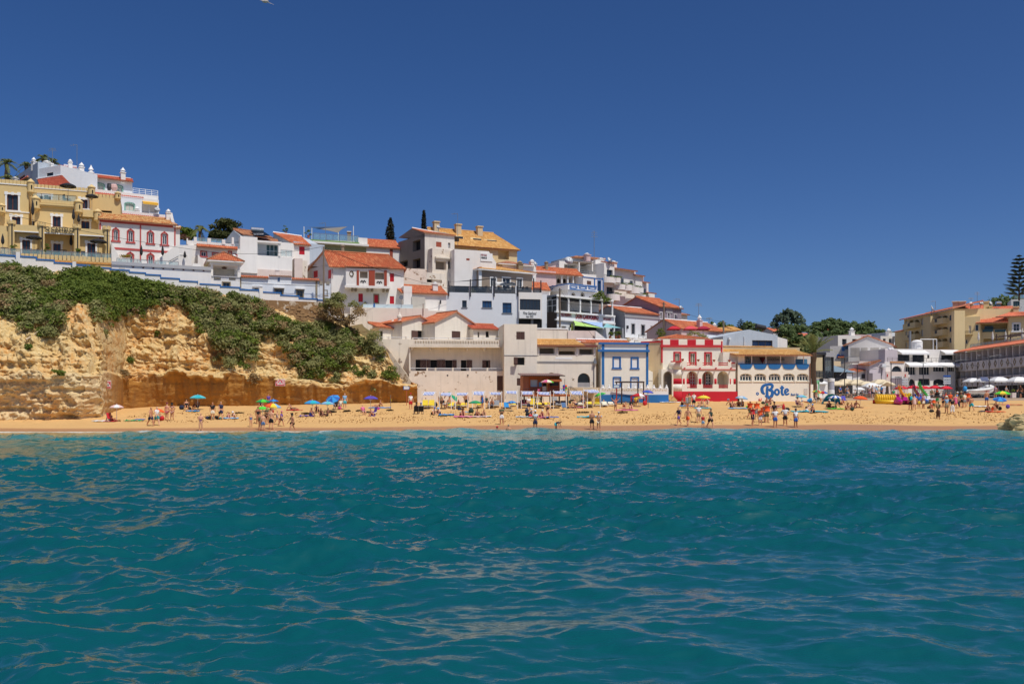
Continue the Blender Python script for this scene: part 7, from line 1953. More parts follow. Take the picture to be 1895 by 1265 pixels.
for x,yb_,yt in((1825,570,558),(1831,585,566),(1880,577,568)):b.chim(x,yb_,yt,.9,YELA,4.5,'block',f=f2,capm=BEI)
dish(1724.5,572,184,.75,'big tilted dish on the ridge of the yellow apartments',1.0);dish(1797,563,180,.5,'round white dish beside the roof aerials of the apartments',0);dish(1814.5,561,180,.5,'white dish right of the tall comb aerial',0);dish(1833,562,180,.5,'rusty brown dish beside the apartment chimneys',.6);dish(1885,570,176,.5,'dish near the frame edge below the white villa',1.0)
mast(1731,572,557,186,'thin aerial beside the big tilted dish',1);mast(1808.5,564,540,181,'tall comb aerial above the yellow apartments',0);mast(1797,560,551,181,'short comb aerial on the apartment roof',0)
sh=tng('solar_water_heater','solar water heater standing on the yellow apartment roof','solar heater',at(1848,566,182));XT('tank',MT['silver'],sh,[at(1843,560.5,182),at(1852,560.5,182)],.35,10);g=MB();p=[at(1843,566,181),at(1852,566,181),at(1852,562,182),at(1843,562,182)];g.hexa([q+V3(0,0,-.1)for q in p]+p);g.bld('panel',MT['solar_glass'],sh)
f=Fr(1870,196,1920,194);b=Bd('white_villa','white villa with glass roof rail high at the frame edge','house',f,1885,570);b.win(1875,557,1887,568,GM,MT['teal_glass'],3,1);b.wl(1871,1920,553,580,WB,8,0,dn=4);b.rail(1877,1915,545,552,GM,.3,n=5,bars=1,glass=CLR)
# white restaurant block
f=Fr(1637,163,1770,166)
b=Bd('white_terrace_block','white three storey block with dark windows, white awnings and arched ground floor','building',f,1700,720)
for x0,y0,x1,y1 in((1661.5,655.5,1683.5,668),(1688.7,655.5,1710.5,670),(1716,656,1720,663),(1742,657,1764,666),(1766,657,1769,666)):b.win(x0,y0,x1,y1,DM,GL,2,1,d=2.5,rv=.25)
b.wl(1638,1772,646,676,WH,8,2.5);b.wl(1638,1661,647,672,plstr('mauve_white',(206,196,200),.2,0),2,.8,name='side_block')
for x0,x1 in((1660,1712),(1740,1785)):b.awning(x0,x1,648,654,1.4,TW,2.5)
for x0,y0,x1,y1,ar in((1650,676.5,1670,688,'round'),(1676,678,1695,693.5,None),(1701,678,1721,693.5,None),(1727,678,1749,687.5,None),(1754,678,1767.5,687.5,None),(1682,701,1693.5,714,'round'),(1700,700.5,1721,713,None),(1727,701,1748.5,713,'seg')):b.win(x0,y0,x1,y1,TW if y0<690 else DM,GL,4 if y0<690 and ar is None else 3,1,ar,rv=.3)
b.wl(1637,1769,670,724,WH,9,0,dn=2)
for x0,x1 in((1675,1711),(1711,1737),(1737,1769)):b.awning(x0,x1,671,676.5,1.2,TW,0)
b.rail(1642,1768,662,670,DM,.3,n=14,bars=3,r=.02)
b.bx('shutter_door',1649,699.5,1672,718,pln('grey_roller_door',(146,134,142),.6),-1.35,-1.2);b.wl(1640,1681,687.5,724,MT['pinkish_white'],1.2,-1.2,dn=2,name='front_block');b.bx('shop_sign',1650,695.5,1671,699.5,pln('pale_sign',(216,214,214),.6),-1.4,-1.3);b.text('A BARCA',1656,696.6,1669,698.6,LET,-1.42);
for x in(1642.5,1675.5):b.bx('chilli_emblem',x-.8,692,x+.8,697,RT,-1.27,-1.18)
g=MB();[f.box(g,f.u(1649)+(f.u(1672)-f.u(1649))*k/6-.03,f.u(1649)+(f.u(1672)-f.u(1649))*k/6+.03,f.z(1660,718),f.z(1660,700),-1.4,-1.34)for k in rn(7)];b.mk(g,'door_rib',DM)
b.bx('rust_stain_ledge',1648,668.5,1674,671,pln('rusty_ledge',(196,138,84),.8),-.15,.1);b.bx('air_unit',1633,672,1639,678,WM,-.8,-.2);b.bx('air_unit',1679.5,693,1683.5,697.5,WM,-.6,0)
c=f.pt(f.u(1697,5),5,f.z(1697,646,5));g=MB();g.lathe(tuple(c),[(.95,0),(.95,1.3),(1.0,1.35),(.7,1.65),(.1,1.75)],16);o=g.bld('roof_water_tank',TW,origin=tuple(c));tag(o,'white round water tank on the roof of the white terrace block','tank')
g=MB();a=at(1684,646,169);g.tube([a,at(1684,612,169)],.22,10);o=g.bld('flue',GM,origin=tuple(a));tag(o,'tall grey metal flue on the white terrace block roof','flue');
fr=tng('roof_frame','white square pipe frame on the roof beside the water tank','frame',at(1718,646,168.5))
for x in(1727,1733.5):XT('post',WM,fr,[at(x,646,168.5),at(x,627.5,168.5)],.07,5)
XT('beam',WM,fr,[at(1703,627.5,168.5),at(1733.5,627.5,168.5)],.07,5)
for i,(x,l)in enum(((1646,'left one of two small white roof vents'),(1651,'right one of two small white roof vents'))):c=at(x,649,165);g=MB();g.lathe(tuple(c),[(.15,0),(.15,.2),(.3,.25),(.25,.5),(.05,.6)],8);tag(g.bld('roof_vent',TW,origin=tuple(c)),l+' on the side block','vent')
# streaked gable house
f=Fr(1570,175.5,1650,172)
b=Bd('streaked_gable_house','tall white gable wall with four grimy streaked panels','house',f,1610,690)
u0,u1,z0,z1=b.wl(1570,1649,638,700,WH,10,0,dn=2);STK=plstr('grimy_panel',(196,190,182),.9,.1,(120,112,104),1.0)
for x0,x1 in((1574,1591),(1593,1605.5),(1610.5,1626.5),(1630,1643)):b.bx('grimy_panel',x0,643,x1,660,STK,-.02,.02)
b.gable_front(u0-.8,u1,z1+.0,f.z(1606,621.5),10,TO,WH,0,ur=f.u(1606),ov=.15)
b.wl(1556,1571,640,700,LBW,8,1.5);[b.bx('blue_shutter',x,y,x+5,y+8,BT,1.35,1.5)for x,y in((1558,641),(1564,638),(1549,655))];b.bx('balcony_front',1548,657,1560,662,BT,1.0,1.3)
b.wl(1536,1557,640,700,WH,8,3);b.slab([(f.u(1550,0),0,f.z(1556,661)),(f.u(1562,0),0,f.z(1556,661)),(f.u(1562,1.4),1.4,f.z(1556,657)),(f.u(1550,1.4),1.4,f.z(1556,657))],TO)
f=Fr(1577,160,1640,161.5)
b=Bd('square_side_house','small white house with a tilted orange roof strip at the square','house',f,1600,720);u0,u1,z0,z1=b.wl(1577,1610,686,722,WH,6,0,dn=2);wdg(b,f,1577,1610,690,682,700,WH,.05,5.9,'raised_wall')
b.slab([(u0-.8,-.5,f.z(1577,690)),(u1+.2,-.5,f.z(1610,682)),(u1+.2,3,f.z(1610,678)),(u0-.8,3,f.z(1577,686))],TO);b.win(1596,692,1601,700,DM,GL,1,1,f=Fr(1577,159.9,1640,161.4));b.bx('dark_panel',1595.5,692,1601.5,700,DM,-.2,-.02)
b.wl(1574,1590,672,700,CR,5,5);b.wl(1590,1622,668,700,MT['pinkish_white'],5,6);[b.bx('narrow_window',x,676,x+2.5,684,GL,4.9,5.02)for x in(1578,1584)]
b=Bd('little_gable_house','narrow white house with a small leaning orange roof beside the shutter door block','house',f,1622,722);u0,u1,z0,z1=b.wl(1609,1639,672,724,MT['mauve_white'],6,-1.5,dn=2);b.slab([(u0-.3,-1.9,f.z(1609,676)),(f.u(1628,-1.5),-1.9,f.z(1628,667)),(f.u(1628,1.5),1.5,f.z(1628,664.5)),(u0-.3,1.5,f.z(1609,673))],TB);b.wl(1615,1630,690,724,MT['mauve_white'],1,-2.6,dn=2);b.bx('air_unit',1633,673,1640,680,WM,-2.2,-1.6)
f=Fr(1505,138,1541,141)
b=Bd('glass_bar_pavilion','dark framed glass bar pavilion behind the palm tree','bar',f,1523,730)
b.wl(1504,1541,700,732,WH,6,.3,dn=1.5);b.pb(f,'roof_beam',DM,f.u(1503),f.u(1526),f.z(1515,656),f.z(1515,652),-.3,6);b.wl(1503,1524,660,700,MT['beige_canvas'],.3,4,dn=0,name='back_screen')
for x in(1503.5,1524.5,1540.5):g=MB();u=f.u(x);f.box(g,u-.14,u+.14,f.z(x,700),f.z(x,654),-.15,.13);b.mk(g,'frame_post',DM)
b.pb(f,'concrete_eave',GREY,f.u(1526),f.u(1541),f.z(1533,660),f.z(1533,652),-.2,6)
b.rail(1526,1540,661,693,GM,.1,n=5,bars=1,glass=clearglass('pavilion_glass',(110,120,120),.55));b.rail(1504,1541,686,699,DM,-.1,n=6,bars=3,glass=MT['smoked_glass'])
f=Fr(1544,150,1578,152);b=Bd('blue_roof_kiosk','dark kiosk under a blue grey pyramid roof at the square','kiosk',f,1560,722);u0,u1,z0,z1=b.wl(1546,1578,688.5,722,DM,5,0,dn=2);b.bx('menu_board',1567,690,1577,703,TW,-.15,-.05);ridge=pln('slate_blue_sheet',(128,148,160),.5)
g=MB();c=f.pt((u0+u1)/2,2.5,f.z(1560,674));q=[f.pt(u0-.5,-.5,z1),f.pt(u1+.5,-.5,z1),f.pt(u1+.5,5.5,z1),f.pt(u0-.5,5.5,z1)];[g.poly([q[i],q[(i+1)%4],c])for i in rn(4)];g.poly(q[::-1]);b.mk(g,'pyramid_roof',ridge);b.bx('tan_block',1542,668,1556,677,BEI,6,8)
[b.mk((lambda g:(g.tube([f.pt(f.u(1545),-1,f.z(1545,695)),f.pt(f.u(x1),-1,f.z(x1,y1))],.06,5),g)[1])(MB()),'strut',DM)for x1,y1 in((1568,672),)]
for i,(px,py,Y,w,h,dep,m_,t_,l)in enum(((1345,624,230,5,1.6,6,CR,TT,'far cream house with tan roof left of the grey gable'),(1365,621,232,2,1.4,5,WH,TT,'tiny far house beside the round palm'),(1462,652,236,8,2.6,8,YELA,TT,'distant yellow house below the big pine'),(1441,634,246,3,3,5,WH,TP,'distant white house with chimney left of the pine'),(1484,634,290,6,2.2,6,YELA,TP,'small yellow villa half hidden behind the pine crown'),(1535,628,330,9,3.2,6,WH,TP,'white far villa between the umbrella pines'),(1572,646,200,5,3.0,8,WH,TP,'white far house with flat parapet above the streaked gable'),(1592,632,205,5,1.6,6,PINKW,TO,'pink far house right behind the streaked gable ridge'),(1642,640,205,3,2.2,6,WH,TO,'white far house with round chimney beside the yellow apartments'),(1652,642,215,1.8,3.4,6,WB,TP,'narrow pale house against the yellow apartment wall'),(1319,618,225,4,1.0,5,PINKW,TO,'low far house behind the slim chimney roof'))):
 f=Fr(px-w*1700/Y/2,Y,px+w*1700/Y/2,Y+1.5);b=Bd('far_house',l,'house',f,px,py,gr='far houses across the valley');zt_=f.z(px,py)+h;xw=w*1700/Y
 yt=py-h*1700/Y
 b.win(px-xw*.32,yt+h*1700/Y*.25,px-xw*.12,py-h*1700/Y*.3,TW,GL,1,1);b.win(px+xw*.12,yt+h*1700/Y*.25,px+xw*.32,py-h*1700/Y*.3,TW,GL,1,1)
 u0,u1,z0,z1=b.wl(px-xw/2,px+xw/2,yt,py,m_,dep,0,dn=3)
 if i not in(6,7,8,9):b.gable_side(u0,u1,z1,z1+1.0,dep,t_,m_,ov=.3)
 if i in(3,6,8,10):b.chim(px+xw*.1,yt,yt-1.8*1700/Y,.9,WH,2)
 # ground under the town
HB=BASES+[tuple(at(*q))for q in((1330,628,250),(1400,634,260),(1460,640,230),(1500,642,270),(1560,640,290),(1620,640,300),(1700,640,320),(1895,590,240),(1800,600,240),(200,400,160),(0,380,160),(500,460,170),(800,455,175),(1000,520,180),(1150,570,190),(1260,610,200),(1560,732,140),(1640,732,150),(1720,733,140),(1800,734,130),(1880,735,126),(1520,735,128))]
HBA=np.array(HB)
gx=np.concatenate([np.arange(-130,150,1.5),np.arange(150,420,6)]);gy=np.concatenate([np.arange(109,190,1.5),np.arange(190,620,6)])
GX,GY=np.meshgrid(gx,gy)
num=0;den=0;best=np.full(GX.shape,1e9)
for x_,y_,z_ in HBA:
 d2=(GX-x_)**2+((GY-y_)*1.0)**2+.3
 w_=1/d2**1.8;num=num+w_*z_;den=den+w_
gz=num/den-1.7
front=np.interp(CX+FPX*GX/GY,[-200,0,390,600,640,700,760,933,1240,1366,1500,1505,2200],[110,112,119,123,125,124,123,121,122,123,124.5,122,118])
low=beach_z(GX,GY)-1.2
gz=np.where(GY<front+.6,np.minimum(gz,low),gz)
ppx=CX+FPX*GX/GY
gz=np.where((ppx>1500)&(GY<172),np.minimum(gz,2.6),gz)
gz=np.where((ppx>1640)&(GY<215)&(GX>60),np.minimum(gz,2.6+np.clip(GY-170,0,60)*.22),gz)
mg,nt,bb=ndm('hillside_earth')
n1=noise(nt,.2,5,.6,gps(nt));n2=noise(nt,2,4,.6,gps(nt))
cc=mix(nt,ramp(nt,n1,[(.4,0),(.6,1)]),lin((150,128,92)),lin((96,100,62)));cc=mix(nt,mth(nt,'MULTIPLY',n2,.4),cc,lin((110,92,66)))
bcl(nt,cc,bb);bb.inputs['Roughness'].default_value=.95
gridmesh('hillside',np.stack([GX,GY,gz],-1),mg,1,'structure')
f=Fr(1500,126.0,1960,123.0)
g=MB();
g.hexa([f.pt(0,0,1.2),f.pt(f.L,0,1.2),f.pt(f.L+6,45,1.2),f.pt(0,45,1.2),f.pt(0,0,3.25),f.pt(f.L,0,3.25),f.pt(f.L+6,45,3.45),f.pt(0,45,3.45)])
tag(g.bld('promenade',PAVE),kind='structure')
# trees
def palm(px,py_base,py_top,Y,lb,fr=14,fl=2.2,lean=0.,tr=.22,seed=1,droop=1.0,up=.55):
 rg=np.random.default_rng(seed);a,c=at(px,py_base,Y),at(px+lean,py_top,Y)
 o=tng('palm_tree',lb,'palm tree',a)
 g=MB();n=9
 g.tube([a.lerp(c,k/n)+V3(sin(k)*.04,0,0)for k in rn(n+1)],[tr*(1.25-.4*k/n+(.5 if k>n-2 else 0))for k in rn(n+1)],9);g.bld('trunk',BARK,o)
 V=[]
 for k in rn(fr):
  az=2*pi*k/fr*2.4+rg.normal()*.2;el=up+.75*rg.normal()*.6 if k%3 else 1.15
  el=float(np.clip(el,-.35,1.35));p=np.array(c);d=np.array([cos(az)*cos(el),sin(az)*cos(el),sin(el)]);L=fl*rg.uniform(.8,1.1);n=12
  for i in rn(n):
   q=p+d*L/n;t=d/np.linalg.norm(d);s_=np.cross(t,[0,0,1]);s_/=np.linalg.norm(s_)+1e-6;upv=np.cross(s_,t)
   w=L*.13*sin(pi*(i+1.2)/(n+1.6))+.05
   for sg in(-1,1):
    for j in(0,.5):
     b0=p+(q-p)*j;tip=b0+s_*sg*w+t*w*.55-upv*w*.35+rg.normal(size=3)*.03
     V.append([b0,b0+(q-p)*.42,tip+t*.04,tip])
   p=q;d=d+np.array([0,0,-.12*droop]);
  V.append([np.array(c),np.array(c)+.02,p,p])
 qcloud(np.array(V),'fronds',LEAF_PALM,o,tuple(a))
 return o
def pine(px,py_base,py_top,Y,w,lb,flat=.34,seed=1,mt=LEAF_P,trunks=1,name='umbrella_pine',cat='pine tree',dens=26,leaf=.42):
 rg=np.random.default_rng(seed);a,top=at(px,py_base,Y),at(px,py_top,Y);H=top.z-a.z
 o=tng(name,lb,cat,a);ch=w*flat;cs,rs=[],[]
 for k in rn(int(60+w*3)):
  th=rg.uniform(0,2*pi);q=rg.random()**.5
  x,y=cos(th)*q*w,sin(th)*q*w*.8
  zt_=(1-q**2.2)*ch*(.75+.35*rg.random());lo=-.12*ch
  z_=zt_ if rg.random()<.62 else rg.uniform(lo,zt_)
  cs.append(np.array([a.x+x,a.y+y,top.z-ch+z_]));rs.append(w*rg.uniform(.10,.17))
 qcloud(leafb(cs,rs,dens=dens,size=leaf,sq=.62,rng=rg,up=.6),'crown',mt,o,tuple(a))
 g=MB();fk=a+V3(rg.normal()*.3,0,max(.5,H-ch*1.6))
 g.tube([a,fk],[w*.05,w*.04],7)
 for k in rn(7):e=Vector(cs[k*5]);g.tube([fk,fk.lerp(e,.5)+V3(0,0,-.08*w),e],[w*.03,w*.02,w*.008],5)
 g.bld('trunk',BARK,o);return o
def bushy(px,py_base,py_top,Y,w,lb,seed=1,mt=LG_,name='tree',cat='tree',n=40,dens=45,leaf=.28,cone=0.):
 rg=np.random.default_rng(seed);a,top=at(px,py_base,Y),at(px,py_top,Y);H=top.z-a.z;o=tng(name,lb,cat,a);cs,rs=[],[]
 for k in rn(n):
  t_=rg.random();th=rg.uniform(0,2*pi);prof=(sin(pi*(t_*.8+.15))**.7)*(1-cone*t_);q=rg.random()**.5*prof
  cs.append(np.array([a.x+cos(th)*q*w,a.y+sin(th)*q*w,a.z+H*(.18+.78*t_)]));rs.append(w*rg.uniform(.2,.34)*(1-cone*.6*t_))
 qcloud(leafb(cs,rs,dens=dens,size=leaf,sq=.9,rng=rg),'crown',mt,o,tuple(a))
 g=MB();g.tube([a,a+V3(0,0,H*.6)],[w*.09,w*.03],7);[g.tube([a+V3(0,0,H*.3),Vector(cs[k])],[w*.04,w*.015],5)for k in rn(0,min(n,12),2)];g.bld('trunk',BARK,o);return o
def cypress(px,py_base,py_top,Y,w,lb,seed=1):
 rg=np.random.default_rng(seed);a,top=at(px,py_base,Y),at(px,py_top,Y);H=top.z-a.z;o=tng('cypress_tree',lb,'cypress tree',a);cs,rs=[],[]
 for k in rn(46):
  t_=k/45;r_=w*(1-t_)**.55*(.5+.4*rg.random())+.08;th=rg.uniform(0,6.3);cs.append(np.array([a.x+cos(th)*r_*.4,a.y+sin(th)*r_*.4,a.z+H*(.08+.92*t_)]));rs.append(r_*.8+.05)
 qcloud(leafb(cs,rs,dens=110,size=.15,sq=1.5,rng=rg),'crown',lfm('cypress_leaf',(44,48,38),(62,62,46)),o,tuple(a));XT('trunk',BARK,o,[a,top],[.14,.03],6)
def norfolk(px,py_base,py_top,Y,w,lb,tiers=10,seed=1):
 rg=np.random.default_rng(seed);a,top=at(px,py_base,Y),at(px,py_top,Y);H=top.z-a.z;o=tng('norfolk_pine',lb,'pine tree',a)
 g=MB();g.tube([a,top],[.035*w+.08,.02],7);V=[];br=MB()
 for k in rn(tiers):
  t_=.12+.82*k/(tiers-1);r_=w*(1-t_)**.75+.12*w*(k<tiers-1);z_=a.z+H*t_
  for j in rn(7):
   az=2*pi*j/7+k*.4+rg.normal()*.12;d=np.array([cos(az),sin(az),.16]);p0=np.array([a.x,a.y,z_]);L=r_*rg.uniform(.85,1.08);br.tube([Vector(p0),Vector(p0+d*L)],[.05,.015],4)
   for i in rn(16):
    q=p0+d*L*(.18+.82*i/15)+np.array([0,0,.10*L*(i/15)**2]);s_=np.array([-d[1],d[0],0]);l=.16*w*sin(pi*(i+3)/20)+.08
    for sg in(-1,1):V.append([q,q+d*.10*w,q+s_*sg*l*.8+d*.2*l+np.array([0,0,.3*l]),q+s_*sg*l*.7+np.array([0,0,.35*l])])
    V.append([q-s_*l*.2,q+s_*l*.2,q+s_*l*.2+np.array([0,0,l*.6]),q-s_*l*.2+np.array([0,0,l*.6])])
 qcloud(np.array(V),'foliage',LEAF_D,o,tuple(a));br.bld('branches',BARK,o);g.bld('trunk',BARK,o)
palm(11,345,303,140,'tall palm with a full crown at the left frame edge',26,2.2,1,.22,3,1.1)
palm(48,330,308,142,'smaller palm between the tall palm and the white house',20,1.9,0,.2,4,1.1)
palm(79,318,294,142,'palm rising behind the dome chimney',22,1.9,0,.2,5,1.1);palm(98,315,300,143,'low palm under the comb aerial',18,1.8,0,.2,6,1.2)
palm(14,345,330,130,'young palm just above the castle battlement',16,1.6,0,.16,7,1.2);palm(27,342,331,131,'small palm beside the white cone finial',14,1.2,0,.14,8,1.2)
palm(370,448,424,138,'palm with drooping fronds behind the gothic house',24,1.9,0,.2,9,1.3)
bushy(341,445,424,140,1.6,'small green tree left of the palm behind the terrace house',11);bushy(420,446,408,141,2.3,'dark fruit tree behind the white gable',12,lfm('olive_leaf',(66,76,40),(92,94,50)),n=46);bushy(402,446,428,140,1.4,'low dark tree beside the fruit tree',13,MT['olive_leaf'])
V=leafb([np.array(at(x,y,128))for x,y in((334,441),(340,438),(346,442))],[.5]*3,260,.1,rng=rng);o=qcloud(V,'oleander',lfm('oleander_leaf',(96,84,60),(120,84,70),(150,90,84)),None,tuple(at(338,446,128)));tag(o,'pinkish oleander bush beside the gothic house corner','shrub')
cypress(722.5,450,405,152,1.0,'dry dark cypress above the long orange roof',2);cypress(784.5,428,391,160,.45,'slim cypress tip behind the unfinished house',3)
palm(1508,735,652,128,'palm with upright fronds and brown trunk beside the white bar',17,3.8,-3,.30,14,.4,1.15)
norfolk(1886,556,470,190,3.0,'tall tiered norfolk pine at the right frame edge',11,2);norfolk(1371,622,590,250,2.0,'small pointed norfolk pine behind the grey gable',8,4);
bushy(1459,640,577,250,6.0,'big spreading dark conifer above the round pine',21,LEAF_D,'conifer','conifer',60,12,.5,.35)
pine(1471,650,602,240,8.0,'broad round pine in front of the dark conifer',.62,22);pine(1536,650,592,255,6.5,'left umbrella pine with a flat top and gap below',.42,23);pine(1560,650,596,262,7.5,'wide middle umbrella pine of the far group',.42,24);pine(1585,652,604,258,7.0,'rounded pine right of the wide umbrella pine',.5,25);pine(1552,655,610,245,6.5,'lower pine in front of the umbrella pines',.6,26);
bushy(1607,650,598,275,5.5,'pointed dark evergreen right of the umbrella pines',27,LEAF_P,'evergreen','tree',40,12,.5,.5);pine(1622,650,611,250,6.0,'round pine close to the yellow apartments',.6,28);pine(1648,655,614,255,4.0,'pine half hidden by the yellow apartment corner',.6,29);pine(1388,640,600,262,5.5,'low round pine behind the grey gable ridge',.5,30);pine(1433,640,608,250,4.0,'small round pine left of the dark conifer',.7,31);pine(1525,668,632,225,6.0,'dark grove pine below the umbrella pines',.7,32);pine(1548,670,640,222,5.0,'low grey green pine above the glass pavilion',.7,33,LY)
palm(1358,628,612,245,'small round palm behind the tan far roof',18,2.2,0,.3,15,1.2);bushy(1331,622,596,240,3.0,'wispy tall tree beside the short dark pole',34,LG_,'tree','tree',20,12,.4);pine(1285,610,599,260,4.5,'pine crown just above the orange roof',.4,35)
bushy(1862,572,555,215,5.0,'dark tree below the white villa',36,LEAF_P,'tree','tree',30,14,.45)
rg=np.random.default_rng(77);V=leafb([np.array(at(x,y,236))for x,y in zip(rg.uniform(1390,1680,90),rg.uniform(636,664,90))],rg.uniform(1.2,2.4,90),22,.45,rng=rg);o=qcloud(V,'valley_thicket',LY,kind='stuff');tag(o,'grey green thicket filling the valley below the pines','thicket')
# things on the beach
def C(name,c):return pln('cloth_'+name,c,.85)
CL={k:C(k,v)for k,v in dict(white=(232,232,230),navy=(34,42,74),black=(26,26,30),teal=(44,140,140),pink=(222,110,150),red=(196,36,44),orange=(238,92,34),blue=(44,96,176),lightblue=(130,178,214),green=(38,150,84),lime=(84,208,60),yellow=(232,206,60),purple=(96,70,160),violet=(86,84,190),grey=(140,142,146),khaki=(150,136,108),olive=(86,92,62),aqua=(84,186,196),cream=(232,224,200),brown=(92,66,52),denim=(84,118,160),mauve=(176,132,148),turq=(40,176,190),darkgreen=(40,62,50),magenta=(196,40,150),sky=(52,150,216),maroon=(120,34,56),silver=(196,206,210),peach=(232,196,186),emerald=(20,150,108)).items()}
SKIN=[pln('skin_%d'%i,c,.55)for i,c in enum(((214,160,124),(196,138,102),(170,112,80),(222,176,146),(126,80,58)))]
HAIR=dict(d=pln('hair_dark',(40,30,26),.6),b=pln('hair_brown',(84,58,40),.6),f=pln('hair_fair',(180,146,96),.6),g=pln('hair_grey',(160,156,150),.6))
def person(px,py,pose,rz,h,skin,wear,hair='d',lb='',gr='people on the beach',base=None,lng=0,z=None):
 p=Vector(base)if base is not None else bhit(px,py)
 if z is not None:p.z=z
 o=tng('person',lb.replace('~','person in '),'person',p,gr);o.rotation_euler=(0,0,R(rz));o.scale=(h/1.72,)*3
 def put(nm,mat,par=o,name=None):
  q=BDT.objects.new(name or nm,POSES[pose][nm]);COL.objects.link(q);q.parent=par
  q.material_slots[0].link='OBJECT';q.material_slots[0].material=mat;return q
 put('body',SKIN[skin])
 put('long_hair' if lng else 'hair',HAIR[hair],name='hair')
 for w in wear.split(','):put(w.split()[0],CL[w.split()[1]])
 return o
P=person
W='at the waterline'
# left half
P(278.7,788,'walk',60,1.78,1,'shorts navy','d','bare chested person in navy shorts walking towards the cliff')
P(290,787,'walk',50,1.78,3,'shirt white,shorts teal','g','~white shirt and teal shorts walking beside bare chested walker')
P(309,776,'stand',170,1.66,0,'bikini_top pink,briefs pink,cap maroon','b','~pink bikini and dark cap seen from behind')
P(318.5,776,'hips',175,1.66,1,'bikini_top peach,briefs peach','d','long haired person in pale bikini next to pink bikini wearer',lng=1)
P(206.5,779,'sit',60,1.65,2,'briefs black','d','person sitting under the pale pink umbrella beside the cliff')
P(296,777,'sithug',20,1.3,0,'shirt turq,shorts red','d','child in turquoise top crouching under the small orange umbrella')
P(345,758,'chair',20,1.65,1,'swimsuit black','d','~black swimsuit on a folding chair below the cliff wall',lng=1)
P(362,758,'chair',-10,1.7,2,'shorts black','d','~a dark chair under the aqua umbrella')
P(371.5,797,'crossed',10,1.64,0,'swimsuit mauve','b','~mauve swimsuit standing ankle deep left of the group')
P(393.5,776,'stand',20,1.74,1,'shirt black,shorts cream','d','~black top and cream shorts beside dark bags')
P(408.5,776,'walk',35,1.80,0,'shirt navy,shorts navy','g','~navy shirt and navy shorts walking left of seated children')
P(422.5,773,'sitknee',40,1.2,0,'briefs pink','b','small bare child sitting left of the white hatted one')
P(434,773,'sithug',-30,1.3,0,'shirt peach,hat white','b','child in white sun hat sitting on the sand')
P(464.3,789.5,'stand',30,1.25,0,'swimsuit denim','b','child in blue swimsuit standing left of the big group')
P(481.5,795.5,'stand',160,1.65,1,'swimsuit olive','d','~olive swimsuit at the edge of the big group')
P(487,796,'stand',200,1.5,0,'shorts denim','f','fair haired child in denim shorts at the waterline')
P(501.8,793.8,'stand',175,1.86,0,'shorts black','d','tall bare backed person in black shorts at the waterline')
P(477.5,784,'stand',30,1.7,2,'swimsuit black','d','~black swimsuit behind the denim shorts child')
P(494,785,'crossed',-20,1.68,1,'shirt olive,briefs black','b','~olive top behind the tall bare backed one')
P(512.5,785.5,'walk',80,1.35,0,'swimsuit lightblue','b','child in light blue swimsuit running towards the group')
P(520.3,788.3,'walk',70,1.4,1,'shirt purple,briefs navy,cap pink','d','child in pink cap and purple top running')
P(541,798.8,'walk',-60,1.68,1,'bikini_top black,briefs black','d','~black bikini wading alone right of the group',lng=1)
P(482.5,754.5,'chair',10,1.7,2,'shirt black,shorts navy','d','~black seated under the dark green umbrella')
P(497,754,'stand',20,1.6,1,'shirt purple,shorts navy','d','~purple top standing among the green umbrellas')
P(504.5,763,'sithug',-40,1.5,2,'shorts red','d','~red shorts under the rainbow umbrella')
P(541.5,758,'prop',70,1.65,1,'bikini_top navy,briefs navy','b','~navy bikini lying on the open sand right of the umbrellas')
P(575,769.5,'sitknee',60,1.7,2,'shorts denim','d','~denim shorts sitting before the blue umbrella')
P(594,769.5,'sithug',10,1.7,2,'shirt brown,shorts black','d','~brown top sitting in the middle of three before blue umbrellas')
P(605,770,'sit',-30,1.7,4,'shorts black','d','dark skinned person in black shorts sitting right of the blue umbrella')
P(586.5,761.5,'sithug',0,1.6,1,'shirt navy,briefs black','d','~navy top seated behind between two blue umbrellas')
P(622,756,'chair',20,1.7,2,'shirt black,shorts black','d','~black seated under the tilted blue umbrella')
P(630,756.5,'chair',-10,1.65,1,'shirt cream,shorts grey','b','~cream top seated right of the tilted blue umbrella')
P(638,756,'stand',15,1.80,3,'shirt lightblue,shorts aqua','g','grey haired person in light blue shirt standing right of the tilted umbrella')
P(701.3,753,'sit',-70,1.65,1,'bikini_top maroon,briefs maroon','b','~maroon bikini sitting alone on a towel below the cliff end')
P(672,768.5,'chair',30,1.6,0,'shirt pink,shorts mauve','g','~pink top on a low chair left of the violet umbrella')
P(690.5,770,'sithug',-60,1.65,1,'shirt mauve,briefs purple','d','person bent over beside the purple chair')
P(760,757.5,'stand',20,1.82,0,'shirt white,shorts red,cap red','g','~white shirt, red shorts and red cap by the signpost')
P(770.5,765.3,'chair',190,1.7,1,'bikini_top pink,briefs black','b','long haired person in the left black folding chair',lng=1)
P(778.8,765.3,'chair',190,1.6,3,'shirt grey,shorts black,cap blue','d','person with blue cap in the right black folding chair')
P(802,767.3,'sithug',30,1.6,0,'shirt cream,briefs black,cap blue','b','~cream top and blue cap sitting left of the blue towel')
P(813.3,767.3,'sithug',-30,1.5,1,'shirt peach,shorts navy,hat lightblue','b','~light blue hat sitting at the blue towel')
P(831.5,752,'bend',-80,1.80,2,'shorts navy','d','bare chested person stretching a green cloth between the awnings',z=2.75)
P(815,755,'stand',30,1.7,2,'shirt khaki,shorts brown','d','~khaki standing among the sun loungers')
P(820.5,754.5,'chair',40,1.65,2,'shirt black,shorts white','d','~black top and white shorts on a lounger edge')
P(830,753,'chair',-30,1.65,1,'shorts teal','d','~teal shorts on a yellow lounger below the green cloth')
P(849,752.5,'sithug',0,1.75,2,'shorts grey','d','broad person sitting curled on a yellow lounger')
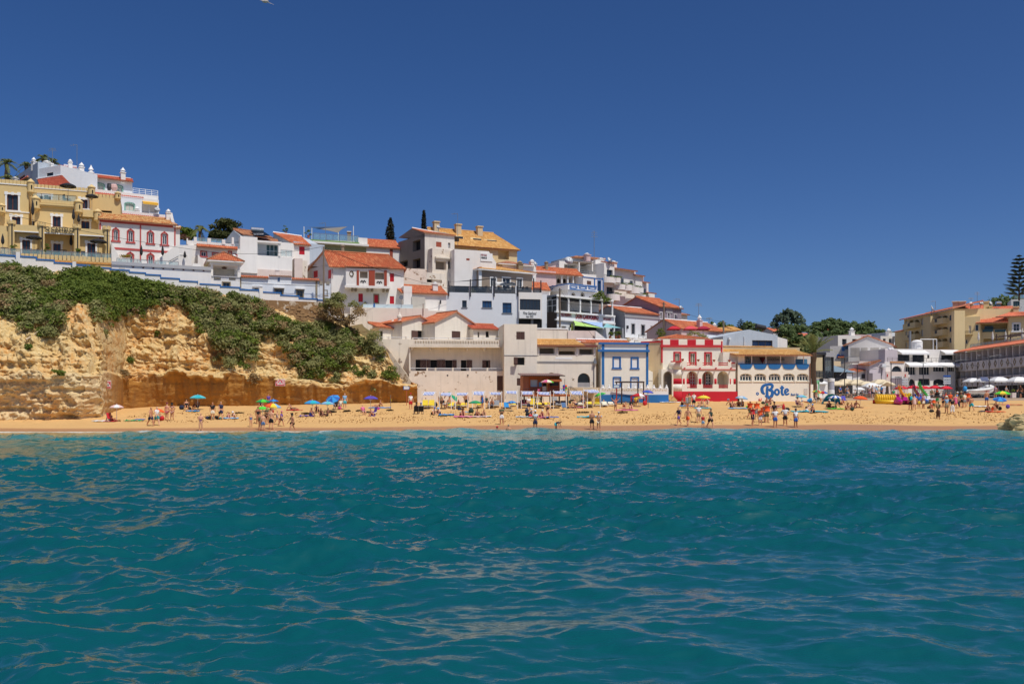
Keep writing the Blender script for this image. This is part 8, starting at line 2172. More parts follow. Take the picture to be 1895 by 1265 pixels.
P(863.3,753.5,'stand',185,1.78,1,'shorts black','d','bare backed person in black shorts beside the green umbrella')
P(855.3,770,'sithug',20,1.65,1,'bikini_top maroon,briefs maroon','b','long haired person hugging knees on the pink towel',lng=1)
P(882,770.5,'sitknee',60,1.6,2,'bikini_top black,briefs black','d','~black bikini sitting on the pale towel')
P(893.5,770.5,'sithug',30,1.6,1,'bikini_top green,briefs black','b','~green bikini top sitting at the end of the pale towel')
P(892,755,'stand',60,1.72,0,'dress blue','d','person wrapped in a blue and white robe among the loungers')
P(910.5,752,'sitknee',0,1.85,2,'shorts black','d','big bare chested person sitting on a grey lounger')
P(900.5,750,'chair',30,1.65,1,'shirt darkgreen,shorts black','d','~dark green top on a lounger behind the robe wearer')
P(928.3,785.5,'crossed',10,1.80,1,'shirt olive,shorts white','d','~dark floral shirt and white shorts standing alone on smooth sand')
P(978.5,762,'crossed',15,1.78,3,'shirt white,shorts navy','d','~white shirt and navy shorts by the yellow lounger')
P(985,770,'sithug',-20,1.6,3,'shirt lightblue,briefs black,hat silver','g','~silvery hat sitting on the blue patterned towel')
P(1001.5,772.5,'sithug',20,1.65,1,'bikini_top pink,briefs pink,cap cream','b','~cream cap and pink bikini sitting on the sand')
P(1013.5,775,'walk',120,1.70,0,'swimsuit black','b','~black swimsuit walking past the seated pair')
P(990.5,796.3,'crossed',10,1.82,2,'shirt silver,shorts navy,cap white','d','~patterned pale shirt and navy shorts at the waterline')
P(1029.3,796,'bend',60,1.35,2,'shirt navy,shorts turq','d','boyish child in navy top bending at the waterline',)
# right half
P(1095.5,794.5,'crossed',5,1.80,1,'shorts black','d','bare chested person in black shorts with folded arms at the waterline')
P(1108,795.3,'phone',-10,1.64,1,'bikini_top white,briefs cream,cap white','b','~white cap and pale bikini at the waterline')
P(1055.5,755,'bend',70,1.75,0,'shirt black,shorts darkgreen','d','~black top bending over beside the blue chair')
P(1065,759,'bend',200,1.72,0,'briefs navy','b','bare backed person bending down next to one in black top')
P(1079,750,'chair',10,1.75,1,'shorts denim','d','~denim shorts in a teal beach chair')
P(1091,750,'sithug',0,1.65,2,'bikini_top navy,briefs navy','d','dark haired person in navy bikini on a yellow lounger',lng=1)
P(1105.5,749,'chair',170,1.65,2,'shirt olive,shorts black','d','~olive seen from behind in a yellow chair')
P(1119,750.5,'prop',10,1.75,1,'shorts maroon','d','person reclining on a lounger under the tilted lime umbrella')
P(1115,740,'stand',20,1.78,0,'shirt pink,shorts black,cap white','g','~pink shirt and white cap behind the lime umbrella')
P(1124,741,'stand',0,1.7,2,'shirt grey,shorts grey','d','~grey behind the right end of the awnings')
P(1096.5,741,'stand',30,1.72,2,'shirt black,shorts black','d','~black standing behind the right awnings')
P(1139,760.5,'up',0,1.45,1,'bikini_top magenta,briefs navy','d','child in magenta top with both arms raised')
P(1158,757.5,'lie',80,1.55,0,'swimsuit purple','d','~purple lying on the pink towel')
P(1166.5,758,'sithug',20,1.5,3,'swimsuit red','b','~red swimsuit sitting on the pink towel')
P(1155.3,752.5,'sithug',40,1.3,0,'briefs red','b','small child crouching behind the pink towel')
P(1152.5,741,'stand',90,1.75,2,'shirt black,shorts black','d','~black standing under the timber shower frame')
P(1170.5,744,'stand',175,1.74,0,'shirt pink,shorts black,backpack lightblue','d','~pink shirt with light blue backpack at the red umbrella stall')
P(1176.3,750,'chair',180,1.7,1,'shirt yellow,shorts brown','f','~yellow shirt seated at the red umbrella stall')
P(1213,741.5,'sithug',0,1.65,1,'swimsuit lightblue','d','long haired person sitting against the blue wall base',lng=1)
P(1238,743.5,'prop',-75,1.65,1,'swimsuit red','d','person lying on a white towel before the yellow steps')
P(1262,750.5,'sitknee',50,1.75,2,'shorts black','d','bare chested person in black shorts sitting left of the standing four')
P(1271,755,'stand',40,1.62,1,'dress grey','d','~striped grey wrap beside one in khaki dress')
P(1275.5,754.8,'stand',-20,1.70,0,'dress khaki','b','long haired person in khaki dress before the red wall',lng=1)
P(1284,754.5,'phone',170,1.78,0,'shirt white,shorts black','d','~white shirt and black shorts left of the yellow umbrella')
P(1281,742,'stand',10,1.75,0,'shirt denim,shorts lightblue,hat khaki','b','~denim and straw hat close to the red wall')
P(1285,742,'stand',-10,1.5,3,'shirt pink,shorts white,cap white','b','child in pink with white cap close to the red wall')
P(1297,749,'sithug',10,1.5,0,'swimsuit green','b','child in green swimsuit under the yellow umbrella')
P(1309.5,748.5,'sithug',-20,1.65,3,'swimsuit white','g','~white swimsuit right of the yellow umbrella')
P(1299,754,'prop',60,1.6,1,'briefs teal','d','person lying at the foot of the yellow umbrella')
P(1321.5,741.5,'chair',-10,1.7,1,'shirt white,trousers black,cap navy','d','~white shirt and black trousers seated at the red wall')
P(1256.3,786.5,'walk',-60,1.76,0,'shirt navy,shorts purple,backpack khaki','b','~navy shirt with khaki backpack walking on the sand')
P(1272.8,788.3,'walk',150,1.80,1,'shorts orange','d','bare backed person in orange shorts walking away')
P(1293,781.5,'stand',170,1.76,3,'shirt white,shorts khaki','g','~white shirt and khaki shorts left of the small child')
P(1301,791.5,'stand',160,1.25,0,'shirt red,shorts lightblue','b','small child in red top and light blue shorts')
P(1314.6,792,'walk',30,1.82,0,'shirt darkgreen,shorts black,cap khaki','g','~dark green shirt and khaki cap walking by the water')
P(1354,749.5,'prop',40,1.65,2,'bikini_top orange,briefs black,hat lightblue','d','~orange bikini top and pale hat left of the silver umbrella')
P(1366.5,751.5,'sithug',-10,1.65,2,'swimsuit black','d','~black sitting under the silver blue umbrella',lng=1)
P(1374,751.5,'sitknee',-40,1.65,1,'shorts navy','d','~navy shorts right under the silver blue umbrella')
P(1355,754.5,'sitknee',20,1.6,1,'bikini_top navy,briefs navy','b','~navy bikini in front of the silver umbrella group')
for a in((1387.5,774.5,'walk',110,1.78,1,'shirt grey,shorts olive,life_vest orange','d','~orange life vest and olive shorts at the left of the vest group'),(1392.8,787,'stand',60,1.72,1,'dress navy,life_vest red','b','~red life vest over a navy dress'),(1400.4,776,'crossed',10,1.82,0,'shirt white,shorts grey,life_vest orange','d','tall person in orange life vest with grey shorts and folded arms'),(1406.8,786.5,'phone',0,1.55,0,'shirt white,shorts white,life_vest orange','b','child in orange life vest and white shorts'),(1412,781,'stand',-20,1.6,0,'shorts lightblue,life_vest orange','f','fair haired child in orange life vest and light blue shorts'),(1419.2,781.5,'hips',10,1.78,0,'shirt grey,shorts olive,life_vest orange,cap green','d','~orange life vest and green cap'),(1433,777,'stand',0,1.80,2,'shirt black,shorts black,cap black','d','person all in black behind the white shirted helper'),(1434.6,790,'hips',10,1.78,1,'shirt white,shorts blue','d','~white shirt and blue shorts with hands on hips'),(1453,787.3,'hips',-10,1.82,1,'shirt white,shorts black','d','~white shirt and black shorts with hands on hips'),(1472.5,790.5,'stand',20,1.72,2,'shirt white,shorts blue,cap navy','d','~white shirt, blue shorts and navy cap at the group end')):P(*a[:8],lb=a[8],gr='people waiting for the boat trip')
P(1401.5,741.5,'sithug',190,1.65,1,'shorts denim','b','person sitting below the small blue letter on the bar wall')
P(1406.5,742,'sithug',170,1.7,3,'shorts red','d','bare backed person in red shorts sitting below the bar wall')
P(1418,748.5,'sitknee',20,1.7,2,'shorts blue','d','~blue shorts sitting below the big blue letter')
P(1425,748,'sit',-40,1.75,2,'shorts navy','d','~navy shorts sitting right below the big blue letter')
P(1418.5,754,'sithug',0,1.7,1,'shorts brown','d','~brown shorts in front of the pair below the lettering')
P(1436,752.5,'lie',-80,1.7,1,'swimsuit mauve','b','~mauve lying flat below the lettering')
P(1479,753,'chair',40,1.65,3,'swimsuit brown','d','~a mauve folding beach chair below the light blue umbrella',lng=1)
P(1493,761,'prop',-60,1.75,3,'shorts white','g','~white shorts lying on the turquoise towel')
P(1504.8,763.5,'sitknee',-50,1.75,1,'shorts navy,cap sky','d','person with blue cap sitting on the turquoise towel')
P(1496,745,'lie',75,1.7,1,'shorts navy,cap sky','d','person lying behind the pushchair with a blue cap')
P(1512.5,743,'chair',60,1.7,1,'shorts black','d','person leaning back in a chair under the rainbow umbrellas')
P(1531,752.5,'sithug',30,1.7,0,'shorts grey,cap white','g','~white cap sitting by the blue beach tent')
P(1544.5,755,'prop',-70,1.65,1,'briefs lime','d','person lying on a lime towel before the striped umbrella')
P(1535,755,'sitknee',-30,1.65,2,'shorts black','d','~black shorts left of the striped umbrella')
P(1557.5,749,'sithug',20,1.65,1,'bikini_top black,briefs black','b','~black bikini beside the blue beach tent')
P(1566,758.5,'sithug',20,1.65,1,'swimsuit navy','f','fair haired person in navy swimsuit left of the orange umbrella',lng=1)
P(1576,757,'sitknee',-20,1.55,1,'swimsuit darkgreen','b','~dark green swimsuit left under the orange umbrella')
P(1583.5,754.5,'sit',-40,1.75,1,'shorts brown','d','~brown shorts right under the orange umbrella')
for a in((1684.8,758,'stand',180,1.80,1,'shirt black,shorts black,backpack turq','d','~black with a turquoise backpack by the pedal boat'),(1692,758.3,'stand',170,1.72,0,'dress peach','b','~peach dress beside the turquoise backpack'),(1708.6,756,'stand',30,1.72,2,'shirt mauve,shorts cream','d','~mauve top and cream shorts by the green slide'),(1700.5,754.5,'stand',10,1.5,1,'shirt blue,shorts yellow','d','child in blue top and yellow shorts by the pedal boats'),(1719.5,755.5,'sithug',30,1.3,2,'briefs black','d','child sitting on the sand by the traffic cone'),(1728,757,'stand',0,1.2,1,'shorts olive,life_vest orange','d','small child in orange vest beside the cone'),(1734.5,750.5,'up',180,1.75,1,'shirt black,shorts green,life_vest black,cap orange','d','~black vest and orange cap with raised arms'),(1736.3,774.5,'phone',120,1.78,1,'shirt olive,trousers brown,hat khaki,backpack khaki','b','~olive shirt, sun hat and dark trousers alone on the slope'),(1751.8,764,'crossed',190,1.80,1,'shirt lightblue,shorts khaki,hat cream','g','~pale blue shirt and cream hat right of the lone walker'),(1762.5,765,'crossed',170,1.74,0,'shirt black,trousers white','d','~black top and white trousers'),(1745.3,753,'stand',20,1.5,1,'shirt navy,shorts black','d','child in navy behind the pale blue shirt'),(1750.5,752,'stand',40,1.72,2,'shirt red,shorts black','d','~red shirt in the crowd near the boat'),(1758.5,753,'stand',-20,1.76,1,'shirt orange,shorts navy','b','~orange shirt in the crowd near the boat'),(1768,756.5,'stand',160,1.72,0,'dress pink','f','~pink dress in the crowd near the boat'),(1770.5,754.5,'walk',60,1.82,1,'shirt sky,trousers navy,cap white','g','~bright blue shirt and white cap near the boat'),(1778.8,753.5,'stand',175,1.80,1,'shirt olive,shorts black,hat khaki','b','~olive shirt and khaki hat near the boat'),(1785,753.5,'stand',190,1.70,0,'shirt cream,shorts grey','b','~cream top and grey shorts near the boat'),(1791.8,752.3,'stand',150,1.74,3,'shirt white,shorts mauve,life_vest orange','d','~white with an orange vest next to the boat bow'),(1798,761.5,'walk',180,1.78,1,'shorts turq','d','bare backed person in turquoise shorts walking up the sand'),(1814.3,741.2,'stand',10,1.85,1,'shirt black,shorts silver','d','~black shirt standing beside the motor boat'),(1826,749.2,'stand',170,1.78,1,'shorts blue','d','bare backed person in blue shorts right of the motor boat'),(1724.5,741,'stand',10,1.74,1,'shirt olive,shorts navy','d','~olive before the wooden deck'),(1653.5,740.5,'stand',0,1.74,1,'shirt emerald,shorts teal','d','~emerald shirt behind the banana boat')):P(*a[:8],lb=a[8],gr='people around the pedal boats')
P(1734,741,'phone',175,1.8,2,'shirt black,shorts black,hat khaki','d','~black and sun hat standing on the low deck',z=3.6)
P(1827.5,760.5,'sitknee',10,1.6,2,'bikini_top brown,briefs brown','d','~brown bikini left before the blue yellow umbrella')
P(1836,759.5,'sithug',40,1.7,1,'shorts orange','d','~orange shorts in the middle before the blue yellow umbrella')
P(1843,757,'sitknee',-20,1.7,2,'shorts black','d','~black shorts right before the blue yellow umbrella')
for i,(px,top,bot,hr,l)in enum(((1555,'blue','black','f','stroller in blue shirt behind the beach tent'),(1567.5,'grey','denim','d','stroller in grey and denim walking right of the tent'),(1609,'white','mauve','b','stroller in white shirt and mauve shorts left in the promenade group'),(1614.5,'grey','navy','d','stroller in grey in the promenade group'),(1621,'lightblue','khaki','g','stroller in light blue with khaki shorts in the promenade group'),(1626,'cream','white','b','stroller in cream and white in the promenade group'),(1631,'sky','navy','d','stroller in bright blue at the right of the promenade group'),(1668,'maroon','black','d','stroller in maroon behind the orange slide'),(1862,'grey','black','d','guest in grey beside the white restaurant parasol'),(1842,'mauve','grey','b','guest in mauve at the dark restaurant front'),(1889,'brown','black','d','guest in brown at the frame edge of the restaurant'))):
 Y=128.5;b_=at(px,740,Y);b_.z=3.27
 P(px,738,('stand','walk','crossed')[i%3],(30,150,-60,80)[i%4],1.68+.04*(i%4),i%4,f'shirt {top},shorts {bot}'+(',hat cream' if i in(2,4)else ''),hr,l,'strollers on the promenade',base=b_)
for px,py,hgt,l in((337.5,808.5,1.42,'swimmer head far left in the shallows'),(464.3,806,1.46,'swimmer head in front of the big group'),(606,804,1.48,'swimmer head below the blue umbrellas'),(653,803,1.46,'swimmer head left of the breaking wave'),(842,800.5,1.40,'swimmer head with splash right of the breaking wave'),(865,801,1.48,'low swimmer head right of the splash'),(920,799.5,1.35,'red capped swimmer in the shallows'),(941,800,1.1,'grey haired bather standing chest deep')):
 Y=FPX*CAM_H/(py-HY)*.985;p=at(px,py,Y);p.z=-hgt+.12
 P(px,py,'stand',170 if px>900 else 30,1.72,1,'shorts navy'+(',cap red' if px==920 else ''),'g' if px==941 else 'd',l,'bathers in the water',base=p)
 # umbrellas
def umb(px,yf,yt,hw,cols,lb,tilt=(0,0),n=8):
 p=bhit(px,yf);Y=p.y;h=(yf-yt)*Y/FPX;r=hw*Y/FPX
 para(lb,px,yf,Y,h,r,None,0,'beach umbrellas','beach_umbrella',n,tilt,WM,base=p,panels=[CL[c]for c in cols])
for a in((216,779,749,13,['peach','white'],'pale pink umbrella nearest the cliff block'),(366,758,731,15,['aqua','turq'],'aqua umbrella against the smooth cliff wall'),(291,776,757,10,['orange'],'small low orange umbrella behind two walkers',(.25,0)),(486.5,762,739,13,['green','lime'],'green umbrella at the back of the umbrella cluster'),(506,758,739,9.5,['blue','sky'],'small blue umbrella behind the rainbow one'),(503,767,746.5,16,['orange','yellow','lightblue','red'],'rainbow umbrella in the umbrella cluster',(.12,-.05)),(486,776,752.5,11.5,['lime'],'bright lime umbrella at the front of the cluster'),(578,765,741,15.5,['sky','turq'],'wide sky blue umbrella left of the tilted one'),(606,762,743,13,['lightblue','aqua'],'pale blue umbrella beneath the tilted one'),(686,763,733,13.5,['violet','purple'],'violet umbrella on a tall pole'),(879.5,768,741.5,12,['emerald','green'],'emerald umbrella among the sun loungers'),(947,760,742,9.5,['blue','sky'],'small blue umbrella beside the striped chair'),(1117,752,727,11,['lime','green'],'tilted lime umbrella at the right end of the awnings',(-.3,0)),(1182,752,728,13.5,['red','red','white'],'red and white umbrella over the beach stall'),(1196.5,747,722,10.5,['blue','violet'],'blue umbrella behind the red stall umbrella',(.1,-.1)),(1217.5,742,720,11,['cream'],'cream umbrella against the pierced white wall'),(1302,753,732,12.5,['yellow','yellow'],'lemon yellow umbrella before the red wall'),(1371,752,733,12,['silver','lightblue'],'silvery blue umbrella at the bar corner',(.1,0)),(1483,752,731,11,['lightblue','aqua'],'light blue umbrella below the small lettering'),(1511,745,722,8.5,['yellow','green','red'],'small green and yellow umbrella behind the bar corner'),(1523,746,724,10,['red','blue','yellow','yellow'],'primary coloured umbrella beside the white column'),(1545,756,732,12.5,['blue','white'],'blue and white striped umbrella before the beach tent'),(1591,754,733,13.5,['orange'],'big orange umbrella left of the banana boat',(.08,0)),(1855,748,724,14,['yellow','lime'],'yellow umbrella in front of the restaurant'),(1848,758,735.5,12,['sky','blue'],'blue umbrella with yellow centre tilted to the sea',(-.05,-.3))):umb(*a[:6],tilt=a[6]if len(a)>6 else(0,0),n=16 if 'striped' in a[5]else 8)
p=bhit(622,758);para('blue umbrella tipped steeply on its side',622,758,p.y,1.45,.8,None,0,'beach umbrellas','beach_umbrella',8,(-.15,-.75),WM,base=p,panels=[CL['blue'],CL['sky']])
# towels, bags, chairs
def towel(px,py,w,d,col,lb,rz=0):
 p=bhit(px,py);g=MB();n=8;rt_=radians(rz);rows=[]
 V0=[]
 for i in rn(n+1):
  for j in rn(4):
   x,y=(i/n-.5)*w,(j/3-.5)*d;X,Yq=p.x+x*cos(rt_)-y*sin(rt_),p.y+x*sin(rt_)+y*cos(rt_);V0.append((X,Yq,float(beach_z(X,Yq))+.09+.03*sin(i*2.1+j*1.7+px)))
 F0=[(i*4+j,(i+1)*4+j,(i+1)*4+j+1,i*4+j+1)for i in rn(n)for j in rn(3)]
 g.add(V0+[(x,y,z-.015)for x,y,z in V0],F0+[tuple(k+len(V0)for k in f_[::-1])for f_ in F0]);tag(g.bld('beach_towel',CL[col],origin=tuple(p)),lb,'towel','towels on the sand')
for a in((189,779.5,1.8,.8,'white','white towel at the foot of the cliff block'),(204,780,1.2,.7,'red','red towel under the pale pink umbrella'),(247,779,1.8,.8,'green','pale green towel right of the pale pink umbrella'),(259,777,1.0,.7,'blue','small blue towel between umbrella and walkers'),(357,761,1.4,.8,'sky','sky blue towel in front of the aqua umbrella'),(400,774,1.6,.7,'teal','teal towel among the dark bags'),(427,774.5,1.6,.8,'lightblue','light blue towel under the seated children'),(545,759.5,1.8,.7,'red','thin red towel on the open sand'),(568,770,1.6,.8,'purple','purple towel left of the blue umbrellas'),(703,755,2.6,.8,'sky','sky blue towel below the cliff end'),(826,768,1.7,.9,'sky','bright blue towel beside two seated people'),(857,771.5,2.0,1.2,'pink','pink towel in front of the emerald umbrella'),(880,771.5,2.4,1.2,'peach','peach blanket in front of the emerald umbrella'),(898,771,1.3,1.0,'silver','silver towel at the end of the blanket'),(863,763,1.4,.7,'lightblue','pale towel behind the pink one'),(972,772,2.0,.9,'silver','patterned pale towel below the kiosk'),(1019,772.5,1.7,.9,'blue','blue and white towel right of the seated pair'),(998,773.5,1.4,.7,'pink','small pink towel under the cream cap'),(1085,772,2.0,.9,'aqua','pale aqua towel lying empty'),(1100,771,1.6,.7,'lightblue','pale blue towel beside the empty aqua one'),(1072,754,1.6,.8,'magenta','magenta towel behind the bending pair'),(1160,759.5,2.6,1.0,'pink','long pink towel right of the child with raised arms'),(1240,744.5,2.6,.8,'white','white towel before the yellow steps'),(1206,744,1.6,.8,'lightblue','pale towel under the cream umbrella'),(1272,751.5,1.8,.8,'sky','blue towel left of the standing four'),(1300,755.5,2.0,.9,'aqua','aqua towel under the yellow umbrella'),(1366,756,2.2,1.0,'lightblue','pale blue towel under the silver umbrella'),(1498,762,4.0,1.3,'turq','large turquoise towel right of the pushchair'),(1547,757,1.8,.8,'lime','lime towel before the striped umbrella'),(1433,754,2.0,.8,'mauve','mauve towel below the blue lettering'),(1826,761.5,1.6,.8,'navy','dark towel left of the three seated people'),(1842,762.5,2.0,.8,'orange','orange towel under the three seated people'),(1816,752.5,1.8,.8,'white','white towel behind the dark one'),(1872,749.5,2.6,.7,'red','red cloth spread near the frame edge')):towel(*a)
def bag(px,py,w,h,col,lb,name='beach_bag'):
 p=bhit(px,py);o=tng(name,lb,'bag',p,'bags on the sand');g=MB();g.sphere((p.x,p.y,p.z+h*.48),.5,10,7,(w,w*.7,h));g.bld('body',CL[col],o,1)
 XT('handle',CL[col],o,[p+V3(cos(a)*w*.28,0,h*.8+sin(a)*h*.3)for a in[pi*k/6 for k in rn(7)]],.02,5)
for a in((300,777.5,.5,.45,'red','red bag beside the small orange umbrella'),(384,775.5,.5,.3,'navy','navy bag left of the dark heap'),(389,775.5,.5,.35,'darkgreen','dark green bag beside one in black top'),(401,774.5,.5,.3,'black','black bag right of one in cream shorts'),(336,757.5,.6,.5,'navy','navy bag under the cliff wall'),(351,757.5,.4,.3,'grey','grey bag beside the folding chair'),(629,757,.4,.3,'magenta','magenta bag below the tilted umbrella'),(700,758,.35,.25,'magenta','small magenta bag right of the violet umbrella'),(806,752.5,.5,.55,'black','black backpack between yellow loungers'),(841,752.5,.4,.4,'grey','grey bag beside the curled sitter'),(850.5,759,.5,.3,'navy','navy bag behind the pink towel'),(872,764.5,.6,.55,'darkgreen','dark green backpack in front of the emerald umbrella'),(975,762.5,.5,.4,'navy','navy bag at the feet of the white shirt'),(976,771,.45,.55,'black','black bag standing on the patterned towel'),(982,772,.5,.3,'red','red bag on the patterned towel'),(962,752.5,.4,.3,'brown','brown bag beside the maroon lounger'),(1021,750.5,.4,.3,'black','black bag behind the seated white robe'),(1193,750,.5,.6,'red','red cool box bag at the stall'),(1168,750,.5,.5,'black','black bag left of the yellow shirt'),(1450,759,.35,.75,'red','tall red dry bag behind the helpers'),(1457,759.5,.6,.35,'black','black bag beside the tall red one'),(1336,741.5,.7,.4,'navy','navy bag at the red wall'),(1412,747.5,.5,.35,'darkgreen','green bag left below the big letter'),(1382,754.5,.25,.22,'lime','lime bucket right of the silver umbrella'),(1724,762.5,.6,.3,'black','black bag alone on the sand by the pedal boats'),(1577,759.5,.5,.4,'darkgreen','dark green bag before the orange umbrella'),(1851,758.5,.4,.4,'black','black bag right of the three sitters'),(1865,755.5,.5,.45,'purple','purple bag with yellow print near the rock')):bag(*a)
n_=9000;lx,ly=rng.uniform(-40,85,n_),rng.uniform(90,103.5,n_);kp=(vnoise(lx*.35,ly*.6,0,91)+.5*vnoise(lx*1.3,ly*1.3,0,92)>-.25);lx,ly=lx[kp],ly[kp];cs=np.stack([lx,ly,beach_z(lx,ly)+.01],-1);a_=rng.normal(size=cs.shape);a_/=np.linalg.norm(a_,axis=1)[:,None];b_=np.cross(a_,rng.normal(size=cs.shape));b_/=np.linalg.norm(b_,axis=1)[:,None];sz=rng.uniform(.03,.09,len(cs))[:,None]
tag(qcloud(np.stack([cs-a_*sz,cs-b_*sz,cs+a_*sz*1.3,cs+b_*sz],1),'sand_specks',pln('speck_brown',(160,120,74),.9,0,.4),kind='stuff'),'small brown flakes added for the dark specks of the rough sand','flakes')  # brown flakes scattered where the trodden sand has dark specks
for i,(x,y,w)in enum(((443,765,.9),(566,766,1.2),(615,763,.9),(641,761,.8),(665,761,.7),(720,760,.8),(1080,764,1.6),(1150,764,.8))):
 p=np.array(bhit(x,y));V=leafb([p+np.array([rng.normal()*w*.22,rng.normal()*.1,.05])for _ in rn(5)],[.28]*5,420,.09,.35,rng);o=qcloud(V,'seaweed_clump',lfm('dry_seaweed',(52,44,32),(74,60,42)),None,tuple(p));tag(o,'dark seaweed clump '+('right of the seated children','left of the blue umbrellas','beneath the tilted umbrella','left of the violet umbrella','at the violet umbrella','left of the black chairs','behind the empty aqua towel','under the raised arms')[i],'seaweed','seaweed on the sand')
def fold(px,py,col,lb,rz=0.):
 p=bhit(px,py);o=tng('folding_chair',lb,'beach chair',p,'folding beach chairs');c,s_=cos(rz),sin(rz);T=lambda x,y,z:V3(p.x+x*c-y*s_,p.y+x*s_+y*c,p.z+z)
 def pan(pts,nm):g=MB();q=[T(*v)for v in pts];g.hexa([v+V3(0,0,-.03)for v in q]+q);g.bld(nm,CL[col],o)
 pan([(-.27,-.25,.32),(.27,-.25,.32),(.27,.22,.28),(-.27,.22,.28)],'seat');pan([(-.27,.22,.28),(.27,.22,.28),(.27,.42,.85),(-.27,.42,.85)],'backrest')
 for x in(-.28,.28):g=MB();g.tube([T(x,-.3,.0),T(x,.24,.30),T(x,.43,.87)],.018,5);g.tube([T(x,.3,.0),T(x,-.26,.33)],.018,5);g.bld('side_frame',GM,o)
for a in((345,758,'navy','dark folding chair below the cliff wall',.3),(362,758,'brown','brown folding chair under the aqua umbrella',-.2),(770.5,765.5,'black','left black folding chair seen from behind',3.3),(778.8,765.5,'black','right black folding chair seen from behind',3.3),(690.5,767,'purple','purple folding chair under the violet umbrella',-.9),(622,756.5,'black','black folding chair under the tilted umbrella',.3),(1046,758,'denim','blue striped folding chair left of the bending pair',.5),(1079.5,750,'teal','teal high backed beach chair among the loungers',.1),(1105.5,749,'yellow','yellow beach chair seen from behind',3.0),(1479,753,'mauve','mauve folding chair below the light blue umbrella',.7),(1512.5,743.5,'black','black chair under the rainbow umbrellas',1.0),(1321.5,741.5,'turq','turquoise patterned chair at the red wall',-.2),(1563,744.5,'violet','violet folding chair beside the beach tent',.1),(206,779.5,'red','red low chair under the pale pink umbrella',1.2),(938,757.5,'sky','blue and yellow beach chair beside the small blue umbrella',.2)):fold(*a[:4],rz=a[4])
# sun loungers with striped awnings
def loun(px,py,col,lb,rz=0.,up=.6):
 p=bhit(px,py);o=tng('sun_lounger',lb,'sun lounger',p,'sun loungers under the awnings');c,s_=cos(rz),sin(rz);T=lambda x,y,z:V3(p.x+x*c-y*s_,p.y+x*s_+y*c,p.z+z)
 g=MB();q=[T(-.32,-.75,.30),T(.32,-.75,.30),T(.32,.45,.30),T(-.32,.45,.30)];g.hexa([v+V3(0,0,-.07)for v in q]+q);g.bld('mattress',CL[col],o)
 g=MB();q=[T(-.32,.45,.30),T(.32,.45,.30),T(.32,.45+.62*cos(up),.30+.7*sin(up)),T(-.32,.45+.62*cos(up),.30+.7*sin(up))];g.hexa([v+V3(0,.05,-.05)for v in q]+q);g.bld('backrest',CL[col],o)
 g=MB();q=[T(-.36,-.8,.22),T(.36,-.8,.22),T(.36,1.0,.22),T(-.36,1.0,.22)];g.hexa([v+V3(0,0,-.06)for v in q]+q);g.bld('frame',WM,o)
 for x in(-.33,.33):
  for y in(-.7,.8):XT('leg',WM,o,[T(x,y,0),T(x,y,.18)],.03,5)
LG=[(786,754,'yellow','yellow lounger with a bag left of the second yellow one',1.1),(798,754,'yellow','yellow lounger nearest the second awning post',1.1),(834,754,'yellow','yellow lounger under the green cloth',.5),(849,753.5,'yellow','yellow lounger under the curled sitter',.3),(859,753,'yellow','yellow lounger beside the bare backed standing person',.3),(888,753,'yellow','yellow lounger behind the emerald umbrella',.3),(908,753,'grey','grey lounger under the big bare chested sitter',.3),(919,752.5,'grey','grey lounger right of the tall awning post',.8),(950,752,'yellow','yellow lounger behind the small blue umbrella',.3),(970,751,'maroon','lounger covered with a maroon towel',.8),(985,751.5,'yellow','lounger with upright yellow backrest',1.3),(998,752.5,'yellow','yellow lounger with a red towel',.3),(1013,752,'yellow','yellow lounger with the white robe',.3),(1033,751,'grey','grey lounger in the front row below the kiosk',.5),(1043,750.5,'grey','grey lounger right of the front row one',.5),(968,744.5,'grey','grey lounger in the back row left of the kiosk steps',.7),(1027,744.5,'grey','grey lounger in the back row under the kiosk',.7),(1074,751,'cream','cream lounger beside the teal chair',.3),(1091,751.5,'yellow','yellow lounger with the dark haired sunbather',.4),(1119,752,'cream','cream lounger under the tilted lime umbrella',.5),(1131,750.5,'cream','cream lounger at the right end of the row',.3),(1106,751.5,'yellow','yellow lounger behind the yellow chair',.3)]
for a in LG:loun(*a[:4],rz=0,up=a[4])
STB=pln('awning_blue',(40,92,190),.8);STW=pln('awning_white',(236,238,240),.8)
def awning(px,yc,w,py_foot,lb,drop=.22,tl=0.,row='front'):
 p=bhit(px,py_foot);Y=p.y;o=tng('striped_awning',lb,'awning',p,'striped awnings of the '+row+' row');zc=at(px,yc,Y).z;ww=w*Y/FPX
 g=MB();n=15
 for k in rn(n):
  g.cur=k%2;x0,x1=p.x-ww/2+ww*k/n,p.x-ww/2+ww*(k+1)/n
  q=[V3(x0,Y-.9,zc-drop-tl*(k/n)),V3(x1,Y-.9,zc-drop-tl*((k+1)/n)),V3(x1,Y+.9,zc+drop),V3(x0,Y+.9,zc+drop)];g.hexa([v+V3(0,0,-.03)for v in q]+q)
  g.quad(q[0]+V3(0,-.005,-.09),q[1]+V3(0,-.005,-.09),q[1]+V3(0,-.005,0),q[0]+V3(0,-.005,0))
 g.bld('canopy',[STW,STB],o)
 for sx in(-1,1):
  x=p.x+sx*(ww/2+.12);XB('post',TW,o,(x,Y-.6,(p.z+zc+.25)/2-.1),(.07,.07,zc+.45-p.z))
 XB('crossbar',TW,o,(p.x,Y+.88,zc+drop+.02),(ww+.4,.06,.06))
names=['leftmost striped awning beside the signpost','second striped awning from the signpost','third striped awning above the emerald umbrella side','fourth striped awning from the signpost','fifth striped awning before the dark cellar door','sixth striped awning left of the kiosk','striped awning at the left foot of the kiosk','striped awning under the middle of the kiosk','striped awning under the right of the kiosk','striped awning at the kiosk stairs','striped awning left of the tilted lime umbrella']
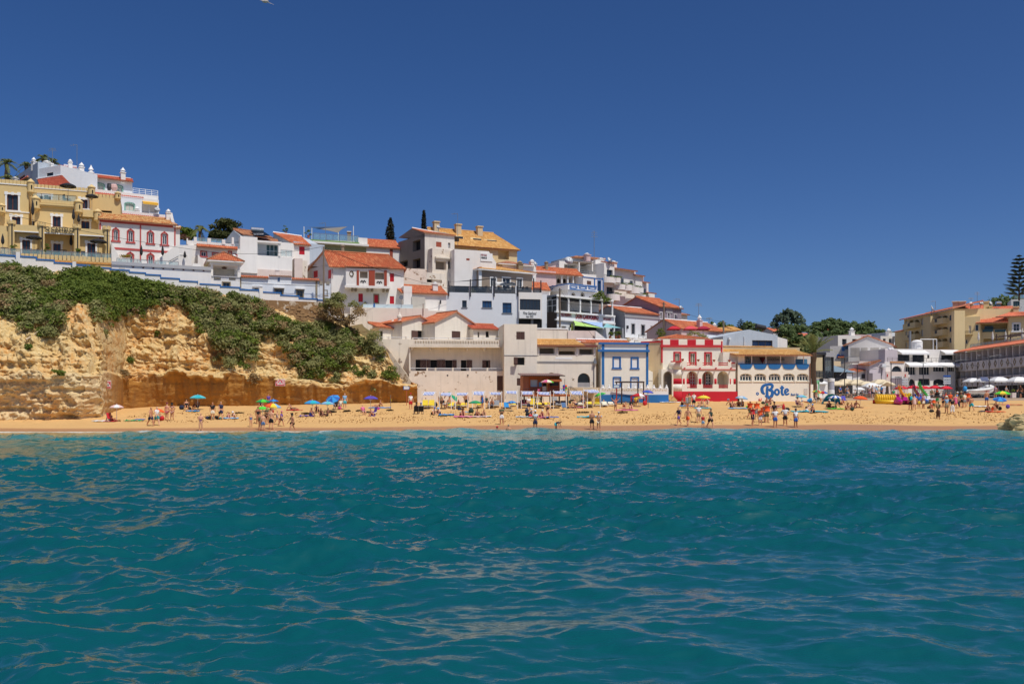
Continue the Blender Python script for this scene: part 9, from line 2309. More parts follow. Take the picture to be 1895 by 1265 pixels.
for i,(px,yc,w,pf)in enum(((794,728.5,25,757),(825,728.5,23,757),(855,727.5,24,756.5),(886,727,24,756),(917,727,24,756),(946.5,726,24,755.5),(976,726.5,24,755),(1006.5,726,25,755),(1036,726,25,754.5),(1067,725.5,25,754),(1098,725,25,754))):awning(px,yc+(i*7%5-2)*.5,w-5,pf,names[i],.1 if i%3 else .15,.08*(i%2))
for i,(px,l)in enum(((975,'rear striped awning left of the kiosk door'),(1034,'rear striped awning right of the kiosk door'),(1092,'rear striped awning at the bottom of the kiosk stairs'))):awning(px,722,22,746,l,.08,0,'rear')
g=MB();c0=bhit(838,752);V0=[(c0.x-.5+1.0*(i/6),c0.y-.3+j*.15,3.7-.7*(i/6)**1.1+.08*sin(i+j))for i in rn(7)for j in rn(3)];F0=[(i*3+j,(i+1)*3+j,(i+1)*3+j+1,i*3+j+1)for i in rn(6)for j in rn(2)]
V0=[(x,y+(k%3-1)*.1,z+(k%3-1)*.2)for k,(x,y,z)in enum(V0)];g.add(V0,F0);o=g.bld('green_cloth',CL['emerald'],origin=tuple(c0));o.modifiers.new('t','SOLIDIFY').thickness=.02;tag(o,'green cloth stretched out by the bending bare chested person','towel')
# kiosk, frames, boats, lamps
f=Fr(968,113.5,1046,114.0)
b=Bd('wooden_kiosk','orange wooden beach kiosk on stilts with a corrugated roof','kiosk',f,1005,743);BASES.pop()
zd=f.z(1005,729.5);u0,u1=f.u(968.5),f.u(1053);b.pb(f,'deck',KW,u0,u1,zd-.22,zd,-1.6,4)
for x in(970,984,1002,1018,1035,1050):
 u=f.u(x,-1.3);b.pb(f,'stilt',DW,u-.08,u+.08,1.6,zd-.2,-1.4,-1.2)
g=MB()
for k in rn(14):
 u=f.u(984)+(f.u(1002)-f.u(984))*k/13;g.tube([f.pt(u,-1.3,zd-.3),f.pt(u+.2*sin(k),-1.3,zd-.95)],.025,4)
b.mk(g,'iron_scrollwork',DM)
ua,ub=f.u(979),f.u(1036);zt_=f.z(1007,695)
hl=[]
for x0,y0,x1,y1 in((981.5,702.5,995,716),(1004.5,702.5,1011.5,729),(1018.5,702,1034,713.5)):hl.append((*f.rect(x0,y0,x1,y1),None,.15,0))
g=MB();n=26
wall_front(g,f,ua,ub,zd,zt_,0,hl,.15);g.quad(f.pt(ua,0,zd),f.pt(ua,0,zt_),f.pt(ua,3.4,zt_),f.pt(ua,3.4,zd));g.quad(f.pt(ub,0,zd),f.pt(ub,3.4,zd),f.pt(ub,3.4,zt_),f.pt(ub,0,zt_));b.mk(g,'wall',KW)
for k,(m_,h_)in enum(((pln('shop_window',(176,186,190),.3),hl[0]),(DARK,hl[1]),(glm('serving_hatch',(40,34,32),.4),hl[2]))):b.pb(f,('window','doorway','serving_hatch')[k],m_,h_[0],h_[1],h_[2],h_[3],.14,.2)
for x0,x1 in((981.5,995),(1018.5,1034)):b.bx('shelf_front',x0-.5,715.5,x1+.5,728,woodmat('dark_orange_wood',(130,66,34)),-.06,.02)
b.bx('blue_poster',997,707,1003,715.5,pln('poster_blue',(80,140,180),.5),-.05,.01);b.bx('menu_strip',1017.5,702,1021,714,DARK,-.1,-.02)
b.wl(968,979,693.5,729,woodmat('pale_brick_wood',(176,112,80)),3.4,.1,dn=0,name='side_annex')
u0r,u1r=f.u(964),f.u(1044);p=[f.pt(u0r,-.9,zt_-.05),f.pt(u1r,-.9,zt_-.05),f.pt(u1r-.2,3.8,zt_+.35),f.pt(u0r,3.8,zt_+.35)]
b.slab([(u0r,-.9,zt_-.02),(u1r,-.9,zt_-.02),(u1r-.2,3.8,zt_+.38),(u0r,3.8,zt_+.38)],pln('mauve_sheet',(146,118,112),.6),th=.06,under=DW)
b.awning(1017,1038,700,702,.8,KW,0,name='hatch_flap')
b.rail(969,1003,719,729.5,DM,-1.5,n=8,bars=2,r=.02);b.rail(1013,1052,719,729.5,DM,-1.5,n=9,bars=2,r=.02)
b.bx('price_board',1004,714.5,1011,723.5,pln('grey_board',(186,180,176),.6),-1.2,-1.12);b.bx('pink_ice_box',995,719,1000,727,CL['pink'],-1.2,-.8)
for k in rn(9):
 u=f.u(1053)+k*.3;zq=zd-.2*(k+1);b.pb(f,'stair_tread',DM,u,u+.32,zq-.06,zq,-1.2,.2)
for d in(-1.2,.2):g=MB();a=f.pt(f.u(1053),d,zd+1.0);e=f.pt(f.u(1053)+2.7,d,zd-1.8+1.0);g.tube([a,e],.03,5);g.tube([a+V3(0,0,-.45),e+V3(0,0,-.45)],.02,5);[g.tube([a.lerp(e,k/4),a.lerp(e,k/4)+V3(0,0,-1.0)],.025,5)for k in rn(5)];b.mk(g,'stair_rail',DM)
tk=tng('toy_rack','rack of colourful beach toys beside the kiosk','toy rack',f.pt(f.u(1044),-.6,zd));
for k,cn in enum(('red','lime','sky','yellow','magenta','green','blue','orange')):g=MB();c=f.pt(f.u(1042+(k%2)*3.6),-.7,zd+.35+.22*(k//2));g.sphere(tuple(c),.17,8,6,(1,.7,1));g.bld('toy',CL[cn],tk)
XT('stand',DM,tk,[f.pt(f.u(1044),-.5,zd),f.pt(f.u(1044),-.5,zd+1.9)],.03,5)
para('pink and green umbrella on the kiosk deck',1012.5,729,f.Y(1012.5,-1.2),1.75,.82,None,0,'beach umbrellas','beach_umbrella',8,(0,0),pln('yellow_pole',(214,190,110),.6),base=f.pt(f.u(1012.5,-1.2),-1.2,zd),panels=[CL['pink'],CL['cream'],CL['lime'],CL['peach']])
# signs
def signpost(px,y0,y1,w,h,col,mat,lb,Y=None,postm=None,nm='signpost'):
 p=bhit(px,y0);o=tng(nm,lb,'sign',p);Y=p.y;XT('post',postm or RT,o,[p,at(px,y1,Y)],.045,6)
 c=at(px,y1,Y);ww,hh=w*Y/FPX,h*Y/FPX;g=MB();q=[(-ww/2,-hh/2),(ww*.35,-hh/2),(ww/2,0),(ww*.35,hh/2),(-ww/2,hh/2)];g.poly([(c.x+x,Y-.06,c.z+z)for x,z in q]);g.poly([(c.x+x,Y-.02,c.z+z)for x,z in q][::-1]);[g.quad((c.x+q[i][0],Y-.06,c.z+q[i][1]),(c.x+q[(i+1)%5][0],Y-.06,c.z+q[(i+1)%5][1]),(c.x+q[(i+1)%5][0],Y-.02,c.z+q[(i+1)%5][1]),(c.x+q[i][0],Y-.02,c.z+q[i][1]))for i in rn(5)]
 pl_=g.bld('panel',mat,o);g=MB();q=[(x*.82,z*.7)for x,z in q];g.poly([(c.x+x,Y-.066,c.z+z)for x,z in q]);g.bld('panel_face',col,pl_)
signpost(752.5,750,717.5,12,6.5,TW,BT,'white and blue arrow sign on a rusty post by the cliff end',postm=pln('rusty_post',(176,92,60),.8));signpost(1141,752,714.5,12.5,6.5,pln('pale_face',(196,214,222),.6),BT,'pale blue arrow board on a red post at the end of the awnings')
def warn(px,py,w,h,lb,arrows):
 c=cliff_at(px,py);Yq=c[1]-.35;p=at(px,py,Yq);o=tng('warning_board',lb,'sign',p);ww,hh=w*Yq/FPX,h*Yq/FPX;XB('board',pln('board_white',(226,216,210),.6),o,tuple(p),(ww,.06,hh))
 XB('red_field',pln('faded_red',(206,84,96),.6),o,(p.x,p.y-.04,p.z-hh*.05),(ww*.92,.02,hh*.78))
 g=MB();t_=hh*.3;g.poly([(p.x-t_,p.y-.056,p.z-t_*.9),(p.x+t_,p.y-.056,p.z-t_*.9),(p.x,p.y-.056,p.z+t_*.9)]);g.bld('hazard_triangle',TW,o);g=MB();g.poly([(p.x-t_*.35,p.y-.06,p.z-t_*.6),(p.x+t_*.35,p.y-.06,p.z-t_*.6),(p.x,p.y-.06,p.z+t_*.4)]);g.bld('hazard_pictogram',LET,o)
 if arrows:
  for k in rn(2):
   for s_ in(-1,1):x0=p.x+s_*(ww*.28+k*ww*.1);g=MB();[g.hexa([(x0,p.y-.06,p.z),(x0-s_*.12,p.y-.06,p.z+q*hh*.3),(x0-s_*.12+.06,p.y-.06,p.z+q*hh*.3),(x0+.06,p.y-.06,p.z),(x0,p.y-.05,p.z),(x0-s_*.12,p.y-.05,p.z+q*hh*.3),(x0-s_*.12+.06,p.y-.05,p.z+q*hh*.3),(x0+.06,p.y-.05,p.z)])for q in(-1,1)];g.bld('chevron',TW,o)
 g=MB();[g.tube([p+V3(x,.02,0),p+V3(x,.7,0)],.03,4)for x in(-ww*.3,ww*.3)];g.bld('bracket',GM,o)
warn(200.5,711,10,15,'upright red and white warning board on the cliff corner',0);warn(518.5,707.5,18,13,'wide red warning board with arrows on the cliff wall',1)
def flagpole(px,y0,y1,lb,col,fx,fy0,fy1,mat,Y=None):
 p=bhit(px,y0);o=tng('flag_pole',lb,'flag',p);XT('pole',mat,o,[p,at(px,y1,p.y)],.035,6);g=MB();n=6
 for i in rn(n):
  a,c=i/n,(i+1)/n;q=lambda t_,y:at(px+fx*t_,y+abs(fx)*.5*t_**1.4,p.y+.12*sin(t_*5));pts=[q(a,fy1-(fy1-fy0)*.1*a),q(c,fy1-(fy1-fy0)*.1*c),q(c,fy0),q(a,fy0)];g.hexa(pts+[v+V3(0,.015,0)for v in pts])
 g.bld('flag',CL[col],o,0)
flagpole(1186,742,667,'green flag on a thin pole before the blue trimmed house','green',9.5,673,683,pln('pink_pole',(190,140,130),.6));flagpole(723,760,730,'small yellow and red flag on a stake below the cliff end','yellow',2.2,737,742,PW)
g=MB();p=bhit(1199.5,755);g.tube([p,at(1199.5,730,p.y)],.04,6);tag(g.bld('beach_stake',PW,origin=tuple(p)),'bare wooden stake right of the red stall umbrella','post')
# timber shower frame
sf=tng('shower_pergola','dark timber pergola with pushchairs in front of the white garden wall','frame',bhit(1166,742));Yf=117.2
for x,y0 in((1150.5,742),(1180.5,725),(1191,742),(1141,735)):g=MB();a=at(x,y0,Yf if y0>740 else Yf+1.2);a.z=2.4;g.tube([a,at(x,707,a.y)],.09,6);g.bld('post',DW,sf)
g=MB();c=(at(1140,706.5,Yf)+at(1192,706.5,Yf))/2;g.box(tuple(c),(3.65,.16,.18));g.bld('beam',DW,sf);XB('rear_beam',DW,sf,tuple(c+V3(0,1.2,0)),(3.65,.14,.16))
g=MB();c=at(1160,743,Yf);g.box((c.x,c.y-.2,2.75),(2.6,1.2,.1));g.bld('platform',DW,sf)
def pushchair(px,py,col,lb,rz=0.):
 p=bhit(px,py);o=tng('pushchair',lb,'pushchair',p,'pushchairs on the beach');c,s_=cos(rz),sin(rz);T=lambda x,y,z:V3(p.x+x*c-y*s_,p.y+x*s_+y*c,p.z+z)
 g=MB();g.tube([T(.35,0,.15),T(-.1,0,.5),T(-.45,0,1.05)],.03,5);g.tube([T(-.35,0,.15),T(.2,0,.6)],.03,5);g.bld('frame',DM,o)
 g=MB();q=[T(-.05,-.22,.45),T(.3,-.22,.4),T(.3,.22,.4),T(-.05,.22,.45)];g.hexa([v+V3(0,0,-.05)for v in q]+q);q=[T(-.05,-.22,.45),T(-.05,.22,.45),T(-.28,.22,.95),T(-.28,-.22,.95)];g.hexa(q+[v+V3(.05,0,.04)for v in q]);g.bld('seat',CL[col],o)
 XT('hood',CL[col],o,[T(-.28+.45*sin(a),0,.75+.3*cos(a))for a in[k*.26 for k in rn(6)]],.2,8)
 for x,y in((.35,-.25),(.35,.25),(-.35,-.25),(-.35,.25)):g=MB();a=T(x,y,.14);g.tube([a+V3(0,-.025,0),a+V3(0,.025,0)],.14,12);g.bld('wheel',BC,o)
for a in((1143,742.5,'black','black pushchair left under the timber frame',.5),(1154,743,'darkgreen','dark green pushchair under the timber frame',2.6),(1498,756,'sky','pushchair with blue hood left of the turquoise towel',2.8)):pushchair(*a[:4],rz=a[4])
st=tng('beach_stall','low red framed beach stall table with goods under the red umbrella','stall',bhit(1182,749));p=st.location
XB('table_top',CL['red'],st,(p.x,p.y,p.z+.8),(2.0,.7,.06))
for x in(-.95,.95):XB('side_panel',CL['red'],st,(p.x+x,p.y,p.z+.6),(.08,.6,1.2))
for k,cn in enum(('blue','green','yellow','white','grey')):XB('goods_box',CL[cn],st,(p.x-.7+k*.35,p.y,p.z+.95),(.26,.3,.24))
tn=tng('beach_tent','turquoise pop up beach tent behind the striped umbrella','tent',bhit(1538,747));p=tn.location;g=MB();n=10
for i in rn(n):
 a0,a1=pi*i/n,pi*(i+1)/n
 for j in rn(4):
  d0,d1=j/4,(j+1)/4;q=[V3(p.x+cos(a)*1.05*(1-.12*d),p.y-.3+d*1.3,p.z+sin(a)**.8*1.25*(1-.75*d**1.5))for a,d in((a0,d0),(a1,d0),(a1,d1),(a0,d1))];g.hexa(q+[v+V3(0,0,.02)for v in q])
g.bld('canopy',pln('tent_turquoise',(20,150,186),.7),tn);g=MB();[g.tube([V3(p.x+cos(pi*k/12)*1.06,p.y-.31,p.z+sin(pi*k/12)**.8*1.26)for k in rn(13)],.02,5)];g.bld('hoop',DM,tn);XB('groundsheet',CL['teal'],tn,(p.x,p.y+.3,p.z+.1),(1.9,1.2,.02))
# inflatable banana boat
bo=tng('banana_boat','yellow and red ribbed inflatable banana boat on the sand','inflatable',bhit(1637,748));a,c=bhit(1620,746.5),bhit(1657,747.5);YLW=pln('inflatable_yellow',(240,196,50),.35);RDI=pln('inflatable_red',(216,44,40),.35)
for i in rn(9):
 q=a.lerp(c,(i+.5)/9);g=MB();g.sphere((q.x,q.y,q.z+.62),.62,14,9,(.30,1,1));g.bld('tube_segment',YLW,bo,1);g=MB();g.sphere((q.x,q.y-.05,q.z+.42),.52,12,8,(.30,1.05,.55));g.bld('red_flash',RDI,bo,1)
for s_ in(-.5,.5):g=MB();g.tube([a+V3(-.1,s_,.25),c+V3(.1,s_,.25)],.26,10);g.bld('side_float',YLW if s_<0 else RDI,bo,1)
# pedal boats with slides
def pedalo(px,py,hull,slide,lb,sx,stop,hullw=30,flip=1,deck=None):
 p=bhit(px,py);o=tng('pedal_boat',lb,'pedal boat',p,'pedal boats with slides');w=hullw*p.y/FPX
 for s_ in(-1,1):
  g=MB();x=p.x+s_*w*.32;prof=[(-1.5,.10),(-1.2,.26),(0,.30),(1.1,.28),(1.6,.12)];g.tube([(x,p.y+y,p.z+.3+(.15 if y<-1.3 else 0))for y,r in prof],[r for y,r in prof],10);g.bld('float',hull,o,1)
 XB('deck',deck or hull,o,(p.x,p.y+.1,p.z+.55),(w*.78,2.0,.14))
 for s_ in(-.2,.2):g=MB();g.box((p.x+s_*w,p.y+.2,p.z+.78),(w*.26,.5,.32));g.box((p.x+s_*w,p.y+.48,p.z+1.02),(w*.26,.1,.5));g.bld('seat',hull,o)
 top=at(sx,stop,p.y+.4);zt=top.z;g=MB();n=10;x0,x1=top.x,top.x+flip*.85
 for i in rn(n):
  t0,t1=i/n,(i+1)/n;cv=lambda t_:(x0+(x1-x0)*t_**1.3,zt-(zt-p.z-.65)*(t_**.85))
  for wy,hh in((-.28,.22),(0,0),(.28,.22)):
   (xa,za),(xb,zb)=cv(t0),cv(t1);yw=.3 if wy==0 else .04;g.hexa([(xa,p.y+.4+wy-yw,za),(xb,p.y+.4+wy-yw,zb),(xb,p.y+.4+wy+yw,zb),(xa,p.y+.4+wy+yw,za),(xa,p.y+.4+wy-yw,za+.06+hh),(xb,p.y+.4+wy-yw,zb+.06+hh),(xb,p.y+.4+wy+yw,zb+.06+hh),(xa,p.y+.4+wy+yw,za+.06+hh)])
 g.bld('slide',slide,o);g=MB()
 for s_ in(-.24,.24):g.tube([(x0-flip*.02,p.y+.4+s_,zt+.35),(x0-flip*.12,p.y+.4+s_,p.z+.6)],.035,5)
 [g.tube([(x0-flip*.08,p.y+.16,p.z+.8+k*.3),(x0-flip*.08,p.y+.64,p.z+.8+k*.3)],.025,4)for k in rn(max(2,int((zt-p.z-.6)/.3)))]
 g.bld('ladder',slide,o)
pl_=lambda n_,c:pln('plastic_'+n_,c,.35)
pedalo(1669,748,pl_('magenta',(196,40,150)),pl_('orange',(244,168,40)),'magenta pedal boat with an orange slide',1664,716,31,.9)
pedalo(1700,747,pl_('blue',(50,110,200)),pl_('maroon',(134,40,84)),'blue pedal boat with a maroon slide',1691,715,22,1)
pedalo(1714,746,pl_('white',(230,232,232)),pl_('green',(56,168,66)),'white pedal boat with a tall green slide',1701,710,22,1.3)
pedalo(1682,745,pl_('yellow',(232,206,50)),pl_('yellow',(232,206,50)),'yellow pedal boat behind the magenta one',1680,733,20,.8)
for px,py,l in((1723.3,753.5,'red and white traffic cone by the seated child'),(1802.8,739.5,'small traffic cone by the motor boat')):
 p=bhit(px,py);o=tng('traffic_cone',l,'traffic cone',p,'traffic cones');g=MB();g.lathe(tuple(p),[(.17,.04),(.10,.38)],10);g.lathe(tuple(p),[(.075,.52),(.02,.72)],10);g.bld('cone',CL['red'],o);XL('white_band',TW,o,tuple(p),[(.10,.38),(.075,.52)],10);XB('base',CL['red'],o,(p.x,p.y,p.z+.02),(.4,.4,.04))
 # motor boat on trailer
mb=tng('motor_boat','white motor boat with blue covered outboard on a trailer','boat',at(1812,739,127));p=Vector(mb.location);p.z=3.2;mb.location=p
HULL=pl_('hull',(226,226,222));g=MB();st_=[(-1.75,.62,.55,1.0),(-.9,.78,.5,1.05),(.2,.8,.5,1.12),(1.1,.6,.62,1.26),(1.75,.22,.86,1.42),(1.95,.03,1.05,1.5)]
V0=[]
for x,w,zb_,zt_ in st_:V0+=[(p.x+x,p.y-w,p.z+zt_),(p.x+x,p.y-w*.75,p.z+(zb_+zt_)/2-.1),(p.x+x,p.y,p.z+zb_),(p.x+x,p.y+w*.75,p.z+(zb_+zt_)/2-.1),(p.x+x,p.y+w,p.z+zt_)]
g.add(V0,[(i*5+j,(i+1)*5+j,(i+1)*5+j+1,i*5+j+1)for i in rn(5)for j in rn(4)]+[(0,1,2,3,4)]);hu=g.bld('hull',HULL,mb);hu.modifiers.new('t','SOLIDIFY').thickness=.05
g=MB();
for s_ in(-1,1):g.tube([(p.x+x,p.y+s_*w,p.z+zt_+.04)for x,w,zb_,zt_ in st_],[.16,.18,.18,.17,.14,.1],9)
g.bld('rubber_tube',HULL,mb,1);XB('console',HULL,mb,(p.x+.3,p.y,p.z+1.3),(.7,.6,.5));XB('windscreen',CLR,mb,(p.x+.55,p.y,p.z+1.65),(.04,.6,.3));XB('stripe',CL['red'],mb,(p.x-.2,p.y-.82,p.z+.98),(2.4,.03,.10))
g=MB();g.sphere((p.x-1.95,p.y,p.z+1.35),.36,10,8,(.8,.7,1));ob=g.bld('outboard',CL['sky'],mb,1);XB('outboard_leg',DM,mb,(p.x-1.95,p.y,p.z+.75),(.2,.14,.9))
g=MB();g.box((p.x,p.y,p.z+.38),(4.0,.1,.1));[g.box((p.x+x,p.y,p.z+.44),(.08,1.3,.08))for x in(-1,1)];g.bld('trailer_frame',GM,mb)
for s_ in(-.65,.65):XT('trailer_wheel',BC,mb,[(p.x-.3,p.y+s_-.08,p.z+.26),(p.x-.3,p.y+s_+.08,p.z+.26)],.27,14)
# restaurant parasols on the promenade
def prom(px,Y):q=at(px,738,Y);q.z=3.3;return q
CRM=pln('cream_canvas',(222,206,172),.85);WTC=pln('white_canvas',(232,232,230),.85)
def bigpar(px,yt,hw,Y,mat,lb,grp):
 b_=prom(px,Y);h=at(px,yt,Y).z-b_.z;para(lb,px,0,Y,h,hw*Y/FPX,mat,0,grp,'restaurant_parasol',4,(0,0),GM,base=b_)
for i,(px,yt,hw,Y,l)in enum(((1548,706,15,143,'leftmost cream square parasol of the restaurant row'),(1565,702,19,146,'cream square parasol behind the tall lamp post'),(1585,703,18,144,'wide cream parasol in the middle of the row'),(1602,706,15,141,'cream parasol right of the middle one'),(1628,702.5,19,146,'cream parasol before the little gable house'),(1640,706,14,142,'rightmost cream parasol of the restaurant row'))):bigpar(px,yt,hw*1.25,Y,CRM,l,'cream restaurant parasols')
for px,yt,hw,Y,l in((1520,705,11,140,'white parasol beside the white column'),(1612,709,15,136,'white parasol in front of the cream ones'),(1590,717,9,134,'small low white parasol by the thin pole'),(1630,712,10,137,'white parasol right of the first white one'),(1800,700,14,141,'white parasol leftmost of the hotel restaurant'),(1820,700,13,138,'white parasol behind the solar board'),(1848,698,17,134,'wide white parasol in the middle of the hotel restaurant'),(1884,698,18,132,'wide white parasol at the frame edge'),(1868,703,9,142,'small white parasol between the wide ones'),(1830,712,8,144,'low white parasol deep in the restaurant')):bigpar(px,yt,hw*1.3,Y,WTC,l,'white restaurant parasols')
for i,(px,l)in enum(((1668,'leftmost red canopy behind the orange slide'),(1690,'red canopy behind the maroon slide'),(1710,'red canopy right of the green slide'),(1730,'red canopy behind the low deck'),(1750,'rightmost red canopy beside the sign mast'))):bigpar(px,714.5-(i%2),13,133+(i%2),pln('red_canopy',(214,24,48),.8),l,'red canopies of the beach cafe')
dk=Bd('low_deck','low wooden deck with rails behind the pedal boats','deck',Fr(1690,128.2,1768,128.0),1730,741);BASES.pop();ff=dk.f;dk.pb(ff,'platform',DW,0,ff.L,2.6,3.55,0,3);dk.rail(1690,1768,722.5,735,PW,.1,n=10,bars=3,r=.035)
bd_=Bd('timber_fence','grey timber fence along the promenade edge','fence',Fr(1545,127.2,1690,127.0),1610,739);BASES.pop();bd_.rail(1548,1606,729,739,PW,0,n=12,bars=3,r=.045);bd_.rail(1640,1690,729,739,PW,0,n=10,bars=3,r=.045)
NU='one two three four five six seven eight nine'.split()
for i,(px,Y)in enum(((1552,141),(1562,144),(1573,142),(1583,145),(1594,142),(1604,140),(1617,143),(1628,141),(1640,143),(1815,140),(1826,138),(1840,137),(1852,136),(1862,138),(1874,134),(1886,135),(1895,133))):
 pk='cream' if px<1700 else 'white hotel';q=prom(px,Y);o=tng('cafe_table','cafe table number %s from the left under the %s parasols'%(NU[i%9],pk),'table',q,'cafe tables on the promenade');XB('table_top',WM if i%2 else DW,o,(q.x,q.y,q.z+.74),(.8,.8,.04));XT('pedestal',DM,o,[q,q+V3(0,0,.72)],.04,5)
 for s_ in(-1,1):ch=tng('cafe_chair','dark cafe chair %s of table %s under the %s parasols'%('left' if s_<0 else 'right',NU[i%9],pk),'chair',q+V3(s_*.75,0,0),'cafe chairs on the promenade');c=ch.location;XB('seat',DM,ch,(c.x,c.y,c.z+.45),(.44,.44,.05));XB('backrest',DM,ch,(c.x+s_*.2,c.y,c.z+.7),(.04,.44,.5));g=MB();[g.tube([(c.x+x,c.y+y,c.z),(c.x+x,c.y+y,c.z+.45)],.02,4)for x in(-.18,.18)for y in(-.18,.18)];g.bld('legs',DM,ch)
for i,(px,cn)in enum(((1572,'cream'),(1580,'white'),(1598,'grey'),(1846,'mauve'),(1868,'brown'),(1880,'grey'))):
 q=prom(px,139-i*.3);P(px,0,'chair',(90,-90)[i%2],1.7,i%4,f'shirt {cn},shorts navy','dbg'[i%3],('cafe guest in cream under the cream parasols','cafe guest in white under the cream parasols','cafe guest in grey under the cream parasols','cafe guest in mauve at the hotel restaurant','cafe guest in brown at the hotel restaurant','cafe guest in grey at the hotel restaurant')[i],'cafe guests',base=q)
q=prom(1538,131);o=tng('advert_column','white round advertising column beside the rainbow umbrellas','column',q);g=MB();g.lathe(tuple(q),[(.48,0),(.48,1.05),(.44,1.1),(.44,2.3),(.50,2.35),(.50,2.75),(.1,2.8)],20);g.bld('shaft',TW,o,0);XL('poster_band',pln('poster_grey',(176,176,186),.6),o,tuple(q),[(.455,1.15),(.455,2.25)],20)
q=prom(1511,129);o=tng('mint_frame','mint green painted frame with a round black emblem beside the palm','frame',q);g=MB();g.box((q.x-.3,q.y,q.z+1.3),(.12,.12,2.6));g.box((q.x+.3,q.y,q.z+1.1),(.12,.12,2.2));g.box((q.x,q.y,q.z+2.2),(.8,.12,.5));g.bld('frame',pln('mint_paint',(140,214,160),.6),o);g=MB();M=Matrix.Rotation(R(90),4,'X');c=at(1520,703,131);g.lathe((0,0,0),[(.32,0),(.32,.06)],16);g.v=[tuple(c+M@Vector(v))for v in g.v];g.bld('emblem',BC,o)
q=prom(1642,133);o=tng('thatched_shade','small brown thatched shade on a post by the fence','shade',q);XL('roof',woodmat('thatch',(150,122,88)),o,tuple(q),[(.95,1.7),(.9,1.75),(.1,2.25)],14);XT('post',PW,o,[q,q+V3(0,0,1.9)],[.28,.16],8)
# lamps and masts
def lamp(px,ytop,lb,arms=(-1,),Y=131,arm=1.0,col=DM):
 q=prom(px,Y);t_=at(px,ytop,Y);o=tng('street_lamp',lb,'street lamp',q,'street lamps on the promenade');XT('pole',col,o,[q,t_],[.075,.05],7)
 for s_ in arms:g=MB();e=t_+V3(s_*arm,0,.22);g.tube([t_,t_+V3(s_*arm*.5,0,.14),e],.035,5);g.bld('arm',col,o);XB('lamp_head',GM,o,tuple(e+V3(s_*.2,0,0)),(.5,.2,.08))
for a in((1563,662,'tall lamp post with an arm to the right before the blue roof kiosk',(1,),133,1.2),(1606,685,'lamp post behind the cream parasols',(1,),148,.9),(1631,680,'lamp post with two arms near the little gable house',(-1,1),150,.9),(1708.5,672,'lamp post in front of the white terrace block',(-1,1),140,1.0),(1753.5,679,'lamp post beside the blue finger signs',(-1,),142,1.0),(1768,668,'double lamp post before the hotel corner',(-1,1),138,1.2),(1808.5,677,'lamp post with left arm before the hotel',(-1,),139,1.2),(1830.5,660,'tallest double lamp post in front of the hotel',(-1,1),130,1.3),(1873,673,'lamp post with left arm at the right of the hotel',(-1,),136,1.1)):lamp(a[0],a[1],a[2],a[3],a[4],a[5])
for px,yt,l in((1586.5,675,'plain thin pole right of the tall lamp'),(1649,671,'plain thin pole before the shutter door')):q=prom(px,129);g=MB();g.tube([q,at(px,yt,129)],.06,6);tag(g.bld('thin_pole',DM,origin=tuple(q)),l,'pole')
q=prom(1750,133);o=tng('finger_signpost','mast with stacked blue and white finger signs','sign',q);XT('mast',GM,o,[q,at(1750,690,133)],.05,6)
for k,(y,cn)in enum(((695.5,'blue'),(700,'silver'),(704.5,'silver'),(708.5,'silver'))):g=MB();c=at(1752.5,y,132.9);g.box(tuple(c),(1.05,.04,.22));g.bld('finger_board',CL[cn],o)
q=prom(1673,134);o=tng('finger_signpost','second mast with pale boards beside the shutter door','sign',q);XT('mast',GM,o,[q,at(1673,697,134)],.05,6)
for k,y in enum((701,705.5,710)):g=MB();c=at(1675,y,133.9);g.box(tuple(c),(.9,.04,.24));g.bld('finger_board',CL['silver'],o)
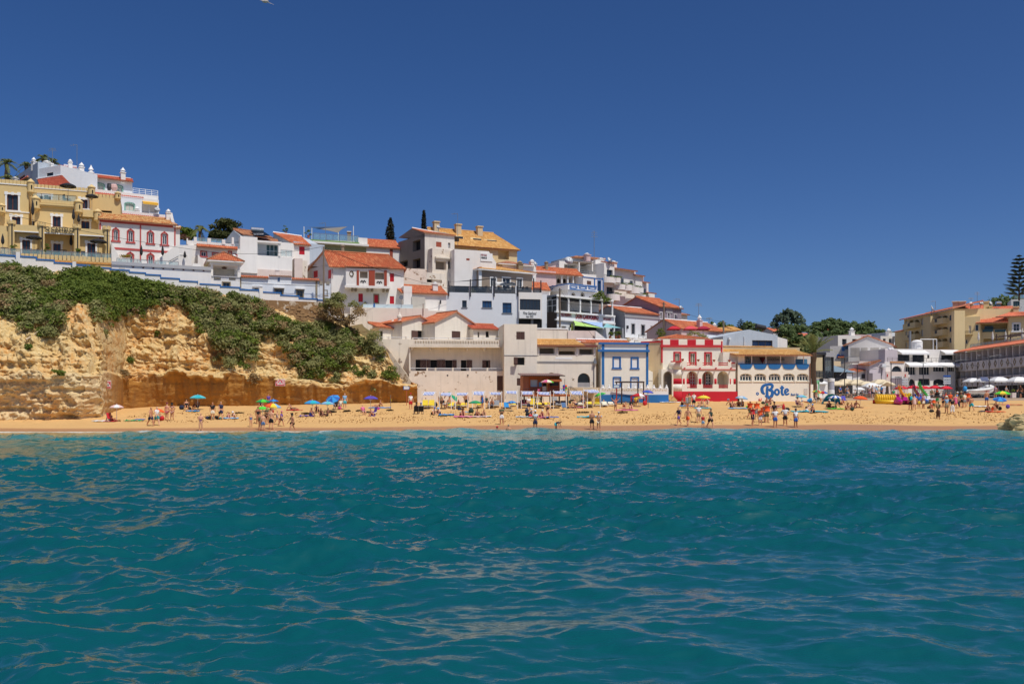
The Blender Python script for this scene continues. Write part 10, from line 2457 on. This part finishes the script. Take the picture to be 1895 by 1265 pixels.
q=prom(1823,129.5);o=tng('solar_board','tilted solar panel on a post before the hotel restaurant','solar panel',q);XT('post',GM,o,[q,at(1823,706,129.5)],.05,6);c=at(1823,701,129.5);g=MB();p4=[c+V3(-.55,-.12,-.28),c+V3(.5,-.12,-.28),c+V3(.42,.18,.28),c+V3(-.62,.18,.28)];g.hexa([v+V3(0,.04,-.03)for v in p4]+p4);g.bld('panel',glm('solar_blue',(70,84,124),.2),o)
q=prom(1881,127.5);o=tng('planter_pot','pale square planter with a small shrub at the restaurant','planter',prom(1875,127.5));p=o.location;XB('pot',PKW,o,(p.x,p.y,p.z+.35),(.55,.55,.7));qcloud(leafb([np.array(p)+np.array([0,0,.95])],[.32],400,.09,rng=rng),'foliage',LG_,o,tuple(p))
def bike(q,l):
 o=tng('parked_bicycle',l,'bicycle',q)
 for x in(-.5,.5):XT('wheel',BC,o,[q+V3(x+.32*cos(a),0,.34+.32*sin(a))for a in[2*pi*k/16 for k in rn(17)]],.025,5,0)
 g=MB();g.tube([q+Vector(v)for v in((-.5,0,.34),(-.1,0,.36),(.35,0,.85),(-.18,0,.8),(-.5,0,.34))],.025,5);g.tube([q+V3(.5,0,.34),q+V3(.33,0,1.0),q+V3(.2,.2,1.02)],.022,5);g.bld('frame',DM,o)
 XS('saddle',BC,o,tuple(q+V3(-.2,0,.92)),.13,8,5,(1,.6,.4))
bike(prom(1757,131),'dark bicycle leaning near the finger signs');bike(bhit(808,741.5),'bicycle leaning against the old wall behind the awnings')
p=at(491,3,60);o=tng('seagull','gull flying at the very top of the picture','bird',p);g=MB();g.sphere(tuple(p),.16,8,6,(1.4,.6,.6));V0=[p+Vector(v)for v in((-.1,0,.03),(.1,0,.03),(-.45,.05,.16),(-.25,.06,.18),(.55,.05,-.18),(.4,.06,-.12))]
for a_,b__,c_,d_ in((0,1,3,2),(0,1,5,4)):q4=[V0[a_],V0[b__],V0[c_],V0[d_]];g.hexa([v+V3(0,0,-.015)for v in q4]+q4)
g.bld('body',pln('gull_plumage',(190,180,166),.8),o)
wire([at(1036,534,134.5),at(1105,632,124)],'cable dropping from the restaurant pole to the loggia roof',.02,.2);wire([at(1228.5,560,141.5),at(1040,560,136)],'cable between the restaurant pole and the mauve house pole',.018,.6);wire([at(1228.5,562,141.5),at(1339,595,140),at(1400,606,170)],'cable running right from the mauve house pole',.018,.5)
